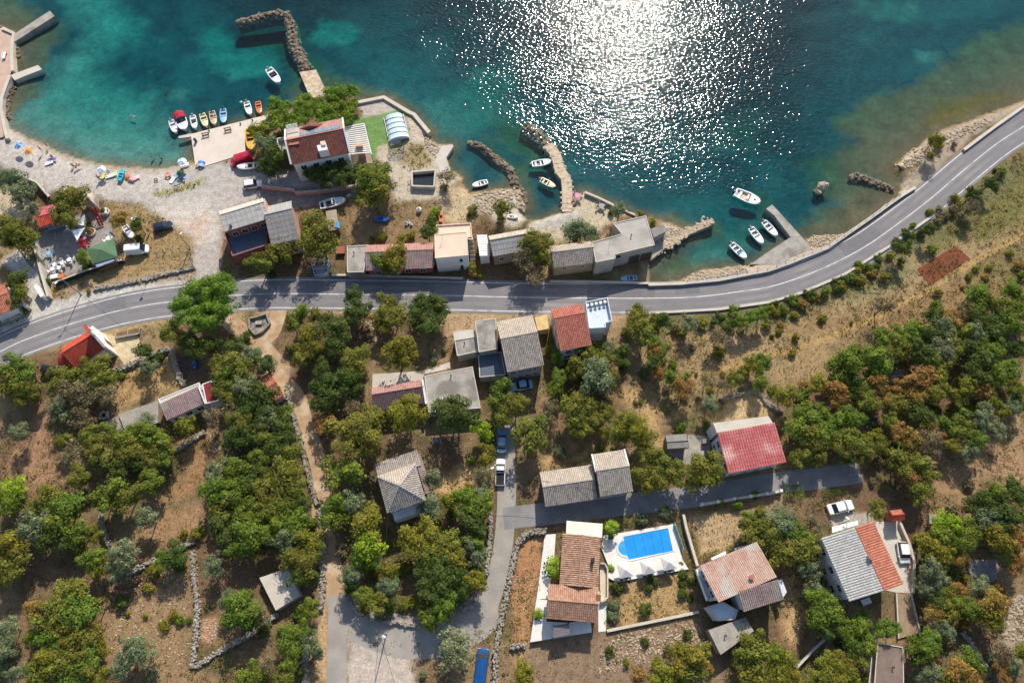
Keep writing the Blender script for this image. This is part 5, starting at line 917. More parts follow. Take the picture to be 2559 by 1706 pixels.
TREES = '''
01:230,960,105,p 190,1090,115,p 330,1120,115,p 430,970,110,p 420,1070,100,p 560,985,110,p 640,1060,105,p 750,840,115,p 885,835,65,p 720,960,105,p 845,1000,100,p 830,1080,80,p 50,1230,100,y 90,1340,100,v 200,1430,110,d 120,1510,100,d
B:760,1130,140,d 950,1090,150,d 1160,1050,150,d 1370,1070,150,d 1550,1120,130,d 1010,1260,140,d 1260,1240,140,d 1480,1240,110,d
11:1150,20,105,g 1080,110,140,g 1070,230,120,o 1190,130,100,k
A:1880,620,130,p 1930,520,110,p 1950,900,140,v 2150,1150,150,d 1930,1340,100,y 2080,1330,90,d 2200,760,110,p
10:20,40,60,v 130,90,95,v 200,190,105,v 300,190,60,v 640,245,125,o 590,360,110,o 620,450,85,o 540,230,60,v 320,360,65,v 120,540,150,o 240,630,90,o 70,640,80,o 140,1000,95,d 190,1110,75,g 150,1190,70,d 1110,455,72,b 1265,500,68,d 1270,620,55,d 750,800,65,g 780,860,60,g 810,1110,28,g 440,1010,40,d 820,480,38,y 1590,1490,115,o 1700,1540,90,d 2250,1530,65,d 2130,1540,60,d 20,1340,60,g
11:520,560,175,o 220,720,115,o 600,700,120,o 40,850,105,o 140,930,60,d 1650,370,55,G 1615,430,55,g 1575,560,80,d 1600,480,55,d 1150,600,55,y 1060,620,40,d 1340,610,45,y 1420,590,50,y 1290,800,125,y 1130,840,80,g 1200,890,75,g 1040,860,55,b 1480,890,45,y 1600,900,28,y 1680,870,38,d 1890,890,38,d 1960,880,58,y 2000,940,55,b 2050,960,42,y 1985,370,58,o 1950,410,35,d 2260,340,95,o 2250,440,45,o 1740,40,75,k 1720,150,50,k
11:910,1150,85,d 960,1250,95,d 880,1330,95,d 1190,1250,105,o 1280,1330,105,o 1160,1390,95,o 1500,1230,105,d 1620,1200,105,d 1680,1290,85,d 1480,1370,105,d 1600,1400,105,d 390,1330,105,g 560,1350,85,o 700,1420,115,d 600,1470,95,k 480,1525,105,y 760,1520,105,d 330,1420,80,o 1020,1480,60,k
12:200,690,140,o 150,820,110,k 270,820,105,o 210,930,100,k 540,570,85,v 640,550,95,v 720,570,65,v 580,615,32,G 915,380,42,d 990,360,65,v 1170,390,38,y 1290,470,45,y 1150,1310,95,o 1120,1420,105,o 1220,1500,105,o 1380,1380,85,d 1300,1440,65,o 1620,1390,75,v 1500,1440,60,k 1750,1390,65,y 1850,1390,60,d 1980,1410,65,d 2080,1370,75,g 2200,1350,75,g 2300,1310,70,g 2330,1400,55,y 1900,1520,85,k 1560,1500,50,y 1050,1500,60,o
13:50,1290,58,y 130,1270,65,g 250,1200,65,g 330,1230,55,b 420,1150,65,d 520,1110,65,g 620,1080,55,d 700,1000,58,d 680,1070,55,y 780,990,55,g 860,1010,62,y 960,950,55,b 930,890,55,g 1080,970,62,y 1220,720,72,d 1210,830,45,d 1470,540,65,d 1400,570,55,d 1560,440,55,k 1700,360,62,k 1880,220,75,d 1860,340,72,k 2030,120,65,d 2150,20,55,g 1500,730,60,g 1070,1240,105,k 1560,1240,55,g
03:1530,1285,85,y 1570,1350,50,y 1490,1420,42,y 1700,1330,35,k
13:1900,1130,105,g 1990,1190,85,o 1700,1380,85,b 1520,1340,75,d 1600,1430,95,v 1500,1480,100,d 1780,1260,72,k 1900,1340,95,d 2050,1210,85,o 2090,1360,95,d 2250,1100,85,g 2320,1180,85,g 2320,1280,100,g 2200,1260,95,o 2260,1420,110,g 2100,1470,105,d 1750,1500,105,o 1300,1480,95,g 1380,1430,65,o 1180,1510,85,g 1040,1530,85,g 1900,1490,95,v 2000,1420,75,y 2330,960,55,g 2310,880,55,b 500,1360,45,y 250,1330,45,y 2000,980,45,b 1900,900,40,y
23:740,200,135,g 880,160,145,g 1040,190,115,g 650,280,100,g 760,340,100,d 960,320,95,g 1200,60,95,o 1420,110,130,d 1300,40,95,d 1240,210,65,b 1550,200,100,o 1600,50,105,v 1720,90,95,o 1880,60,110,d 2050,70,110,g 1960,230,135,d 1870,320,95,d 2100,340,115,g 2210,250,95,g 2290,60,85,d 1400,320,120,b 1560,320,100,y 1500,430,105,o 1270,370,75,b 1200,430,75,b 990,400,95,b 890,450,90,o 940,550,100,o 1050,530,75,b 620,470,100,b 640,590,85,b 740,450,75,g 430,390,85,y 340,420,65,b 160,500,100,y 320,490,65,g 40,430,55,g 1800,410,100,y 1960,430,85,b 1750,530,85,o 1650,470,80,o 1180,570,85,o 1350,500,95,b 1400,650,100,d 1550,620,48,g 1660,650,48,g 1890,620,65,G 1990,650,80,v 1800,710,90,g 2070,540,75,g 2150,640,75,y 2290,430,85,y 2300,530,85,d 2240,610,75,v
23:770,690,105,g 940,740,65,v 1130,730,75,g 1450,740,95,o 1650,770,85,g 1790,810,95,o 1960,740,85,v 2100,800,75,v 2030,780,45,y 380,690,130,g 280,780,120,g 480,790,115,g 400,890,125,o 620,770,105,g 700,880,115,o 820,950,110,o 640,970,95,o 720,1060,85,d 870,1060,75,o 480,1060,85,o 300,1070,95,o 990,880,85,y 1010,970,75,o 1170,820,85,b 1290,900,100,b 1180,970,70,g 1480,900,100,k 1500,1000,80,k 1690,970,75,y 1640,890,62,b 1900,920,100,g 1850,990,80,v 1100,1020,72,y 1010,1090,62,k 1220,1110,100,o 1340,1130,115,o 1430,1210,95,o 1300,1270,95,b 1400,1340,100,o 1480,1270,52,b 1390,1430,75,o 2100,1390,105,g 2230,1320,75,d 1990,1440,105,d 2150,1500,110,d 2300,1430,85,d 1850,1310,62,k 1700,1540,62,k 1880,1500,75,d 960,1290,45,k 1000,1540,85,o 1550,1160,52,k
22:350,90,62,g 400,150,72,g 620,210,115,o 700,110,100,o 800,70,72,g 890,50,72,v 830,190,105,o 760,340,150,v 880,350,90,o 560,290,72,o 470,270,62,k 420,350,80,g 380,430,72,g 480,520,65,g 600,560,125,o 550,650,115,o 690,650,105,o 850,640,85,o 740,720,95,o 600,780,100,o 840,830,72,o 340,600,82,k 360,750,72,k 185,840,150,o 40,560,110,o 1090,770,155,y 1000,850,100,o 1200,870,100,o 1050,700,85,k 1230,1010,100,o 1380,1110,105,o 1190,1190,100,o 1220,1300,100,o 1340,1260,110,o 1490,1220,110,o 1780,1170,135,o 1860,1250,95,o 1700,1260,95,o 1540,790,65,g 1790,770,45,d 1810,570,72,v 1790,370,72,k 1930,400,72,k 1900,100,65,o 2200,210,80,y 2300,190,90,g 2290,380,72,g 2060,340,82,o 2130,270,62,y 1480,340,82,g 1570,430,100,b 1350,300,72,b 1310,180,82,d 1010,130,82,d 1030,240,65,d 1290,90,82,b 1340,40,82,g 1230,280,52,v 440,1000,62,v 490,1040,52,v 810,980,52,g 1410,1550,45,g 1910,1490,45,g 2060,1490,62,g 2230,1410,45,g 2290,1540,52,o
21:2260,440,105,g 2220,570,100,o 2280,690,100,o 1810,690,180,d 1380,690,165,y 930,820,190,o 1060,700,120,o 2080,790,80,G 2110,880,70,G 2110,1040,95,y 1970,1090,48,g 800,1200,155,g 640,760,82,b 860,600,82,k 640,420,130,d 620,540,110,d 820,330,115,d 890,400,95,d 860,200,120,o 950,120,95,o 910,280,100,o 400,120,105,o 320,80,62,o 560,60,95,o 700,60,95,d 470,190,72,d 590,240,85,d 700,570,72,d 900,470,72,d 1310,130,150,y 1610,150,52,v 1720,90,35,d 60,500,125,d 40,620,115,d 110,700,100,v 200,730,105,d 270,680,80,g 50,780,100,d 130,890,100,o 270,870,100,d 200,970,100,d 310,1020,100,o 60,1060,100,g 50,1150,85,d 230,1200,135,o 340,1260,115,o 180,1340,120,o 370,1350,100,o 60,1290,105,o 250,1480,110,o 100,1520,100,o 420,1500,95,d 60,1420,80,k 60,200,100,d 120,210,70,v 900,1490,115,v 740,1510,115,g 1620,1260,82,v 1590,1500,100,v 1780,1470,95,y 1900,1460,105,g 2050,1500,105,g 2080,1250,82,k 2080,1400,85,v 1950,1340,52,y 1800,1560,70,o
20:130,230,130,g 260,330,125,g 130,390,135,o 260,470,100,o 50,300,100,o 560,350,115,o 750,280,125,o 900,220,110,o 970,340,115,o 830,430,130,k 650,470,130,k 520,500,105,k 960,510,115,k 740,590,105,k 560,620,100,v 750,740,95,k 1370,240,78,v 1320,100,75,d 1450,150,62,d 180,830,82,v 110,1370,110,G 60,1480,100,g 170,1470,80,g 590,900,72,o 650,1010,110,k 850,870,100,o 1000,850,100,o 1120,910,110,g 900,990,115,o 1050,1030,115,o 1200,1000,115,o 1250,870,100,g 1380,840,115,g 1350,730,82,v 1470,930,100,g 1400,1010,100,o 1530,980,80,o 1500,1050,85,g 1250,1090,100,d 950,1110,100,d 1100,1120,95,d 1400,1120,82,o 730,1230,85,o 1710,790,92,y 1390,1290,100,g 1030,1390,125,g 1150,1430,110,o 930,1450,100,o 780,1420,72,v 430,1450,135,o 580,1510,135,g 340,1540,90,o 2070,200,115,o 2080,330,100,g 2050,450,90,o 2210,260,115,o 2260,420,110,v 2150,510,90,o 2280,570,110,d 2150,650,95,k 1960,690,95,k 2210,740,110,o 2120,880,100,d 2290,870,110,d 1750,50,100,d 1900,30,110,d 2150,60,100,d 2290,120,90,v 1990,1200,115,v 2150,1190,115,g 2290,1150,90,d 2000,1350,125,g 2170,1380,125,g 2300,1320,110,d 2060,1510,115,o 2250,1520,115,g 1100,300,52,g
30:90,330,135,y 130,480,125,o 50,570,115,o 150,220,100,g 330,110,140,v 560,100,150,g 700,190,115,g 430,240,115,d 620,260,100,d 870,190,82,o 840,420,110,g 760,330,72,o 900,490,95,y 1130,400,135,v 1100,520,95,v 1340,70,100,v 1500,430,95,g 1600,400,100,d 1400,540,68,y 1650,480,62,d 1130,830,75,d 1180,930,28,y 1330,960,32,y 1360,700,55,y 1500,1030,55,y 1600,940,55,y 1660,980,45,g 1740,990,36,g 1820,200,72,y 1680,210,52,y 680,720,115,o 560,850,150,o 730,900,150,g 430,990,130,o 860,880,100,o 350,880,95,b 620,1070,130,y 820,1110,115,o 480,1180,130,g 680,1260,140,o 420,1330,135,y 600,1400,135,o 800,1360,125,g 900,1250,80,y 350,1500,125,o 620,1540,115,g 880,1490,115,o 60,1080,100,v 300,1140,80,g 60,1250,100,v 50,1390,80,v 150,1480,90,v 1200,1250,125,v 1310,1290,100,v 1150,1390,100,v 1400,1490,70,v 1960,480,100,v 2050,150,115,d 2250,60,100,g 2260,220,135,g 2180,360,95,g 2330,340,80,o 2190,900,165,g 2100,790,80,v 2290,1000,95,d 2290,1480,100,g
31:180,60,115,g 350,110,115,g 100,200,115,g 280,250,115,v 480,240,115,y 540,340,90,g 330,400,110,o 450,460,115,o 400,580,100,d 500,600,80,d 40,40,80,g 500,100,72,g 730,40,110,g 990,110,140,y 1010,330,140,G 930,430,95,g 1050,440,90,g 800,360,72,k 860,580,100,v 880,680,80,d 1050,570,72,o 1230,290,36,g 1200,530,80,y 1280,570,62,g 1380,490,70,y 1420,270,120,y 1600,210,125,y 1660,120,72,g 1720,300,115,o 1560,330,110,o 1680,400,115,o 1820,420,115,y 1960,80,110,d 2030,140,95,d 2000,260,90,g 1950,310,80,v 2040,420,90,v 2030,530,70,g 1560,520,115,d 1700,560,130,d 1850,560,110,d 1550,660,105,d 1700,700,130,d 1850,700,100,d 1620,810,115,d 1750,860,115,g 1560,890,80,d 2010,640,100,y 1950,710,72,d 1890,770,45,G 1600,980,100,g 1700,940,80,g 1210,700,95,v 1000,780,90,g 1100,820,100,y 980,870,72,y 1230,870,72,g 1350,840,72,o 1440,830,62,y 1170,920,75,k 1600,1050,52,g 1820,1270,140,v 1530,1500,52,v 260,1140,100,g 380,1080,110,g 340,1210,100,g 480,880,100,g 400,930,70,g 500,1190,100,v 560,1280,52,v 60,960,80,k 80,1080,72,d 320,1400,100,g 250,1490,100,o 120,1380,90,k 60,1510,80,g 380,1490,72,d
32:965,690,60,d 1265,615,50,d 1320,648,45,d 1245,705,48,d 1230,880,75,d 1575,580,60,d 1640,630,50,d 1570,655,42,d 1570,752,58,d 1630,785,45,d 930,850,62,v 930,960,58,v 1220,1190,45,d 900,1290,55,d 1600,1110,50,d 1430,1255,45,d 1540,1230,52,g 1045,1380,40,y 1320,1380,68,y 1170,1500,85,b 1350,1530,90,y 1460,1500,100,y 1600,1350,135,y 1710,1280,90,o 1650,1450,120,o 1790,1430,72,b 1550,1560,90,g 2200,1180,110,o 2280,1300,135,o 2150,1350,115,o 2250,1450,135,o 2100,1440,90,o 90,1500,115,y 2220,170,125,o 2310,90,100,o 2180,60,80,g 2300,240,80,o 915,100,55,v 1180,50,65,v 1160,85,36,d 1430,20,55,v 1380,20,45,v 1545,470,24,g 905,520,22,y
33:110,90,125,v 80,230,115,o 200,180,125,g 290,330,135,o 120,380,110,o 420,130,115,k 380,220,90,k 370,480,100,v 430,570,80,v 470,660,72,v 420,710,80,v 470,800,110,g 530,900,125,g 450,970,100,g 610,930,95,g 500,1060,95,d 650,1060,80,g 870,1000,90,g 800,1110,110,g 900,1160,95,g 780,1230,95,d 870,1290,105,g 1100,1080,90,g 660,1200,70,d 500,1270,62,v 560,1420,115,y 680,1400,105,y 480,1510,105,o 720,1510,115,y 900,1510,70,o 80,1290,115,g 150,1380,110,y 60,1460,115,y 200,1510,95,y 1370,1240,100,g 1470,1210,100,g 1400,1320,90,d 1840,1370,100,g 1560,110,100,G 1700,100,115,G 1820,180,110,g 1620,210,115,g 1780,270,115,g 1400,240,72,y 1480,360,115,y 1600,380,105,y 1550,460,80,o 1750,420,80,b 2000,80,100,v 2120,60,110,d 2250,50,100,d 2130,250,130,y 2240,160,85,b 2300,260,80,b 2150,360,90,g 2280,370,95,b 2270,480,85,b 1480,550,115,v 1430,680,80,v 1560,620,95,v 1700,570,72,g 1800,600,52,y 1730,700,80,b 1690,790,90,g 1770,850,95,g 1860,890,85,g 1670,900,95,y 1950,680,90,v 2010,720,75,g 2120,690,72,b 1520,930,95,b 1480,1010,85,k 1800,1010,72,b 1600,1090,95,v 1650,1170,75,k 2050,860,130,b 2150,800,70,b 2020,970,110,y 2120,1010,75,o 1540,820,85,d 2150,1310,105,k 2050,1350,70,v 2250,1420,85,v 2150,1450,85,b 2320,1280,80,y 1750,1490,130,b 1620,1510,85,o 1900,1520,95,b 1530,1390,70,b 1480,1500,95,v 2060,1480,70,v
'''
SPEC = []
for ln in TREES.strip().splitlines():
    tl, rest = ln.split(':')
    for w in rest.split():
        x, y, r, k = w.split(','); p = px(tl, float(x), float(y)); sc = 7.35 if tl in TILES else 3.672
        SPEC.append((p, float(r)/sc, k))
SPEC.append((px('10', 1905, 1215), 74.0, 'P'))
rx = random.Random(21)
def strew(path, n, spread, rlo, rhi, kinds):
    w = smooth_path(GL(path), 1.0)
    for _ in range(n):
        q = rx.choice(w); q = Vector((q.x+rx.uniform(-spread, spread), q.y+rx.uniform(-spread, spread), .4)); a = proj(q); r = rx.uniform(rlo, rhi)*ppm(a, .4)
        if all((a[0]-s[0][0])**2+(a[1]-s[0][1])**2 > (0.55*(r+s[1]))**2 for s in SPEC): SPEC.append((a, r, rx.choice(kinds)))
strew('12:1300,1370 1700,1370 2100,1330 13:0,1290 300,1190 600,1070 900,900 1130,760 1300,620', 90, 1.4, .6, 1.25, 'ggdyydgb')
strew('13:1350,560 1600,400 1900,200 2150,20', 40, 1.6, .5, 1.2, 'dkygk')
strew('22:1500,120 1800,150 2150,60 2350,20 13:300,1450 900,1330', 14, 6, .4, 1.0, 'kyyob'); strew('13:1550,1230 1900,1020 2350,800', 14, 3.2, .5, 1.1, 'ygbok'); strew('22:1300,500 1450,250 1700,480', 16, 4, .5, 1.1, 'ybkg')
LAND = [(p, s) for p, s in ((px('01',600,1300),'maroon-roofed seaside house'),(px('10',430,420),'beach bar kiosk'),(px('10',940,740),'green canopy tent'),(px('10',1260,730),'white van on the grass'),(px('D',600,800),'dark terrace house'),(px('11',1320,780),'long low pink-mauve roof'),
  (px('K',640,850),'pale pink flat roof'),(px('12',60,650),'grey-roofed roadside house'),(px('12',1080,650),'concrete boathouse'),(px('11',1535,70),'open concrete tank'),(px('12',530,1450),'salmon red roof'),(px('E',1300,640),'checkered grey roof'),(px('21',1300,490),'salmon and purple roof'),
  (px('N',760,830),'grey hip roof'),(px('21',2255,915),'blue car on the lane'),(px('22',520,1330),'grey-beige double cottage'),(px('23',-60,950),'crimson roof'),(px('O',680,600),'cracked concrete hut'),(px('32',620,500),'brown villa roof'),(px('32',1240,290),'swimming pool'),(px('32',1400,800),'villa olive garden'),
  (px('32',2000,600),'patchy pink roof'),(px('33',870,450),'grey and orange roof'),(px('33',1280,950),'tan brick ramp'),(px('33',1110,1400),'brown flat store roof'),(px('J',800,560),'red chapel roof'),(px('20',1680,560),'mauve-roofed cottage'),(px('20',1250,700),'stained cottage terrace'),(px('21',140,420),'orange-red lane hut'),
  (px('31',210,700),'white cistern roof'),(px('31',1100,1400),'sandy turning place'),(px('30',1790,900),'long dry-stone wall'),(px('13',1610,880),'red ploughed plot'),(px('03',1900,1500),'coast road bend'),(px('10',1905,1215),'big roadside pine'),(px('11',40,1410),'stone trough'),(px('23',670,1510),'white car by the hedge'),
  (px('33',1980,540),'dark shaded slab'),(px('23',1300,300),'right-hand thicket'),(px('23',2000,700),'thicket edge'),(px('30',600,1200),'lower left wood'),(px('30',200,400),'left edge wood'),(px('20',1100,1000),'cottage copse'),(px('20',700,450),'chapel copse'),
  (px('10',1190,540),'white dinghy on the grass'),(px('31',1700,650),'lane loop copse'),(px('22',650,600),'meadow copse'),(px('32',1600,1450),'rocky plot'),(px('33',2100,900),'russet thicket'),(px('13',700,1050),'roadside bank'),(px('12',620,560),'cove terrace'),(px('22',1500,350),'straw meadow'))]
WORD = {'o':'olive-green','d':'dark green','g':'mid-green','G':'lime-green','v':'grey-green','b':'russet','y':'yellow-green','k':'sparse brownish','p':'bright green','P':'bright green'}
ORD = ['nearest','second nearest','third nearest','fourth nearest','fifth nearest','sixth nearest','seventh nearest','eighth nearest','ninth nearest','tenth nearest']
def dirword(dx, dy):
    a = math.degrees(math.atan2(-dy, dx)) % 360
    return ['right of','above right of','above','above left of','left of','below left of','below','below right of'][int((a+22.5)//45) % 8]
items = []
for p, rp, k in SPEC:
    rw = rp/ppm(p, 3.0); size = 'S' if rw < 1.35 else ('L' if rw > 2.9 else 'M')
    hc = 0.55*rw if size == 'S' else 1.25*rw+1.5
    if k == 'P': hc = 6.0; rw = rp/ppm(p, hc)
    i = min(range(len(LAND)), key=lambda j: (LAND[j][0][0]-p[0])**2+(LAND[j][0][1]-p[1])**2); q = LAND[i][0]; d = math.hypot(q[0]-p[0], q[1]-p[1])
    kind = 'shrub' if size == 'S' else ('pine' if k in 'pP' else ('olive tree' if k == 'v' else 'tree')); sw = {'S':'low','M':'medium','L':'large'}[size]
    items.append([p, rp, k, rw, size, hc, (f'{sw} {WORD[k]} {kind}', i, dirword(p[0]-q[0], p[1]-q[1])), d, kind])
cnt = {}
for it in sorted(items, key=lambda t: t[7]):
    n = cnt.get(it[6], 0); cnt[it[6]] = n+1; it.append(n)
GRP = {'shrub':'shrubs and bushes','pine':'pine trees','olive tree':'olive trees','tree':'broadleaf trees'}
rngp = random.Random(5)
for n_, it in enumerate(items):
    p, rp, k, rw, size, hc, key, d, kind, rank = it
    if key[0].endswith('pine') and k == 'P': lab = 'biggest bright green pine, overhanging the main road near the trough'
    else:
        tot = cnt[key]; lab = f'{key[0]} {key[2]} the {LAND[key[1]][1]}' if tot == 1 else f'{ORD[min(rank, 9)]} {key[0]} {key[2]} the {LAND[key[1]][1]}'
    w = G(p, hc); mt = LEAF['p' if k == 'P' else k]
    if k == 'P': me = CROWN['P'][0]; base = 6.4
    elif size == 'S': me = rngp.choice(CROWN['S']); base = 1.0
    elif k == 'k': me = rngp.choice(CROWN['k']); base = 2.2
    elif k == 'p': me = rngp.choice(CROWN['p']); base = 2.4
    elif k == 'v': me = rngp.choice(CROWN['v']); base = 1.8
    else: me = rngp.choice(CROWN[size]); base = {'M': 2.2, 'L': 3.6}[size]
    s = rw/base*(1.28 if size != 'S' else 1.12); rot = (0, 0, rngp.uniform(0, 6.28))
    sc = (s*rngp.uniform(.84,1.18), s*rngp.uniform(.84,1.18), s*rngp.uniform(.85,1.15))
    nm = {'shrub':'shrub','pine':'pine_tree','olive tree':'olive_tree'}.get(kind) or {'o':'oak_tree','d':'dark_green_tree','g':'mid_green_tree','G':'lime_green_tree','b':'russet_tree','y':'yellow_green_tree','k':'thin_tree'}[k]  # broadleaf trees are told apart by leaf colour alone, not by species
    if size == 'S':
        ob = bpy.data.objects.new(nm, me); COL.objects.link(ob); ob.location = (w.x, w.y, hc); ob.rotation_euler = rot; ob.scale = sc
        ob.material_slots[0].link = 'OBJECT'; ob.material_slots[0].material = mt; tag(ob, lab, 'shrub', GRP[kind])
    else:
        T = thing(nm, lab, 'tree', (w.x, w.y, 0), GRP[kind])
        inst('crown', me, T, (w.x, w.y, hc), rot, sc, mt)
        inst('trunk', rngp.choice(TRUNKS), T, (w.x, w.y, 0), (0,0,rngp.uniform(0,6.28)), (rw*.72, rw*.72, hc*1.0))
# ---- hedges
def hedge(path, w, h, label, col='d', seed=1, leaf=.2):
    rng = np.random.default_rng(seed); C = []; Nn = []
    for a, b in zip(path[:-1], path[1:]):
        L_ = (b-a).length; d = (b-a)/L_; n = Vector((-d.y, d.x, 0)); k = int(L_*(w+2*h)/(leaf*leaf)*1.5)
        t = rng.random(k); q = rng.random(k)*(w+2*h)
        lat = np.where(q < h, -w/2, np.where(q > h+w, w/2, q-h-w/2)); z = np.where(q < h, q, np.where(q > h+w, w+2*h-q, h))
        ax = a.x+d.x*L_*t+n.x*lat; ay = a.y+d.y*L_*t+n.y*lat
        c = np.stack([ax, ay, z], 1)+rng.normal(size=(k,3))*.07; C.append(c)
        nn = np.where((q < h)[:,None], np.array([-n.x,-n.y,.3]), np.where((q > h+w)[:,None], np.array([n.x,n.y,.3]), np.array([0,0,1.])))+rng.normal(size=(k,3))*.5; Nn.append(nn)
    C = np.concatenate(C); Nn = np.concatenate(Nn); o = path[0]; C -= np.array([o.x, o.y, 0])
    me = quads_mesh('hedge', C, Nn, leaf*rng.uniform(.7,1.3,len(C)), rng, .8); me.materials.append(LEAF[col])
    ob = bpy.data.objects.new('hedge', me); COL.objects.link(ob); ob.location = (o.x, o.y, 0); tag(ob, label, 'hedge'); return ob
hedge(GL('10:215,690 290,790 350,870',.8), 2.0, 1.6, 'dark green hedge along the left wall of the beach bar yard', 'd', 1)
hedge(GL('10:-40,1400 120,1350 280,1262',.6), 1.5, 1.3, 'dark hedge in front of the red house at the left edge', 'd', 2)
hedge(GL('01:1215,1375 1370,1350',.8), 1.8, 1.4, 'clipped dark hedge block below the pool enclosure', 'd', 3)
hedge(GL('23:140,1385 320,1368',.6), 2.0, 1.2, 'clipped bright green hedge block near the white car', 'g', 4)
hedge(GL('23:505,1400 665,1375',.5), 1.0, 1.0, 'dark clipped hedge in shade above the white car', 'd', 5)
hedge(GL('32:1635,160 1670,290 1715,420 1800,395 1900,360',.5), .7, .9, 'L-shaped clipped hedge round the lawn above the patchy pink roof', 'o', 6)
hedge(GL('32:1975,345 2080,300 2160,260',.5), .9, .9, 'straight hedge touching the top edge of the patchy pink roof', 'o', 7)
hedge(GL('32:1625,440 1650,530',.4), .7, .8, 'short yellow-green hedge between pool wall and lawn', 'y', 8)
hedge(GL('32:990,80 1060,70 1110,130',.3), 1.4, .7, 'small green planting bed at the top of the pool deck', 'd', 9)
hedge(GL('33:1240,200 1290,330 1320,460 1335,700',.4), .8, .6, 'russet planting strip along the driveway wall by the white van', 'b', 10)
# ---- palms
def palm(p, h, r, label):
    w = G(p, h); T = thing('palm_tree', label, 'palm', (w.x, w.y, 0)); rr = random.Random(int(p[0]))
    MB().tube([(w.x, w.y, -.1), (w.x+.05, w.y, h*.5), (w.x, w.y, h)], [.16,.13,.12], 8).build('trunk', m_bark, T)
    for i in range(14):
        a = 2*math.pi*i/14+rr.uniform(-.15,.15); e = rr.uniform(.2,.9); mb = MB(); pts = []
        for s in range(6):
            t = s/5; pts.append(Vector((w.x+math.cos(a)*r*t, w.y+math.sin(a)*r*t, h+r*(e*t-1.1*t*t))))
        sd = Vector((-math.sin(a), math.cos(a), 0))
        for s in range(5):
            for g in (-1, 1):
                ww = r*.24*math.sin(math.pi*(s+.6)/5.6); q0 = lerp(pts[s], pts[s+1], .1); q1 = lerp(pts[s], pts[s+1], .85)
                mb.add([q0, q1, q1+sd*g*ww+Vector((math.cos(a)*r*.1, math.sin(a)*r*.1, -ww*.4)), q0+sd*g*ww+Vector((math.cos(a)*r*.1, math.sin(a)*r*.1, -ww*.4))], [(0,1,2,3)])
        mb.build('frond', LEAF['G'] if i % 3 else LEAF['g'], T)
palm(px('F',495,920), 2.2, 1.9, 'bushy palm tree against the left side of the villa')
palm(px('F',1540,200), 3.0, 1.4, 'palm tree at the top left corner of the pool deck'); palm(px('32',240,935), 1.8, 1.0, 'small palm on the pale terrace below the villa'); palm(px('F',1520,950), .8, .7, 'tiny potted palm beside the curved terrace')
# ---- grass tufts, low undergrowth, loose stones
flatg = (GR*(SDL > 2.0)*(pxX > -150)*(pxX < 2710)*(pxY < 1800)).ravel(); flatg = flatg*(0.25+1.5*np.clip(fbm(X, Y, 6, 55)-.3, 0, 1).ravel())
# keep plants off the roads
def road_mask(path, w):
    m = np.zeros(X.shape, bool)
    for a, b in zip(path[:-1:2], path[2::2]):
        i0, i1 = np.searchsorted(xs, [min(a.x,b.x)-w, max(a.x,b.x)+w]); j0, j1 = np.searchsorted(ys, [min(a.y,b.y)-w, max(a.y,b.y)+w])
        sx, sy = X[j0:j1,i0:i1], Y[j0:j1,i0:i1]; ex, ey = b.x-a.x, b.y-a.y; t = np.clip(((sx-a.x)*ex+(sy-a.y)*ey)/(ex*ex+ey*ey+1e-9), 0, 1)
        m[j0:j1,i0:i1] |= ((sx-a.x-t*ex)**2+(sy-a.y-t*ey)**2) < w*w
    return m.ravel()
keep = ~road_mask(road_c, 4.2)
for s_, w_ in (('11:215,1262 150,1480 30,1600 21:130,240 300,420 400,560 430,700 500,900 560,1060 600,1300 590,1568 31:680,400 720,640 760,900 745,1200 735,1800', 1.8), ('21:2290,420 2290,1000 31:2300,-250 2290,80 2260,350 2200,650 2110,1000', 2.0), ('31:2150,800 2020,960 1750,1080 1400,1080 1150,1020 960,920 820,780', 2.0), ('31:2270,60 22:400,1570 1100,1490 1900,1390 23:400,1260 850,1200', 2.6)):
    keep &= ~road_mask(smooth_path(GL(s_)), w_)
flatg = flatg*keep
rg = np.random.default_rng(77); NT = 42000
ids = rg.choice(len(flatg), NT, p=flatg/flatg.sum()); cx = X.ravel()[ids]+rg.uniform(-.35,.35,NT); cy = Y.ravel()[ids]+rg.uniform(-.35,.35,NT); cz = Z.ravel()[ids]
cen = np.stack([np.repeat(cx,2), np.repeat(cy,2), np.repeat(cz,2)+rg.uniform(.03,.2,NT*2)], 1)+rg.normal(size=(NT*2,3))*np.array([.10,.10,0])
nr = rg.normal(size=(NT*2,3)); nr[:,2] = np.abs(nr[:,2])*.7+.15
me = quads_mesh('dry_grass', cen, nr, rg.uniform(.12,.42,NT*2), rg, .5)
m_grass = mat('dry_grass_blades', S(182,152,94), S(116,94,54), .25, .95, fine=.25, island=.65, c3=S(118,112,56)); me.materials.append(m_grass)
o = bpy.data.objects.new('dry_grass', me); COL.objects.link(o); stuff(o); tag(o, 'dry straw-coloured grass and weeds over the open ground', 'grass')
under = flatg*(fbm(X, Y, 9, 66).ravel() > .5); NU = 5200; ids = rg.choice(len(under), NU, p=under/under.sum()); K = 14
cx = np.repeat(X.ravel()[ids], K); cy = np.repeat(Y.ravel()[ids], K); rr = np.repeat(rg.uniform(.2,.8,NU), K); q = unit(rg, NU*K); q[:,2] = np.abs(q[:,2])
cen = np.stack([cx, cy, np.zeros(NU*K)], 1)+q*rr[:,None]*np.array([1,1,.8]); me = quads_mesh('undergrowth', cen, q+rg.normal(size=q.shape)*.4, rg.uniform(.14,.3,NU*K), rg, .8)
me.materials.append(leaf_mat('undergrowth_leaves', S(108,106,58), tint=S(150,124,70))); o = bpy.data.objects.new('undergrowth', me); COL.objects.link(o); stuff(o); tag(o, 'low wild undergrowth between the trees', 'undergrowth')
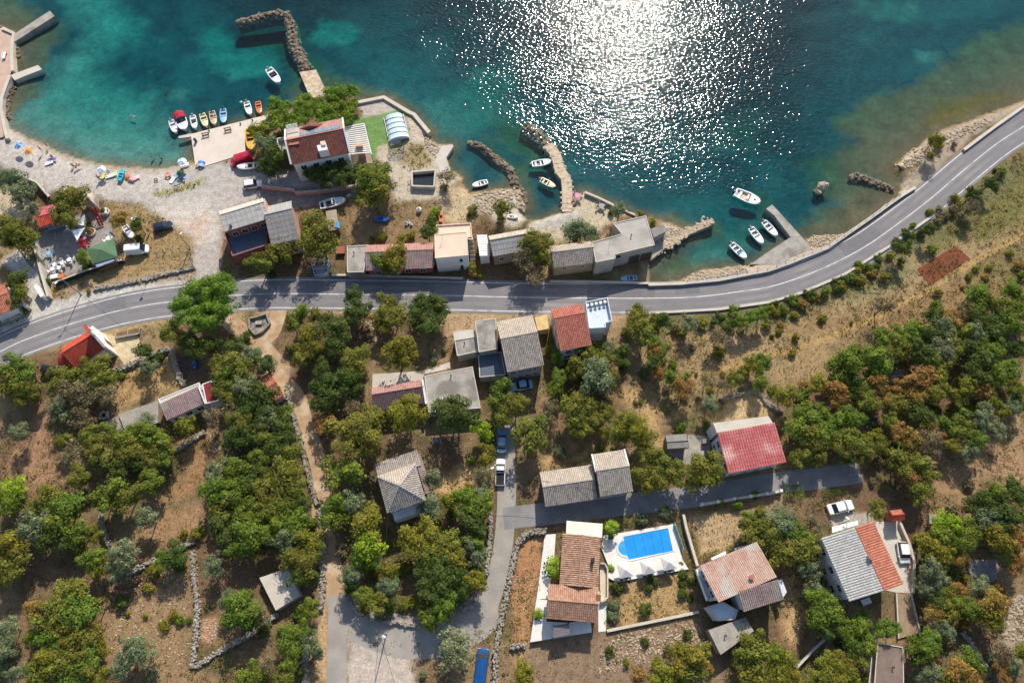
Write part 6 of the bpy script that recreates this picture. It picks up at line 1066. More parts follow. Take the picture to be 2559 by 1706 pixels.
# ================================================================ SHORE: jetties, quays, breakwaters, walls
def rock_mesh(seed, flat=.7, sub=1):
    rng = np.random.default_rng(seed); t = (1+5**.5)/2
    v = np.array([(-1,t,0),(1,t,0),(-1,-t,0),(1,-t,0),(0,-1,t),(0,1,t),(0,-1,-t),(0,1,-t),(t,0,-1),(t,0,1),(-t,0,-1),(-t,0,1)])/1.9
    f = [(0,11,5),(0,5,1),(0,1,7),(0,7,10),(0,10,11),(1,5,9),(5,11,4),(11,10,2),(10,7,6),(7,1,8),(3,9,4),(3,4,2),(3,2,6),(3,6,8),(3,8,9),(4,9,5),(2,4,11),(6,2,10),(8,6,7),(9,8,1)]
    v = v*rng.uniform(.75,1.2,(12,1))*np.array([rng.uniform(.8,1.2), rng.uniform(.8,1.2), flat])*.5
    return v, f
ROCKV = [rock_mesh(i) for i in range(8)]
def rock_data(i, m):
    me = bpy.data.meshes.new('rock'); me.from_pydata([tuple(p) for p in ROCKV[i][0]], [], ROCKV[i][1]); me.update(); me.materials.append(m); return me
ROCKS = [rock_data(i, m_rock) for i in range(8)]; ROCKS_P = [rock_data(i, m_rock_pale) for i in range(8)]
rr = random.Random(3)
def breakwater(name, label, path, width, top, n, size, meshes, core=m_rock, cat='breakwater'):
    path = smooth_path(path, 1.0); T = thing(name, label, cat, (path[0].x, path[0].y, SEA))
    wid = width if hasattr(width, '__len__') else [width]*2; W = [lerp(wid[0], wid[1], i/(len(path)-1)) for i in range(len(path))]
    L, R = ribbon_pts(path, [w*.8 for w in W]); Lb, Rb = ribbon_pts(path, [w*1.5 for w in W]); mb = MB()
    mb.loft([[Vector((l.x,l.y,top-.35)), Vector((r.x,r.y,top-.35)), Vector((rb.x,rb.y,-3.5)), Vector((lb.x,lb.y,-3.5))] for l, r, rb, lb in zip(L, R, Rb, Lb)]); mb.build('core', core, T)
    for k in range(n):
        i = rr.randrange(len(path)-1); p = lerp(path[i], path[i+1], rr.random()); d = (path[i+1]-path[i]).normalized(); nn = Vector((-d.y, d.x, 0)); q = rr.uniform(-1, 1); s = size*rr.uniform(.6, 1.45)
        z = top-.25-abs(q)**2*1.0+rr.uniform(-.1,.15); w = p+nn*q*W[i]*.62
        inst('rock', rr.choice(meshes), T, (w.x, w.y, z), (rr.uniform(-.4,.4), rr.uniform(-.4,.4), rr.uniform(0,6.3)), (s, s*rr.uniform(.8,1.2), s))
    return T
breakwater('rock_breakwater', 'long bent breakwater of dark boulders in front of the moored boats', GL('00:2160,190 2350,140 01:60,120 200,105 275,110 305,190 320,300 345,400 400,500 450,620', -.4), (1.4, 2.5), -.58, 290, .95, ROCKS)
breakwater('rock_breakwater', 'low curved boulder breakwater on the left side of the small cove', GL('01:1945,1300 2050,1315 2190,1430 2350,1568 12:0,50 70,160 115,280', -.4), (1.1, 1.8), -.52, 170, .8, ROCKS)
breakwater('rock_spit', 'short submerged rock spit below the coast road wall', GL('13:760,35 900,65 1040,120 1150,165', -.5), (1.8, 1.5), -.3, 80, .8, ROCKS, cat='rocks')
breakwater('rock_revetment', 'row of boulders along the curved promenade wall at the left edge', GL('00:120,790 75,870 60,980 62,1090', -.6), (1.2, 1.2), -.35, 60, .6, ROCKS, cat='rocks')
breakwater('rock_revetment', 'few boulders under the promenade between the two left jetties', GL('00:140,410 160,520', -.6), (1.4, 1.2), -.4, 22, .6, ROCKS, cat='rocks')
breakwater('sea_rock', 'single pale rock islet with dark shadow near the coast road', GL('13:455,160 520,150', -.4), (1.3, 1.1), .3, 9, 1.5, ROCKS_P, core=m_rock_pale, cat='rock')
breakwater('shore_boulders', 'pale boulder pile beside the parking bay on the coast road', GL('03:1230,1540 1330,1440 1430,1370', -.2), (2.6, 2.0), .2, 60, .9, ROCKS_P, core=m_rock_pale, cat='rocks')
breakwater('shore_boulders', 'pale boulder strip below the bush on the coast road', GL('03:1480,1330 1620,1260 1800,1180', -.2), (1.6, 1.2), .1, 45, .8, ROCKS_P, core=m_rock_pale, cat='rocks')
def prism_thing(name, label, cat, s, z0, z1, m, zp=None):
    w = GL(s, z1 if zp is None else zp); c = sum(w, Vector())/len(w); o = MB().prism([(p.x-c.x, p.y-c.y) for p in w], z0, z1).build(name, m); o.location = (c.x, c.y, 0); return tag(o, label, cat)
prism_thing('concrete_jetty', 'long straight grey concrete jetty at the upper left corner', 'jetty', '00:115,325 455,100 502,148 132,385', -4, .15, m_conc)
prism_thing('stone_jetty', 'short crumbling pale jetty below the grey concrete one', 'jetty', '00:95,690 350,598 385,638 250,690 135,738', -4, 0, m_conc_l)
prism_thing('stone_pier', 'broad pitted stone pier joining the pines to the breakwater', 'pier', '01:398,662 550,640 665,880 500,912', -4, .1, mat('pitted_stone', S(206,186,160), S(176,154,128), .9, .9, .6, fine=.28, fscale=3))
Q = thing('quay', 'wide pale concrete quay with boats moored along its upper edge', 'quay', tuple(G(px('A',1100,900))))
MB().prism(GL('A:555,702 2060,322 2060,485 1560,640 1570,1052 815,1290 660,1385 572,752', .12), -4, .12).build('deck', mat('quay_concrete', S(214,200,186), S(204,190,176), .35, .85, fine=.05), Q)
MB().prism(GL('A:335,740 560,690 568,748 345,776', .1), -.3, .1).build('jetty_arm', m_conc_l, Q); MB().box(tuple(G(px('A',400,760), -3)), .5, .5, 2.8).build('pile', m_conc_d, Q)
for x, y in ((905,650),(1480,520),(1700,455)): p = G(px('A',x,y), .12); MB().lathe((p.x,p.y,.12), [(.16,0),(.12,.1),(.12,.28),(.2,.34),(0,.42)], 8).build('bollard', m_dark, Q)
Q = thing('small_harbour_quay', 'grey stained quay with a narrow pier at the coast road harbour', 'quay', tuple(G(px('M',1400,1300))))
MB().prism(GL('M:700,1620 1010,1400 1440,1120 1640,1110 1830,1330 1400,1510 1250,1620', .05), -3, .05).build('deck', m_conc, Q); MB().prism(GL('M:985,600 1100,522 1165,590 1640,1112 1440,1122 1130,712', .08), -4, .08).build('pier_arm', m_conc, Q)
prism_thing('cove_slab', 'small pale concrete landing between tank and cove', 'landing', '01:1640,1350 1800,1325 1812,1342 1745,1445 1785,1568 1700,1600 1650,1480', -3, .05, m_conc_l)
T = thing('cove_pier', 'straight pale stone pier on the right side of the small cove', 'pier', tuple(G(px('12',500,100)))); cp_ = smooth_path(GL('02:330,1330 400,1420 440,1568 12:490,60 505,200 505,375', .0), 1.0)
L, R = ribbon_pts(cp_, 2.1); MB().loft([[Vector((l.x,l.y,0)), Vector((r.x,r.y,0)), Vector((r.x,r.y,-3)), Vector((l.x,l.y,-3))] for l, r in zip(L, R)]).build('core', m_rock_pale, T)
for k in range(150):
    i = rr.randrange(len(cp_)-1); p = lerp(L[i], R[i], rr.random()*1.2-.1); s = rr.uniform(.4,.8); inst('stone', rr.choice(ROCKS_P), T, (p.x, p.y, rr.uniform(-.1,.0)), (0,0,rr.uniform(0,6)), (s, s, s*.5))
breakwater('pier_head_rocks', 'wet rocks spread off the tip of the cove pier', GL('02:120,1130 220,1200 320,1310', -.8), (2.8, 2.0), -.75, 60, .8, ROCKS, cat='rocks')
T = thing('cove_mole', 'crooked stone mole with pale rubble right of the boathouse', 'mole', tuple(G(px('12',1700,530)))); MB().prism(GL('12:1600,535 1780,450 1840,440 1860,475 1800,510 1640,575 1480,670 1390,722 1290,800 1270,822 1290,700 1400,600', 0), -3, 0).build('core', m_rock_pale, T)
for k in range(130):
    a = lerp(*GL('12:1340,760 1830,460', 0), rr.random()); s = rr.uniform(.35,.75); inst('stone', rr.choice(ROCKS_P), T, (a.x+rr.uniform(-1.2,.6), a.y+rr.uniform(-.4,1.6), rr.uniform(-.1,.05)), (0,0,rr.uniform(0,6)), (s, s, s*.6))
# scattered pale shore stones
mbs = MB()
def scatter(s, n, lo, hi, z=0.0):
    w = GL(s, 0); xs_ = [p.x for p in w]; ys_ = [p.y for p in w]; poly = [(p.x,p.y) for p in w]; k = 0; X_ = np.array([rr.uniform(min(xs_), max(xs_)) for _ in range(n*4)]); Y_ = np.array([rr.uniform(min(ys_), max(ys_)) for _ in range(n*4)])
    ok = sdf(poly, X_, Y_) > 0
    for x, y in list(zip(X_[ok], Y_[ok]))[:n]:
        v, f = rr.choice(ROCKV); s_ = rr.uniform(lo, hi); a = rr.uniform(0, 6.3); ca, sa = math.cos(a), math.sin(a); j = min(max(int((y-ys[0])/step),0),NY-1); i = min(max(int((x-xs[0])/step),0),NX-1); zz = Z[j,i]
        mbs.add([(x+(p[0]*ca-p[1]*sa)*s_, y+(p[0]*sa+p[1]*ca)*s_, zz+p[2]*s_*.8+.05*s_) for p in v], f)
scatter('12:1530,1012 1720,915 2150,865 2160,930 1700,1010', 260, .3, .8); scatter('13:340,650 420,590 720,570 800,560 640,640 400,720', 200, .3, .7); scatter('11:2000,230 2200,170 2350,165 2350,250 2150,420 2000,330', 260, .3, .8)
scatter('12:1380,490 1600,545 1610,590 1400,700 1300,620', 200, .25, .6); scatter('01:1540,1250 1700,1330 1650,1450 1560,1350', 120, .3, .7); scatter('12:0,20 90,180 130,380 30,330', 60, .4, .8)
scatter('32:950,1130 1700,1000 1780,1240 1500,1300 1100,1420 800,1500 800,1300', 520, .15, .5); scatter('30:980,700 1700,500 1760,1400 1400,1500 1000,1300', 420, .12, .4); scatter('33:2100,800 2350,760 2350,1200 2150,1150', 220, .2, .6); scatter('32:20,550 200,550 150,1100 0,1100', 60, .15, .35)
scatter('03:1200,1500 1500,1300 2000,1080 2050,1120 1500,1400 1300,1568', 420, .3, .8); scatter('30:1850,980 1980,970 2010,1100 1940,1210 1840,1170', 120, .15, .4); scatter('20:1900,830 2000,900 2050,1000 1960,1050', 50, .2, .5); scatter('11:1000,1380 1080,1360 1130,1560 1010,1568', 80, .2, .5)
o = stuff(mbs.build('loose_stones', m_rock_pale)); tag(o, 'loose pale stones scattered along the shore and on open ground', 'stones')
# ---- dry-stone walls
def stone_wall(label, s, w=.75, h=.8, dens=17, m=None, z0=0.0):
    path = smooth_path(GL(s, .3), 1.0); T = thing('dry_stone_wall', label, 'wall', (path[0].x, path[0].y, 0)); mb = MB(); core = MB(); L, R = ribbon_pts(path, w*.7)
    core.loft([[Vector((l.x,l.y,h*.75)), Vector((r.x,r.y,h*.75)), Vector((r.x,r.y,-.2)), Vector((l.x,l.y,-.2))] for l, r in zip(L, R)]); core.build('core', m or m_stone, T)
    for a, b in zip(path[:-1], path[1:]):
        d = (b-a); ln = d.length; d.normalize(); nn = Vector((-d.y, d.x, 0))
        for k in range(max(1, int(dens*ln))):
            p = a+d*rr.uniform(0, ln)+nn*rr.uniform(-.5,.5)*w*(1+.25*rr.random()); s_ = rr.uniform(.22,.48); an = rr.uniform(0,6.3); ca, sa = math.cos(an), math.sin(an); z = h*rr.choice((1,.95,.6,.25))*rr.uniform(.85,1.1)-.08; v, f = rr.choice(ROCKV)
            mb.add([(p.x+(q[0]*ca-q[1]*sa)*s_, p.y+(q[0]*sa+q[1]*ca)*s_, z+q[2]*s_) for q in v], f)
    stuff(mb.build('stones', m or m_stone, T)); return T
stone_wall('long pale dry-stone wall running down the lower left clearing', '30:1775,360 1790,640 1815,900 1795,1200 1765,1430')
stone_wall('dry-stone wall branching right from the foot of the long pale wall', '30:1790,1420 1900,1350 2100,1230 2350,1090 31:60,1040 200,930', .7, .7)
stone_wall('overgrown dry-stone wall across the top of the lower left clearing', '30:1000,610 1230,540 1430,430 1600,350 1790,270', .8, .8)
stone_wall('short dry-stone wall above the overgrown one at lower left', '30:930,30 950,160 1000,310', .8, .7)
stone_wall('dry-stone wall on the left side of the dirt lane, upper part', '21:285,400 310,560 400,880 470,1180 560,1500', .8, .7, 15)
stone_wall('dry-stone wall on the left side of the dirt lane, lower part', '31:570,-20 620,200 610,500 620,640 590,900', .9, .9)
stone_wall('dry-stone wall beside the paved lane at the bottom edge', '31:540,1150 450,1330 470,1600', .9, .8)
stone_wall('white stone wall curving round the bare strip left of the villa', '32:310,175 120,205 50,290 10,450 31:2310,720 2270,900 2230,1100 2200,1300 2190,1600', .85, 1.0, 19)
stone_wall('short white stone wall closing the bare strip left of the villa', '32:-20,1240 125,1218', .8, .8); stone_wall('dry-stone wall on the left of the lane opposite the villa', '31:2150,-10 2150,150 2130,420 2115,580', .7, .7, 12)
stone_wall('grey stone wall between the chapel yard and the blue boat', '20:1575,80 1620,250 1690,400', 1.0, 1.1); stone_wall('stone retaining wall below the chapel yard', '20:1030,290 1200,225 1350,140 1560,75', .9, 1.0)
stone_wall('short stone wall by the single tree below the cottage', '20:1610,1000 1740,920 1880,830', .9, .7); stone_wall('stone wall round the straw plot above the crimson roof', '22:1900,530 2230,462 2350,580 23:140,645', .6, .7)
stone_wall('pale stone wall remnant inside the right-hand thicket', '23:1120,370 1250,262 1430,210', 1.4, .6); stone_wall('stone wall remnant in the lower right thicket', '33:1780,1100 1900,1260 2000,1420', .7, .7)
stone_wall('low grey stone wall along the grass beside the main road', '10:860,1085 1300,1000 1560,935 1790,885', .7, .6, 15); stone_wall('dark kerb wall round the copse inside the lane loop', '31:830,740 900,890 1100,1000 1280,1010 1500,1040 1760,960 2030,830', .6, .7, 12)
# ---- built walls and fences
def wall(name, label, s, w, h, m, z0=-.4, pillars=0, cat='wall', zp=None):
    path = GL(s, h if zp is None else zp); T = thing(name, label, cat, (path[0].x, path[0].y, 0)); L, R = ribbon_pts(path, w)
    MB().loft([[Vector((l.x,l.y,h)), Vector((r.x,r.y,h)), Vector((r.x,r.y,z0)), Vector((l.x,l.y,z0))] for l, r in zip(L, R)]).build('wall_body', m, T)
    L2, R2 = ribbon_pts(path, w+.1); MB().loft([[Vector((l.x,l.y,h+.07)), Vector((r.x,r.y,h+.07)), Vector((r.x,r.y,h-.005)), Vector((l.x,l.y,h-.005))] for l, r in zip(L2, R2)]).build('coping', m_conc_l, T)
    if pillars:
        tot = sum((b-a).length for a, b in zip(path[:-1], path[1:])); 
        for k in range(pillars):
            d = tot*k/(pillars-1)*.999
            for a, b in zip(path[:-1], path[1:]):
                if d <= (b-a).length: p = lerp(a, b, d/(b-a).length); break
                d -= (b-a).length
            MB().box((p.x, p.y, z0), w+.18, w+.18, h-z0+.3).build('pillar', m, T)
    return T
wall('sea_wall', 'beige sea wall round the point beside the pool enclosure', '01:925,940 1170,892 1400,1027 1448,1048 1588,1217', .7, .45, m_cream, -3); wall('promenade_wall', 'beige promenade wall along the upper left edge', '00:20,258 125,305 112,400 108,530 115,650', .6, .35, m_cream, -2)
wall('promenade_wall', 'curved pale promenade wall ending at the beach', '00:90,690 60,770 15,900 8,1000 45,1190 68,1272', .6, .35, m_conc_l, -2)
wall('road_sea_wall', 'low pale sea wall between the harbour and the coast road', '12:1250,1042 1550,1032 1900,998 2350,912 13:200,845 550,702 940,432 1235,222 1352,150', .5, .55, m_conc_l, -2.5)
wall('road_sea_wall', 'pale sea wall on the outer bend at the right edge', '03:1800,1375 2100,1150 2400,940', .5, .5, m_conc_l, -2); wall('verge_wall', 'low stone verge wall on the inner side of the coast road', '12:1280,1303 1900,1268 2350,1205 13:300,1120 700,950 1100,700 1500,420', .4, .3, m_stone)
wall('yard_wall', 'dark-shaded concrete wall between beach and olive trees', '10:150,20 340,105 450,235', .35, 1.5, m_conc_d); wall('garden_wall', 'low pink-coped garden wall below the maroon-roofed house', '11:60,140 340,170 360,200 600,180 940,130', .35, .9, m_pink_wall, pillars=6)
wall('road_retaining_wall', 'concrete retaining wall above the main road by the boathouse', '12:340,1012 700,1015 1250,1030', .35, .6, m_conc_d, -1.5); wall('road_garden_wall', 'grey garden wall in front of the long low house', '11:690,955 840,955 1300,968 1900,985', .3, .8, m_conc_d)
wall('white_lane_wall', 'white pillared wall along the shaded lane above the lawn', '22:1740,1492 2050,1442 2350,1392 23:0,1402 120,1368', .3, .9, m_white, pillars=6); wall('villa_garden_wall', 'white wall along the bottom of the villa olive garden', '32:870,1088 1300,1000 1712,915', .35, .5, m_conc_l, -1)
wall('villa_boundary_wall', 'beige boundary wall between pool garden and the hedged lawn', '32:1572,20 1600,150 1650,320 1700,490', .35, 1.0, m_cream); wall('bar_yard_wall', 'pale wall along the left side of the beach bar yard', '10:300,650 350,830 385,960 440,1150', .35, 1.4, m_conc_l)
wall('bar_fence', 'dark fence along the lower side of the beach bar yard', '10:480,1030 800,910 1120,815', .15, 1.2, m_dark, cat='fence'); wall('driveway_wall', 'yellow-beige wall along the driveway with the white van', '33:1215,95 1300,290 1345,460 1335,745', .3, .8, m_cream)
wall('slanting_wall', 'thin grey wall slanting through the trees at bottom right', '33:250,1440 420,1260 570,1125', .25, 1.1, m_conc_d); wall('store_side_wall', 'thin pale wall left of the brown flat store', '33:975,1190 950,1400 930,1600', .25, 1.2, m_conc)
def gate_pillar(p, q, h, label):
    a, b = G(p, 0), G(q, 0); T = thing('gate_pillar', label, 'gate pillar', tuple(a)); MB().bar((a.x,a.y,h/2-.1), (b.x,b.y,h/2-.1), .5, h).build('shaft', m_white, T); MB().bar((a.x,a.y,h), (b.x,b.y,h), .65, .15).build('cap', m_white, T)
gate_pillar(px('10',375,1085), px('10',440,1190), 1.8, 'white gate wall right of the drive at the left edge'); gate_pillar(px('10',240,1230), px('10',285,1275), 1.4, 'white gate wall left of the drive at the left edge')
# wire fence with posts
def post_fence(label, s, n, h=1.3):
    path = GL(s, 0); T = thing('wire_fence', label, 'fence', tuple(path[0])); pts = []
    tot = sum((b-a).length for a, b in zip(path[:-1], path[1:]))
    for k in range(n):
        d = tot*k/(n-1)*.9999
        for a, b in zip(path[:-1], path[1:]):
            if d <= (b-a).length: p = lerp(a, b, d/(b-a).length); break
            d -= (b-a).length
        pts.append(p); MB().box((p.x,p.y,-.1), .1, .1, h).build('post', m_wood, T)
    for z in (.4, .8, 1.15):
        w = MB()
        for a, b in zip(pts[:-1], pts[1:]): w.bar((a.x,a.y,z), (b.x,b.y,z), .03)
        w.build('wire', m_metal, T)
post_fence('wire fence with wooden posts across the grass by the beach road', '10:1370,780 1740,722 1785,885', 9); post_fence('railing on posts along the coast road sea wall', '12:1600,1025 2350,915 13:550,705 940,435 1200,240', 26, 1.0)
# ================================================================ BOATS
def paintm(n, rgb, rough=.35): return mat('paint_'+n, S(*rgb), tuple(x*.92 for x in S(*rgb)), 1.5, rough, spec=.4, fine=.05)
W_ = paintm('white', (232,232,230)); CR_ = paintm('cream', (226,214,170)); YL_ = paintm('yellow', (222,176,70)); OR_ = paintm('orange', (222,124,74)); BL_ = paintm('blue', (64,124,196)); LB_ = paintm('light_blue', (150,190,222)); GY_ = paintm('grey', (120,120,124)); RD_ = paintm('red', (190,36,60)); TQ_ = paintm('turquoise', (60,190,205)); BG_ = paintm('beige', (200,180,150)); DK_ = paintm('dark', (50,48,48))
def boat(label, stern, bow, hullm, deckm=None, floorm=None, z=SEA, beam=None, kind='open', engine=True, canopy=None, group='moored boats', stripe=None, name='boat', cat='boat'):
    a, b = G(stern, z+.3), G(bow, z+.3); L = (b-a).length; B = beam or L*.38; c = (a+b)/2; ang = math.atan2(b.y-a.y, b.x-a.x)-math.pi/2
    T = thing(name, label, cat, (0,0,0), group); deckm = deckm or hullm; floorm = floorm or GY_
    n = 12; H = .28+L*.06
    st = []
    for i in range(n+1):
        t = i/n; hb = B/2*(.80+.20*math.sin(min(1, t/.45)*math.pi/2)) if t < .45 else B/2*math.sqrt(max(0, 1-((t-.45)/.55)**2.3)); st.append((t, -L/2+L*t, max(hb, .02), H*(1+.35*t*t)))
    rings = [[Vector((-hb, y, zg)), Vector((-hb*.8, y, .0)), Vector((0, y*.97, -.25)), Vector((hb*.8, y, 0)), Vector((hb, y, zg))] for t, y, hb, zg in st]
    h = MB().loft(rings, cap=True, closed=False); hull = h.build('hull', hullm, T, True)
    fd = .60 if kind != 'kayak' else .62; k = int(fd*n); d = MB(); rim = .07+B*.05
    d.loft([[Vector((-hb, y, zg)), Vector((-hb*.5, y, zg+.07)), Vector((0, y, zg+.1)), Vector((hb*.5, y, zg+.07)), Vector((hb, y, zg))] for t, y, hb, zg in st[k:]], cap=False, closed=False)
    for s in (-1, 1):
        d.loft([[Vector((s*hb, y, zg)), Vector((s*(hb-rim), y, zg+.02)), Vector((s*(hb-rim), y, .12))] for t, y, hb, zg in st[:k+1]], cap=False, closed=False)
    t0, y0, hb0, z0 = st[0]; d.box((0, y0+.12, .1), 2*(hb0-.02), .22, z0-.08); tk, yk, hbk, zk = st[k]; d.add([(-hbk, yk, .1), (hbk, yk, .1), (hbk, yk, zk+.06), (-hbk, yk, zk+.06)], [(0,1,2,3)])
    deck = d.build('deck', deckm, T)
    f = MB(); f.loft([[Vector((-(hb-rim), y, .13)), Vector((hb-rim, y, .13))] for t, y, hb, zg in st[:k+1]], cap=False, closed=False); f.build('cockpit_floor', floorm, T)
    MB().box((0, -L*.30, .13), B*.72, L*.09, H*.55).build('seat', deckm, T); 
    if kind in ('open', 'fish'): MB().box((0, -L*.05, .13), B*.74, L*.07, H*.6).build('seat', deckm, T)
    if kind == 'console' or kind == 'yacht':
        MB().box((B*.0, L*.02, .13), B*.42, L*.10, H*1.1).build('console', deckm, T)
        ws = MB(); ws.add([(-B*.3, L*.09, H*1.0), (B*.3, L*.09, H*1.0), (B*.26, L*.04, H*1.9), (-B*.26, L*.04, H*1.9)], [(0,1,2,3)]); ws.build('windscreen', m_glass, T)
    if kind == 'yacht':
        MB().lathe((0, L*.27, H*1.25), [(0,.1),(.22,.1),(.25,0)], 10).build('hatch', m_glass, T); rl = MB()
        for s in (-1, 1): rl.tube([(s*hb*.9, y, zg+.35) for t, y, hb, zg in st[5:]], .03, 5)
        rl.build('rail', m_metal, T); MB().box((0, -L*.47, .2), B*.8, L*.1, .12).build('swim_platform', deckm, T)
    if kind == 'fish': 
        for i in range(6): MB().box((rr.uniform(-B*.25,B*.25), -L*.35+i*L*.12, .15), .3, .35, .3, rr.random()).build('crate', rr.choice((m_wood, RD_, CR_, GY_)), T)
        MB().tube([(0, -L*.2, .1), (0, -L*.45, 1.3)], .04, 6).build('mast', m_wood, T)
    if canopy:
        cn = MB(); A = []; 
        for yy in (-L*.47, -L*.30, -L*.12): A.append([Vector((-math.cos(q)*B*.5, yy, H*.9+math.sin(q)*(.9 if yy != -L*.47 else .7))) for q in [math.pi*i/6 for i in range(7)]])
        cn.loft(A, cap=False, closed=False); cn.build('canopy', canopy, T)
    if stripe: st_ = MB(); t, y, hb, zg = st[8]; st_.loft([[Vector((-h2*1.01, y2, z2+.115)), Vector((0, y2, z2+.16)), Vector((h2*1.01, y2, z2+.115))] for (_, y2, h2, z2) in st[7:9]], cap=False, closed=False); st_.build('stripe', stripe, T)
    if engine:
        e = MB().box((0, -L/2-.18, H*.5), .34, .42, .55).build('outboard_motor', DK_ if hullm != W_ else GY_, T); MB().box((0, -L/2-.22, -.5), .1, .2, 1.0).build('motor_leg', m_dark, e)
    T.location = (c.x, c.y, z); T.rotation_euler = (0, 0, ang); return T
bx = lambda t, s, b: (px(t, *s), px(t, *b))
boat('small white boat at the left end of the quay row', *bx('A',(205,455),(300,690)), W_, kind='open'); boat('white boat with a dark red canopy moored at the quay', *bx('A',(335,320),(470,640)), W_, kind='console', canopy=mat('red_canvas', S(176,36,62), None, 1, .8, fine=.06), beam=2.4)
boat('plain white boat third from the left end of the quay row', *bx('A',(600,365),(655,615)), W_, kind='console'); boat('cream-coloured wooden boat in the quay row', *bx('A',(775,330),(860,580)), CR_, floorm=m_wood, kind='open'); boat('cluttered beige fishing boat in the quay row', *bx('A',(955,285),(1012,545)), BG_, floorm=m_wood, kind='fish')
boat('bright blue boat in the quay row', *bx('A',(1160,245),(1180,515)), BL_, deckm=LB_, kind='open', floorm=GY_); boat('white boat moored right of the gap in the quay row', *bx('A',(1590,115),(1662,362)), W_, kind='open', floorm=DK_); boat('orange wooden boat at the right end of the quay row', *bx('A',(1800,110),(1838,340)), OR_, floorm=m_wood, engine=False)
boat('white boat anchored alone inside the long breakwater', *bx('01',(115,635),(218,772)), W_, kind='console', floorm=DK_); boat('white dinghy floating at the left edge of the small cove', *bx('11',(2125,100),(1982,142)), W_, kind='open', engine=False); boat('white boat tied in the cove under the pier', *bx('02',(180,1512),(360,1485)), W_, kind='open')
boat('beige boat with dark stern tied in the cove beside the pier', *bx('12',(260,80),(396,156)), DK_, deckm=CR_, floorm=DK_, kind='open'); boat('large white motor yacht off the harbour pier', *bx('M',(420,300),(872,505)), W_, kind='yacht', floorm=BG_, beam=2.5)
boat('white boat closest to the harbour pier arm', *bx('M',(935,835),(1182,1112)), W_, kind='open', floorm=GY_); boat('white boat in the middle of the three in the harbour', *bx('M',(700,955),(920,1252)), W_, kind='open', floorm=GY_); boat('white boat with blue band on its bow in the harbour', *bx('M',(345,1245),(615,1522)), W_, kind='open', floorm=GY_, stripe=BL_)
lg = 'boats on land'
boat('big yellow boat standing on the quay beside the pines', *bx('A',(1655,600),(1695,1015)), YL_, floorm=m_wood, z=.35, kind='console', group=lg, engine=False); boat('white motorboat on land against the red van', *bx('A',(1790,1275),(1418,1312)), W_, floorm=DK_, z=.5, kind='console', group=lg)
boat('white motorboat with dark cockpit on the driveway of the maroon-roofed house', *bx('11',(585,325),(822,268)), W_, floorm=DK_, z=.5, kind='console', group=lg); boat('dark blue rowing boat in the shade of a garden tree', *bx('11',(1085,440),(1220,452)), BL_, z=.1, engine=False, group=lg)
boat('orange kayak leaning behind the pale pink flat roof', *bx('K',(455,400),(462,205)), OR_, z=.15, beam=.8, kind='kayak', engine=False, group=lg, name='kayak', cat='kayak'); boat('light blue boat on the slipway next to the main road', *bx('L',(820,1280),(508,1312)), LB_, z=-.35, engine=False, group=lg, floorm=W_)
boat('white dinghy hull lying on the rocks by the cove', *bx('K',(1680,295),(1870,325)), W_, z=-.1, engine=False, group=lg); boat('grey-white dinghy standing on the grass by the white van', *bx('C',(1850,700),(2010,930)), BG_, deckm=W_, z=.3, engine=False, group=lg); boat('turquoise plastic boat lying on the beach', *bx('I',(715,530),(805,318)), TQ_, z=.05, engine=False, group=lg, floorm=TQ_)
boat('small bright blue boat in the shaded yard below the big pine', *bx('20',(1785,245),(1785,170)), BL_, z=.1, engine=False, group=lg, floorm=BL_); boat('white dinghy half hidden behind bushes near the dark car', *bx('C',(1970,570),(2120,545)), W_, z=.3, engine=False, group=lg)
for x, y, l_ in ((1490,120,'white mooring buoy left of the white quay boat'),(2090,110,'white mooring buoy near the pines')):
    p = G(px('A',x,y), SEA); T = thing('mooring_buoy', l_, 'buoy', tuple(p), 'mooring buoys'); MB().lathe(tuple(p), [(0,-.25),(.25,-.1),(.32,.08),(.22,.26),(0,.34)], 12).build('float', W_, T, True); MB().lathe((p.x,p.y,p.z+.33), [(.06,0),(.06,.12),(0,.12)], 6).build('ring', m_metal, T)
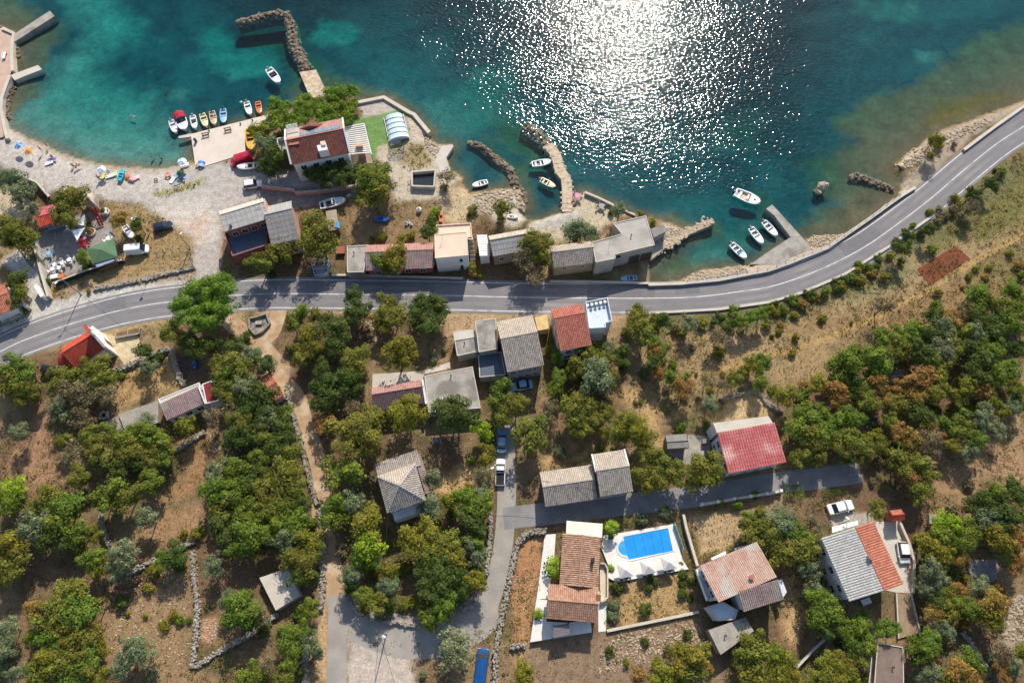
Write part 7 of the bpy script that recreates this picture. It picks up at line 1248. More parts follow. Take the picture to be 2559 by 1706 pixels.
# ================================================================ VEHICLES
def car(label, back, front, paint, kind='hatch', W=1.75, name='parked_car', cat='car', ln=None):
    a, b = G(back, .8), G(front, .8); L = ln or (b-a).length; c = (a+b)/2; ang = math.atan2(b.y-a.y, b.x-a.x)-math.pi/2
    T = thing(name, label, cat, (0,0,0), 'parked vehicles'); hb, hr = (.82, 1.46) if kind != 'van' else (1.0, 1.95)
    prof = {'hatch': (-.47, -.36, .10, .26), 'sedan': (-.34, -.20, .10, .25), 'van': (-.495, -.48, .22, .36), 'pickup': (.0, .04, .18, .30)}[kind]
    rings = []
    for t, w, z0, z1 in ((-.5,.80,.40,hb*.78), (-.485,.93,.28,hb*.93), (-.40,1,.24,hb), (0,1.0,.22,hb*1.0), (.25,.99,.22,hb*.98), (.40,.97,.24,hb*.86), (.47,.90,.28,hb*.78), (.5,.74,.36,hb*.66)):
        x = W/2*w; rings.append([Vector((-x*.9, t*L, z0)), Vector((x*.9, t*L, z0)), Vector((x, t*L, z0+.18)), Vector((x*.97, t*L, z1*.86)), Vector((x*.84, t*L, z1)), Vector((-x*.84, t*L, z1)), Vector((-x*.97, t*L, z1*.86)), Vector((-x, t*L, z0+.18))])
    body = MB().loft(rings).build('body', paint, T, False)
    y0, y1, y2, y3 = [q*L for q in prof]; wb, wt = W*.44, W*.37
    lo = [Vector((-wb,y0,hb-.03)), Vector((wb,y0,hb-.03)), Vector((wb,y3,hb-.05)), Vector((-wb,y3,hb-.05))]; hi = [Vector((-wt,y1,hr)), Vector((wt,y1,hr)), Vector((wt,y2,hr)), Vector((-wt,y2,hr))]
    MB().add([lo[3], lo[2], hi[2], hi[3]], [(0,1,2,3)]).build('windscreen', m_glass, T); MB().add([lo[1], lo[0], hi[0], hi[1]], [(0,1,2,3)]).build('rear_window', m_glass, T)
    MB().add([lo[2], lo[1], hi[1], hi[2]], [(0,1,2,3)]).build('side_window', m_glass if kind != 'van' else paint, T); MB().add([lo[0], lo[3], hi[3], hi[0]], [(0,1,2,3)]).build('side_window', m_glass if kind != 'van' else paint, T)
    rf = MB().loft([[Vector((-wt-.02, y, z-.02)), Vector((-wt*.8, y, z+.05)), Vector((0, y, z+.075)), Vector((wt*.8, y, z+.05)), Vector((wt+.02, y, z-.02))] for y, z in ((y1-.03, hr-.02), (lerp(y1,y2,.5), hr+.02), (y2+.04, hr-.02))], cap=True, closed=True); rf.build('roof', paint, T)
    for s in (-1, 1):
        for y in (-.31, .31):
            ty = MB().tube([(s*W*.5-s*.22, y*L, .32), (s*W*.5+s*.01, y*L, .32)], .32, 14); t_ = ty.build('wheel', m_black, T); MB().tube([(s*W*.5, y*L, .32), (s*W*.5+s*.025, y*L, .32)], .19, 10).build('rim', m_metal, t_)
        MB().box((s*W*.33, L*.478, hb*.62), .32, .1, .14).build('headlight', mat('headlight_glass', S(226,228,230), None, 2, .15, spec=.6), T); MB().box((s*W*.37, -L*.493, hb*.66), .2, .06, .2).build('tail_light', RD_, T); MB().box((s*(W*.5+.08), y3-.25, hb*.98), .2, .12, .12).build('mirror', paint, T)
        if kind != 'van': MB().bar((s*(W*.487), lerp(y0,y3,.45), .5), (s*(W*.487), lerp(y0,y3,.45)+.012, hb*.8), .012).build('door_seam', m_dark, T)
    if kind == 'pickup': MB().box((0, -L*.25, hb-.02), W*.8, L*.42, .05).build('load_bed', m_black, T)
    T.location = (c.x, c.y, 0.04); T.rotation_euler = (0,0,ang); return T
cw = mat('car_white', S(232,232,230), S(224,224,224), 1, .25, spec=.6, fine=.03); cb = mat('car_pale_blue', S(140,184,214), S(128,172,204), 1, .2, spec=.6, fine=.03); cn = mat('car_navy', S(34,42,62), S(28,36,54), 1, .18, spec=.7, fine=.04); crd = mat('car_red', S(196,22,56), S(176,18,50), 1, .22, spec=.6, fine=.03); cbl = mat('car_blue', S(28,80,136), S(24,70,122), 1, .22, spec=.6, fine=.04); ck = mat('car_black', (0.02,0.02,0.022), None, 1, .2, spec=.6); csb = mat('car_steel_blue', S(118,160,190), S(104,146,178), 1, .2, spec=.6, fine=.03)
car('dark navy car parked on the dry grass by the beach road', *bx('I',(1335,1400),(1690,1310)), cn); car('white van parked on the grass beside the green canopy tent', *bx('C',(1880,1150),(2285,1105)), cw, 'van', 1.9, 'parked_van', 'van'); car('bright red van parked at the end of the quay', *bx('A',(1690,1105),(1295,1225)), crd, 'van', 1.95, 'parked_van', 'van')
car('white car parked below the red van beside the house driveway', *bx('10',(2225,135),(2400,105)), cw, 'hatch'); car('pale blue car in deep shade under the checkered grey roof', *bx('E',(1550,1375),(1150,1440)), cb, 'sedan'); car('steel blue car under trees on the paved lane', *bx('21',(2252,1020),(2258,805)), csb, 'sedan')
car('white pickup with dark load bed on the paved lane', *bx('21',(2238,1310),(2245,1085)), cw, 'pickup', ln=4.7); car('white car parked in the yard above the grey and orange roof', *bx('23',(555,1545),(785,1490)), cw, 'sedan', 1.85); car('white minivan on the driveway right of the orange roof half', *bx('33',(1232,270),(1268,470)), cw, 'hatch', 1.85, 'parked_van', 'van')
car('deep blue van at the bottom edge beside the white stone wall', *bx('31',(2045,1600),(2088,1245)), cbl, 'van', 2.0, 'parked_van', 'van'); car('black car half hidden behind the chapel apse', *bx('20',(375,250),(540,270)), ck, 'hatch')
# ================================================================ POLES
def lamp_post(label, base, h, arm, name='street_lamp'):
    p = G(base, 0); T = thing(name, label, 'street lamp', tuple(p)); MB().tube([(p.x,p.y,-.2),(p.x,p.y,h)], [.11,.07], 8).build('pole', m_metal, T); MB().box((p.x,p.y,0), .4, .4, .12).build('base_plate', m_conc, T)
    a = p+Vector((arm[0], arm[1], h+.25)); MB().tube([(p.x,p.y,h-.1), a], [.06,.045], 6).build('arm', m_metal, T); MB().box((a.x,a.y,a.z-.1), .55, .28, .14, math.atan2(arm[1],arm[0])).build('lamp_head', W_, T)
lamp_post('tall street lamp at the edge of the main road', px('10',744,1135), 6.6, (-.6,-.9)); lamp_post('lamp post at the corner of the wire fence', px('10',1745,712), 4.8, (.3,.5)); lamp_post('wooden lamp pole at the sandy turning place', px('31',1195,1118), 6.6, (.8,-.3)); lamp_post('slim lamp beside the white car yard', px('33',655,110), 4.0, (-.4,.4))
def sign(label, base, h, col):
    p = G(base, 0); T = thing('road_sign', label, 'road sign', tuple(p)); MB().tube([(p.x,p.y,-.1),(p.x,p.y,h)], .04, 6).build('post', m_metal, T); MB().tube([(p.x,p.y-.05,h-.05),(p.x,p.y-.09,h-.05)], .33, 12).build('plate', col, T)
sign('small round road sign at the beach road junction', px('10',1690,1035), 2.2, BL_); sign('small road sign on the verge below the low stone wall', px('10',1340,1070), 2.2, YL_)
def cable(label, a, b, sag=.6):
    pts = [lerp(a, b, t/12)-Vector((0,0,4*sag*(t/12)*(1-t/12))) for t in range(13)]; o = MB().tube(pts, .03, 4).build('overhead_cable', m_dark); tag(o, label, 'cable')
A1 = G(px('10',744,1135), 0)+Vector((0,0,6.5)); cable('thin overhead cable crossing the main road from the tall lamp', A1, G(px('10',1300,1568), 0)+Vector((0,0,5.5))); cable('thin overhead cable running up from the tall lamp to the bar', A1, G(px('10',560,250), 0)+Vector((0,0,6)))
A2 = G(px('31',1195,1118), 0)+Vector((0,0,6.4)); cable('overhead cable from the turning place pole to the bottom edge', A2, G(px('31',1420,1900), 0)+Vector((0,0,6.0))); cable('overhead cable from the turning place pole to the grey hip roof', A2, G(px('N',600,1300), 0)+Vector((0,0,5.6)), .8)
A3 = G(px('21',2150,1240), 0); lamp_post('thin pole beside the lane above the white pickup', px('21',2150,1240), 6.0, (.5,.2)); cable('overhead cable along the paved lane', A3+Vector((0,0,5.9)), G(px('22',760,1420), 0)+Vector((0,0,5.0)), .7)
# ================================================================ BEACH BAR YARD
m_can = mat('white_canvas', S(236,236,234), S(226,228,228), 1, .8, fine=.04); m_green = mat('green_canvas', S(92,120,88), S(84,110,82), .6, .8, fine=.06); m_rope = m_wood
w = GL('C:1150,1105 1640,930 1715,1260 1260,1395', 2.4); ap = G(px('C',1395,1125), 3.3); T = thing('canopy_tent', 'green four-sided canopy tent in the beach bar yard', 'tent', tuple(Vector((ap.x,ap.y,0))))
for i in range(4): MB().add([w[i], w[(i+1)%4], ap], [(0,1,2)]).build('roof_panel', m_green, T); MB().box((w[i].x*.97+ap.x*.03, w[i].y*.97+ap.y*.03, 0), .09, .09, 2.38).build('pole', m_metal, T); MB().bar(w[i]-Vector((0,0,.12)), w[(i+1)%4]-Vector((0,0,.12)), .03, .24).build('valance', m_green, T)
w = GL('C:1310,1410 1630,1290 1665,1330 1345,1455', 2.2); T = thing('bar_counter', 'long bar counter with blue-grey roof strip behind the green canopy tent', 'counter', tuple(G(px('C',1480,1370)))); MB().prism(w, 2.1, 2.2).build('roof_strip', mat('blue_grey_sheet', S(150,160,184), None, 1, .6, fine=.06), T)
for q in w: MB().box((q.x,q.y,0), .1, .1, 2.1).build('post', m_wood, T)
MB().prism([lerp(w[0],w[3],.3), lerp(w[1],w[2],.3), lerp(w[1],w[2],.7), lerp(w[0],w[3],.7)], 0, 1.05).build('counter_top', m_wood, T)
def sail(label, s, zs):
    P_ = P(s); w = [G(p, z) for p, z in zip(P_, zs)]; c = sum(w, Vector())/3; T = thing('shade_sail', label, 'shade sail', (c.x,c.y,0), 'shade sails'); mb = MB(); n = 6; idx = {}
    for i in range(n+1):
        for j in range(n+1-i):
            u, v = i/n, j/n; k = 1-u-v; q = w[0]*k+w[1]*u+w[2]*v; pull = 3*(u*v+v*k+k*u)*.12; q = lerp(q, c, pull)-Vector((0,0,.25*27*u*v*k)); idx[i,j] = len(mb.v); mb.v.append(tuple(q))
    for i in range(n):
        for j in range(n-i):
            mb.f.append((idx[i,j], idx[i+1,j], idx[i,j+1]))
            if i+j < n-1: mb.f.append((idx[i+1,j], idx[i+1,j+1], idx[i,j+1]))
    mb.build('canvas', m_can, T, True)
    for q in w: MB().tube([(q.x,q.y,0), tuple(q)], .05, 6).build('pole', m_wood, T)
sail('white triangular shade sail pointing up beside the kiosk', 'C:880,660 1120,490 1105,690', (2.6,3.1,2.5)); sail('white triangular shade sail pointing down over the bar tables', 'C:850,775 1130,720 975,970', (2.7,3.1,2.4))
T = thing('timber_frame', 'bright red timber frame with sloping beams in the bar yard', 'frame', tuple(G(px('C',1340,540))))
w = GL('C:1245,370 1300,350', 3.0); e = GL('C:1400,700 1450,690', .2)
for a, b in zip(w, e): MB().bar(a, b, .28, .28).build('sloping_beam', mat('red_timber', S(196,52,32), S(168,40,26), 1, .7, fine=.12), T)
for i in range(6): q0 = lerp(w[0], e[0], i/5*.96+.02); q1 = lerp(w[1], e[1], i/5*.96+.02); MB().bar(q0, q1, .12, .08).build('rung', m_wood, T)
b0 = GL('C:1070,430 1260,340', 2.6); MB().bar(b0[0], b0[1], .18, .18).build('top_beam', m_wood, T)
for q in (b0[0], w[0], w[1]): MB().box((q.x,q.y,0), .16, .16, q.z).build('post', m_wood, T)
w = GL('C:1090,120 1260,80 1290,290 1120,300', 2.2); T = thing('canvas_shelter', 'beige canvas shelter behind the big bar tree', 'shelter', tuple(G(px('C',1180,200)))); ap = G(px('C',1190,190), 3.0); m_bg = mat('beige_canvas', S(196,180,162), None, 1, .85, fine=.06)
for i in range(4): MB().add([w[i], w[(i+1)%4], ap], [(0,1,2)]).build('roof_panel', m_bg, T); MB().add([w[i], w[(i+1)%4], Vector((w[(i+1)%4].x,w[(i+1)%4].y,0)), Vector((w[i].x,w[i].y,0))], [(0,1,2,3)]).build('side_panel', m_bg, T)
T = thing('pole_tripod', 'bundle of white poles leaning together behind the bar', 'poles', tuple(G(px('C',1370,200))))
for i in range(5): a = G(px('C',1330+i*18, 100), 3.0); b = G(px('C',1300+i*40, 250-abs(i-2)*10), 0); MB().tube([a, b], .06, 6).build('pole', W_, T)
def planter(label, p, r):
    q = G(p, .5); T = thing('round_planter', label, 'planter', (q.x,q.y,0), 'round planters'); MB().lathe((q.x,q.y,0), [(r,0),(r,.5),(r-.2,.5),(r-.2,.35)], 20).build('ring', m_conc_l, T); MB().lathe((q.x,q.y,.36), [(r-.19,0),(0,.05)], 16).build('soil', m_red_soil, T)
    me = CROWN['S'][1]; inst('plant', me, T, (q.x,q.y,1.1), (0,0,1), (r*.8,r*.8,r), LEAF['y'])
planter('round white-rimmed planter with a shrub under the shade sails', px('C',1220,800), .95); planter('round planter with white cover beside the red timber frame', px('C',1480,430), .95)
p = G(px('C',1460,420), .9); T = thing('covered_table', 'white covered table set inside the round planter ring', 'table', (p.x,p.y,0)); MB().box((p.x,p.y,.5), 1.0, 1.3, .5, .3).build('cover', m_can, T); MB().box((p.x,p.y,.4), .8, 1.1, .1, .3).build('plinth', m_conc, T)
def table_set(label, p, r=.4, col=None, chairs=4, z=0.0, grp='bar tables'):
    q = G(p, z+.7); T = thing('cafe_table', label, 'table', (q.x,q.y,z), grp); MB().lathe((q.x,q.y,z), [(.2,0),(.05,.05),(.05,.68),(r,.7),(r,.75),(0,.75)], 12).build('table', col or m_wood, T)
    for i in range(chairs):
        a = 2*math.pi*i/chairs+.5; cx_, cy_ = q.x+math.cos(a)*(r+.35), q.y+math.sin(a)*(r+.35); ch_ = MB().box((cx_,cy_,z+.4), .42, .42, .06, a).build('chair_seat', col or m_wood, T); MB().box((cx_+math.cos(a)*.2,cy_+math.sin(a)*.2,z+.45), .06, .42, .45, a).build('chair_back', col or m_wood, T)
for i, (x, y, m__, l_) in enumerate(((1060,960,RD_,'red table set under the downward shade sail'),(1100,1040,RD_,'red table set next to the blue bench ring'),(1540,920,W_,'white table set above the green canopy tent'),(450,1190,LB_,'pale blue table set by the left bar wall'),(560,1400,W_,'white table set on the gravel terrace, upper'),(700,1370,W_,'white table set on the gravel terrace, right'),(520,1480,W_,'white table set on the gravel terrace, lower'),(640,1460,W_,'white table set on the gravel terrace, middle'),(830,1310,W_,'white table set near the leafy bush of the terrace'))): table_set(l_, px('C',x,y), .45, m__)
T = thing('flag_banner', 'tall striped banner flag at the corner of the green tent', 'flag', tuple(G(px('C',1700,950)))); q = G(px('C',1700,950), 0); MB().tube([(q.x,q.y,0),(q.x,q.y,3.2)], .04, 6).build('pole', W_, T)
for i, m__ in enumerate((YL_, RD_, BL_)): MB().box((q.x+.28,q.y,1.2+i*.62), .5, .04, .6).build('banner_band', m__, T)
q = G(px('10',570,975), .4); T = thing('orange_cart', 'small orange and white cart in the corner of the bar yard', 'cart', (q.x,q.y,0)); MB().box((q.x,q.y,.3), 1.1, .9, .6, .2).build('tub', OR_, T); MB().box((q.x-1.4,q.y+.1,.2), 1.4, .9, .5, .2).build('bench_box', W_, T)
for s in (-1,1): MB().tube([(q.x+s*.4,q.y-.5,.2),(q.x+s*.4,q.y-.42,.2)], .2, 10).build('wheel', m_black, T)
# ================================================================ QUAY AND BEACH THINGS
def frame_bench(label, a, b):
    p, q = G(a, .5), G(b, .5); c = (p+q)/2; d = (q-p); L_ = d.length; d.normalize(); n = Vector((-d.y, d.x, 0)); T = thing('wooden_bench', label, 'bench', (c.x,c.y,.12), 'wooden benches on the quay')
    for k in range(3): MB().bar(p+n*(k*.14-.1), q+n*(k*.14-.1), .11, .05).build('slat', m_wood, T)
    for k in range(2): MB().bar(p+n*.36+Vector((0,0,.25+k*.18)), q+n*.36+Vector((0,0,.25+k*.18)), .05, .11).build('back_slat', m_wood, T)
    for e in (p+d*.15, q-d*.15): MB().bar((e.x-n.x*.12,e.y-n.y*.12,.12), (e.x-n.x*.12,e.y-n.y*.12,.5), .08).build('leg', m_wood, T); MB().bar((e.x+n.x*.34,e.y+n.y*.34,.12), (e.x+n.x*.36,e.y+n.y*.36,1.0), .08).build('leg', m_wood, T)
frame_bench('left wooden bench on the quay', px('A',770,740), px('A',900,710)); frame_bench('right wooden bench on the quay', px('A',1180,645), px('A',1310,615))
p = G(px('A',650,820), .5); T = thing('litter_bin', 'dark blue litter bin on the quay edge', 'bin', (p.x,p.y,.12)); MB().lathe((p.x,p.y,.12), [(.25,0),(.3,.85),(.32,.9),(.2,.95)], 12).build('drum', mat('navy_plastic', S(40,52,92), None, 1, .5), T); MB().lathe((p.x,p.y,1.06), [(.2,0),(0,.06)], 12).build('lid', m_dark, T)
p = G(px('00',40,510), .4); T = thing('white_bench', 'white bench on the promenade at the left edge', 'bench', (p.x,p.y,0)); MB().box((p.x,p.y,.4), .5, 1.8, .07, .1).build('seat', W_, T); MB().box((p.x-.25,p.y,.47), .06, 1.8, .4, .1).build('backrest', W_, T)
for s in (-1,1): MB().box((p.x,p.y+s*.7,0), .4, .1, .4, .1).build('leg', m_metal, T)
struct(poly_sheet('promenade', '00:-300,270 20,262 125,310 112,400 108,530 115,650 90,690 60,770 15,900 8,1000 45,1190 30,1260 -300,1300', .02, mat('pink_paving', S(196,168,150), S(184,156,138), .6, .85, fine=.08), .0))
def parasol(label, p, r, cols, h=2.0, tilt=(0,0), n=8, square=False, grp='beach umbrellas', z0=0.0, name='beach_umbrella'):
    q = G(p, z0+h); T = thing(name, label, 'umbrella', (q.x,q.y,z0), grp); MB().tube([(q.x,q.y,z0),(q.x,q.y,z0+h)], .035, 6).build('pole', m_metal, T)
    m_ = 4 if square else n; ring = [Vector((q.x+r*math.cos(2*math.pi*(i+.5*square)/m_+.2), q.y+r*math.sin(2*math.pi*(i+.5*square)/m_+.2), z0+h-.42*r*.8+tilt[0]*math.cos(2*math.pi*i/m_))) for i in range(m_)]; ap = Vector((q.x,q.y,z0+h+.12))
    for i in range(m_):
        a, b = ring[i], ring[(i+1)%m_]; MB().add([a, lerp(a,b,.5)+Vector((0,0,.04)), b, ap], [(0,1,3),(1,2,3)]).build('canopy_panel', cols[i % len(cols)], T)
parasol('blue beach umbrella at the left end of the beach', px('H',320,155), .95, [BL_, LB_], tilt=(.2,0)); parasol('orange and yellow beach umbrella near the left end of the beach', px('H',505,255), 1.0, [OR_, YL_], tilt=(.25,0)); parasol('white-blue umbrella close to the quay wall', px('I',1860,160), .95, [LB_, W_]); parasol('pale blue umbrella over a pile of towels', px('I',380,300), .9, [LB_, W_]); parasol('dark green umbrella lying low among towels', px('I',1830,370), .8, [mat('dark_green_cloth', S(52,78,70), None, 1, .8)], h=1.2)
def tent(label, p, r, m1, m2):
    q = G(p, .5); T = thing('beach_tent', label, 'beach tent', (q.x,q.y,0)); A = [[Vector((q.x+math.cos(t)*r, q.y+s*r*.8, math.sin(t)*r*.9)) for t in [math.pi*i/6 for i in range(7)]] for s in (-1, 0, 1)]
    MB().loft(A[:2], cap=False, closed=False).build('front_shell', m1, T, True); MB().loft(A[1:], cap=False, closed=False).build('back_shell', m2, T, True)
tent('blue and orange pop-up tent against the quay corner', px('I',2215,215), .8, LB_, BL_); tent('small orange pop-up shelter on the quay corner', px('I',2155,245), .55, OR_, OR_)
def towel(label, p, ang, col, L_=1.7, W=.8):
    q = G(p, 0); T = MB(); n = 6
    for i in range(n):
        for j in range(3): pass
    vs = []; fs = []
    for i in range(7):
        for j in range(4): x = (i/6-.5)*L_; y = (j/3-.5)*W; vs.append((q.x+x*math.cos(ang)-y*math.sin(ang), q.y+x*math.sin(ang)+y*math.cos(ang), .04+.03*math.sin(i*2.1+j*1.7)))
    for i in range(6):
        for j in range(3): fs.append((i*4+j, i*4+j+4, i*4+j+5, i*4+j+1))
    o = MB().add(vs, fs).build('beach_towel', col, None, True); tag(o, label, 'towel', 'beach towels')
PK_ = paintm('pink', (206,150,170), .8); VI_ = paintm('violet', (120,100,170), .8)
for l_, p, a_, c_ in (('white towel with a dark violet bag near the orange umbrella', px('H',900,490), .5, W_),('violet towel beside the sitting couple', px('H',950,430), .2, VI_),('white striped towel left of the turquoise boat', px('I',540,440), .4, W_),('pale green towel touching the turquoise boat', px('I',600,410), .3, paintm('mint',(196,214,180),.8)),('yellow towel in the crowded towel group', px('I',440,440), 1.0, paintm('lemon',(214,204,120),.8)),('grey towel in the crowded towel group', px('I',500,400), 1.4, GY_),('pink towel right of the turquoise boat', px('I',960,500), .3, PK_),('white-pink towel next to the pink towel', px('I',1020,470), .5, paintm('rose',(226,200,200),.8)),('blue patterned towel near the green umbrella', px('I',1900,470), .3, LB_),('white towel edge of the towel group by the quay', px('I',1700,510), 1.2, W_),('grey-blue towel lowest in the group by the quay', px('I',1810,560), .6, paintm('slate',(150,166,186),.8)),('teal towel next to the green umbrella', px('I',1770,440), .9, paintm('teal',(120,170,170),.8)),('white towel above the dark green umbrella', px('I',1920,225), .2, W_)): towel(l_, p, a_, c_)
T = MB(); q = G(px('I',1610,420), .1); o = MB().lathe((q.x,q.y,.0), [(.28,.12),(.36,.24),(.5,.26),(.62,.16),(.6,.03),(.4,.0),(.28,.12)], 18).build('swim_ring', paintm('coral',(226,140,110)), None, True); tag(o, 'coral inflatable swim ring left of the quay towels', 'swim ring')
q = G(px('I',875,440), .1); o = MB().lathe((q.x,q.y,.0), [(0,.0),(.5,.03),(.62,.14),(.5,.24),(0,.16)], 18).build('inflatable_float', OR_, None, True); tag(o, 'orange inflatable float right of the turquoise boat', 'float')
q = G(px('I',1385,500), .2); T = thing('fire_pit', 'small dark stone fire ring on the beach gravel', 'fire ring', (q.x,q.y,0))
for i in range(8): inst('stone', ROCKS[i], T, (q.x+.3*math.cos(i*.785), q.y+.3*math.sin(i*.785), .05), (0,0,i), (.3,.3,.3))
# ================================================================ PEOPLE
def skin_mesh(name, J, E, root=0, sub=1):
    me = bpy.data.meshes.new(name+'_rig'); me.from_pydata([j[:3] for j in J], E, []); ob = bpy.data.objects.new(name+'_rig', me); COL.objects.link(ob)
    ob.modifiers.new('Skin', 'SKIN'); s = ob.modifiers.new('Sub', 'SUBSURF'); s.levels = sub; s.render_levels = sub
    for i, j in enumerate(J): me.skin_vertices[0].data[i].radius = (j[3], j[3]*(j[4] if len(j) > 4 else 1))
    for d in me.skin_vertices[0].data: d.use_root = False
    me.skin_vertices[0].data[root].use_root = True
    dg = bpy.context.evaluated_depsgraph_get(); out = bpy.data.meshes.new_from_object(ob.evaluated_get(dg)); bpy.data.objects.remove(ob); out.name = name
    out.polygons.foreach_set('use_smooth', [True]*len(out.polygons)); return out
def figure(pose):
    if pose == 'stand':
        J = [(0,0,.92,.14,.8),(0,0,1.15,.13,.8),(0,0,1.38,.15,.7),(0,0,1.50,.055),(0,.01,1.62,.10),(0,.01,1.72,.07), (-.19,0,1.40,.06),(-.25,.02,1.14,.045),(-.24,.10,.90,.035),(.19,0,1.40,.06),(.26,-.02,1.14,.045),(.25,.06,.90,.035),
             (-.10,0,.86,.09),(-.11,.03,.48,.065),(-.11,-.02,.08,.045),(-.11,.12,.04,.04),(.10,0,.86,.09),(.11,-.02,.48,.065),(.12,-.08,.08,.045),(.12,.06,.04,.04)]
    elif pose == 'sit':
        J = [(0,0,.14,.15,.8),(0,-.04,.36,.13,.8),(0,-.05,.58,.15,.7),(0,-.03,.70,.055),(0,0,.82,.10),(0,0,.92,.07), (-.19,-.05,.60,.06),(-.27,.12,.42,.045),(-.15,.34,.42,.035),(.19,-.05,.60,.06),(.27,.12,.42,.045),(.15,.34,.42,.035),
             (-.10,.08,.14,.09),(-.13,.44,.42,.065),(-.13,.62,.08,.045),(-.13,.76,.05,.04),(.10,.08,.14,.09),(.13,.44,.42,.065),(.13,.62,.08,.045),(.13,.76,.05,.04)]
    else:
        J = [(0,0,.14,.15,.8),(0,-.24,.15,.13,.8),(0,-.46,.16,.15,.7),(0,-.58,.16,.055),(0,-.70,.17,.10),(0,-.80,.17,.07), (-.19,-.46,.14,.06),(-.36,-.28,.10,.045),(-.34,-.05,.07,.035),(.19,-.46,.14,.06),(.36,-.28,.10,.045),(.34,-.05,.07,.035),
             (-.10,.08,.13,.09),(-.12,.46,.12,.065),(-.12,.84,.07,.045),(-.12,.90,.16,.04),(.10,.08,.13,.09),(.14,.46,.14,.065),(.14,.84,.07,.045),(.15,.90,.16,.04)]
    E = [(0,1),(1,2),(2,3),(3,4),(4,5),(2,6),(6,7),(7,8),(2,9),(9,10),(10,11),(0,12),(12,13),(13,14),(14,15),(0,16),(16,17),(17,18),(18,19)]
    n = len(J)
    for h, e in ((8,7),(11,10)):                       # five short fingers on each hand
        a = Vector(J[h][:3]); d = (a-Vector(J[e][:3])).normalized(); sd = d.cross(Vector((0,0,1)) if abs(d.z) < .9 else Vector((0,1,0))).normalized()
        for k in range(5):
            q = a+sd*(k-2)*.02+d*(.09 if k else .05)+sd*(-.03 if k == 0 else 0); J.append((q.x,q.y,q.z,.010)); E.append((h, len(J)-1))
    me = skin_mesh('person_'+pose, J, E)
    return me, J
m_skin = mat('skin', S(196,146,116), S(182,130,102), 4, .6, fine=.05, objrand=.12); FIG = {}
for po in ('stand','sit','lie'):
    me, J = figure(po); me.materials.append(m_skin); h = Vector(J[4][:3]); t = Vector(J[5][:3]); up = (t-h).normalized()
    hair = MB(); prof = [(.112, -.02), (.118, .05), (.09, .11), (0, .135)]
    ax = up; x = ax.cross(Vector((0,1,0)) if abs(ax.y) < .9 else Vector((1,0,0))).normalized(); y = ax.cross(x)
    rings = [[h+ax*z+(x*math.cos(2*math.pi*k/10)+y*math.sin(2*math.pi*k/10))*max(r,.005)-(Vector((0,.015,0)) if po != 'lie' else Vector((0,0,.015))) for k in range(10)] for r, z in prof]; hair.loft(rings, cap=False); hm = hair.mesh('hair'); hm.materials.append(m_wood)
    cl = MB(); pv = Vector(J[0][:3]); sp = Vector(J[1][:3]); kl = Vector(J[13][:3]); kr = Vector(J[17][:3])
    cl.tube([lerp(pv,sp,.25), pv-Vector((0,0,.03)) if po == 'stand' else pv+Vector((0,.05,0))], [.165,.175], 10)
    for hp, kn in ((Vector(J[12][:3]), kl), (Vector(J[16][:3]), kr)): cl.tube([hp+Vector((0,0,.03)), lerp(hp, kn, .5)], [.115,.10], 8)
    cm = cl.mesh('shorts'); cm.materials.append(BL_); fm = MB(); f_ = Vector((0,.1,0)) if po != 'lie' else Vector((0,0,.1)); r_ = Vector((.035,0,0))
    for s in (-1,1): q = h+f_*.98+r_*s+ax*.01; fm.box((q.x,q.y,q.z), .018, .018, .014)
    q = h+f_*1.04-ax*.03; fm.box((q.x,q.y,q.z), .022, .03, .03); q = h+f_*.96-ax*.06; fm.box((q.x,q.y,q.z), .05, .015, .01); ff = fm.mesh('face_features'); ff.materials.append(m_red_wall); FIG[po] = (me, hm, cm, ff)
def person(label, p, pose, rz, cloth, z=0.0):
    q = G(p, z+(.8 if pose == 'stand' else .3)); q = Vector((q.x,q.y,z)); T = thing('person', label, 'person', (q.x,q.y,q.z), 'people on the beach'); T.rotation_euler = (0,0,rz)
    me, hm, cm, ff = FIG[pose]
    for nm, m_, mt in (('body', me, None), ('hair', hm, None), ('swimwear', cm, cloth), ('face', ff, None)):
        ob = bpy.data.objects.new(nm, m_); COL.objects.link(ob); ob.parent = T
        if mt: ob.material_slots[0].link = 'OBJECT'; ob.material_slots[0].material = mt
for a_ in (('person in dark swimwear walking right of the orange umbrella', px('H',735,235), 'stand', 2.6, DK_),('person in white sitting at the water edge', px('H',860,175), 'sit', .4, W_),('person in violet sitting beside the striped towels', px('H',950,375), 'sit', 1.0, VI_),('left person of the trio sitting on the gravel', px('H',1325,540), 'sit', .2, RD_),('middle person of the trio sitting on the gravel', px('H',1380,575), 'sit', -.3, DK_),('right person of the trio sitting on the gravel', px('H',1430,535), 'sit', -1.0, BL_),('person sitting under the pale blue umbrella', px('I',370,380), 'sit', .4, VI_),('person in blue standing at the left of the towel group', px('I',335,470), 'stand', .4, BL_),('person lying on the pink towel by the orange float', px('I',930,510), 'lie', 1.3, PK_),('person sitting behind the dark green umbrella', px('I',1890,330), 'sit', 2.0, RD_),('person in dark trunks lying among the quay towels', px('I',1880,500), 'lie', .6, DK_)): person(*a_)
person('person in white standing in shallow water off the beach', px('I',1335,110), 'stand', .6, W_, SEA-.5); person('person in dark trunks wading left of the quay', px('I',1490,120), 'stand', -.4, DK_, SEA-.5); person('swimmer alone in the middle of the bay', px('00',1215,1065), 'lie', 1.2, BL_, SEA-.22); person('person standing by the dark car at the bushes', px('I',1250,1440), 'stand', 1.0, GY_)
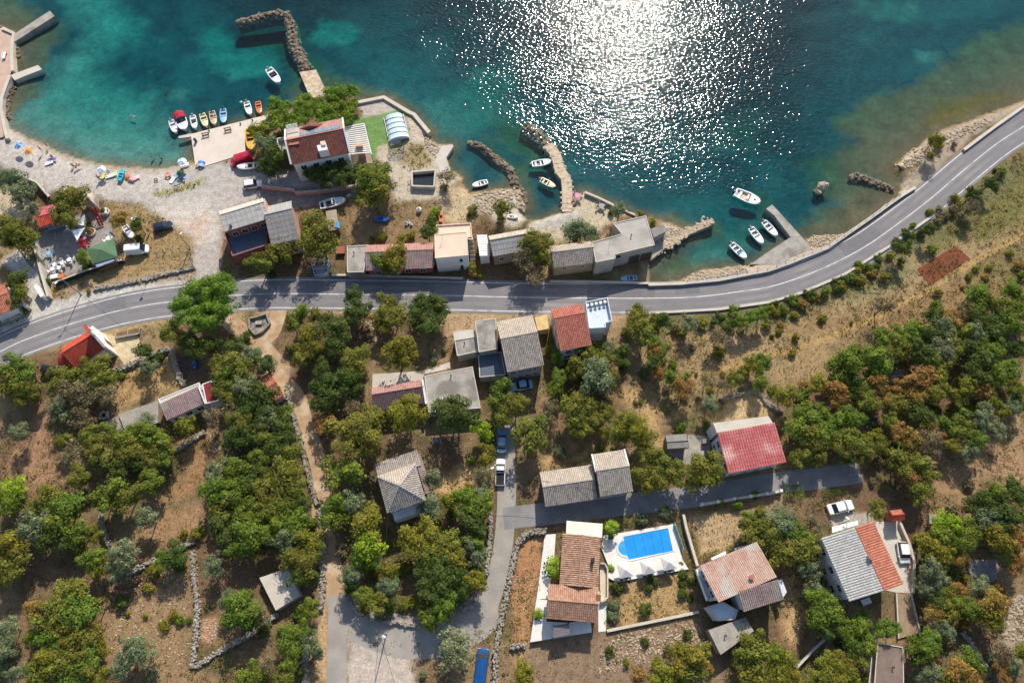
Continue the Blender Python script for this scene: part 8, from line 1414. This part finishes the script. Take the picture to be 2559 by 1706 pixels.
# ================================================================ POOL
T = thing('swimming_pool', 'bright blue swimming pool with rounded end and white stone deck', 'swimming pool', tuple(G(px('32',1240,290))))
dk = GL('32:835,215 960,195 1100,172 1495,105 1560,430 1620,522 960,640 880,600 880,480 820,330', .5); MB().prism(dk, -.2, .42).build('deck', m_deck, T)
pw = GL('32:1020,225 1430,145 1475,355 1070,435 1058,400', .5)[:4]; a0, a1 = G(px('32',1025,262), .5), G(px('32',1052,398), .5); c_ = (a0+a1)/2; rad = (a1-a0).length/2; ang0 = math.atan2(a1.y-c_.y, a1.x-c_.x)
arc = [Vector((c_.x+rad*math.cos(ang0-math.pi*k/10), c_.y+rad*math.sin(ang0-math.pi*k/10), .5)) for k in range(11)]; sh = [pw[0], pw[1], pw[2], pw[3]]+arc
cen_ = sum(sh, Vector())/len(sh); MB().prism(sh, .40, .435).build('basin', mat('pool_tiles', S(34,156,232), S(28,146,224), .8, .5, fine=.05), T)
rim = MB(); ro = [cen_+(p-cen_)*(1+.32/(p-cen_).length) for p in sh]; n = len(sh)
for i in range(n): rim.add([(*sh[i][:2],.5),(*sh[(i+1)%n][:2],.5),(*ro[(i+1)%n][:2],.5),(*ro[i][:2],.5),(*sh[i][:2],.41),(*sh[(i+1)%n][:2],.41),(*ro[(i+1)%n][:2],.41),(*ro[i][:2],.41)], [(0,1,2,3),(0,4,5,1),(2,6,7,3)])
rim.build('coping', m_white, T); MB().prism(sh, .446, .488).build('water', water_mat('pool_water', (.75,.96,.98), .5, [(1.6,.4,.012,(1,1,1))]), T)
for k in range(3): MB().prism([lerp(c_, q, 1-.24*k) for q in arc], .436, .4375+.0015*(2-k)).build('entry_step', mat('pool_step_tiles_%d' % k, S(70+26*k,178+10*k,236), None, 1, .5, fine=.05), T)
for k in range(1, 5): a_, b_ = lerp(pw[0], pw[1], k/5), lerp(pw[3], pw[2], k/5); MB().prism([(a_.x-.05,a_.y),(a_.x+.05,a_.y),(b_.x+.05,b_.y),(b_.x-.05,b_.y)], .434, .4365).build('tile_line', mat('pool_line_tiles', S(26,126,206), None, 1, .5), T)
sq = mat('umbrella_canvas', S(216,210,202), S(206,200,192), .8, .8, fine=.05)
for k, (x, y, l_) in enumerate(((1040,530,'left square white parasol below the pool'),(1250,498,'middle square white parasol below the pool'),(1440,460,'right square white parasol below the pool'))):
    parasol(l_, px('32',x,y), 1.6, [sq], 2.3, square=True, grp='square pool parasols', z0=.42, name='pool_parasol')
    q = G(px('32',x,y+55), .8); table_set(('left','middle','right')[k]+' dark lounge table set beneath the square parasols', px('32',x+5,y+62), .5, m_dark, 4, .42, 'parasol tables')
q = G(px('32',905,225), .8); T = thing('deck_planter', 'dark square planter with palm shade on the pool deck', 'planter', (q.x,q.y,.42)); MB().box((q.x,q.y,.42), .7, .7, .6, .1).build('pot', m_dark, T); inst('plant', CROWN['S'][0], T, (q.x,q.y,1.4), (0,0,0), (.5,.5,.5), LEAF['g'])
w = GL('32:1488,100 1530,215 1575,350', 1.1); T = thing('glass_fence', 'turquoise glass fence at the right side of the pool', 'fence', (w[0].x,w[0].y,.42)); m_gl = mat('turquoise_glass', S(130,206,206), S(120,196,200), 1, .15, spec=.6, fine=.03)
for k in range(6): a = lerp(w[0], w[1], k/3) if k < 3 else lerp(w[1], w[2], (k-3)/3); b = lerp(w[0], w[1], (k+1)/3) if k < 3 else lerp(w[1], w[2], (k-2)/3); MB().bar((a.x,a.y,.9), lerp(Vector((a.x,a.y,.9)), Vector((b.x,b.y,.9)), .95), .05, 1.0).build('glass_panel', m_gl, T); MB().box((a.x,a.y,.3), .08, .08, 1.1).build('post', m_metal, T)
# ================================================================ ODDS AND ENDS
q = G(px('11',775,730), .8); T = thing('orange_hutch', 'orange-roofed animal hutch beside the roadside trees', 'hutch', (q.x,q.y,0)); MB().box((q.x,q.y,0), 1.4, 1.1, .9, .1).build('box', m_wood, T); MB().add([(q.x-.85,q.y-.7,.9),(q.x+.85,q.y-.7,.9),(q.x+.85,q.y+.7,1.2),(q.x-.85,q.y+.7,1.2),(q.x-.85,q.y-.7,.83),(q.x+.85,q.y-.7,.83),(q.x+.85,q.y+.7,1.13),(q.x-.85,q.y+.7,1.13)],[(0,1,2,3),(7,6,5,4),(0,4,5,1),(1,5,6,2),(2,6,7,3),(3,7,4,0)]).build('roof', r_orange, T)
w = GL('11:505,845 640,810 670,830 655,945 540,960', 1.6); T = thing('blue_metal_frame', 'light blue metal boat cradle frame next to the road', 'frame', tuple(G(px('11',590,890))))
for i in range(5): MB().bar(w[i], w[(i+1)%5], .14).build('rail', LB_, T); MB().box((w[i].x,w[i].y,0), .14, .14, 1.6).build('post', LB_, T)
MB().bar(lerp(w[0],w[4],.5), lerp(w[2],w[3],.5), .12).build('cross_bar', LB_, T); MB().prism([lerp(sum(w,Vector())/5, q, .93) for q in w], 0, .2).build('base', m_conc_d, T)
for i, (t_, x, y, l_) in enumerate((('11',1495,360,'white water tank on the dry garden above the long roof'),('11',1400,490,'white tangle of garden chairs on the dry garden'))):
    q = G(px(t_,x,y), .4); T = thing('water_tank' if i == 0 else 'garden_chairs', l_, 'tank' if i == 0 else 'chairs', (q.x,q.y,0))
    if i == 0: MB().lathe((q.x,q.y,0), [(.45,0),(.5,.1),(.5,.8),(.3,.95)], 14).build('drum', W_, T); MB().lathe((q.x,q.y,.95), [(.3,0),(0,.08)], 12).build('lid', GY_, T)
    else:
        for k in range(3): MB().box((q.x+k*.5-.5,q.y+(k%2)*.4,.4), .45, .45, .05, k).build('seat', W_, T); MB().box((q.x+k*.5-.5,q.y+.22+(k%2)*.4,.45), .45, .05, .45, k).build('backrest', W_, T); MB().box((q.x+k*.5-.5,q.y+(k%2)*.4,0), .3, .3, .4, k).build('frame', m_metal, T)
q = G(px('21',1665,905), .5); T = thing('blue_barrel', 'dark blue barrel in the shade above the grey hip roof', 'barrel', (q.x,q.y,0)); MB().lathe((q.x,q.y,0), [(.4,0),(.46,.3),(.46,.7),(.4,1.0),(.35,1.0)], 14).build('drum', BL_, T); MB().lathe((q.x,q.y,.99), [(.36,0),(0,.02)], 12).build('lid', m_dark, T)
for x, y, l_ in ((600,225,'pinkish picnic table set at the edge of the cove terrace'),(820,320,'grey picnic table near the terrace parapet')): table_set(l_, px('12',x,y), .6, PK_ if x < 700 else m_conc, 4, 0, 'picnic tables')
wall('cove_parapet', 'pale parapet along the edge of the cove terrace', '12:668,195 800,250 940,318', .35, .7, m_conc_l, -2); wall('cove_parapet', 'low orange-stained parapet continuing towards the boathouse', '12:960,330 1130,405', .3, .3, m_pink_wall, -2)
q = G(px('G',560,480), .4); T = thing('white_canopy_strip', 'narrow white canopy on the upper edge of the patchy pink roof', 'canopy', (q.x,q.y,0)); MB().prism(GL('G:415,540 690,410 695,470 440,580', 3.0), 2.9, 3.0).build('panel', m_white, T)
for a in GL('G:420,560 690,440', 3.0): MB().box((a.x,a.y,0), .1, .1, 2.9).build('post', m_metal, T)
q = G(px('G',985,330), .4); T = thing('solar_heater', 'pale solar water heater beside the upper edge of the patchy roof', 'solar heater', (q.x,q.y,0)); MB().prism(GL('G:845,365 1110,275 1125,300 865,400', 3.0), 2.8, 3.0).build('panel', m_solar, T)
for a in GL('G:870,380 1110,290', 3.0): MB().box((a.x,a.y,0), .1, .1, 2.8).build('post', m_metal, T)
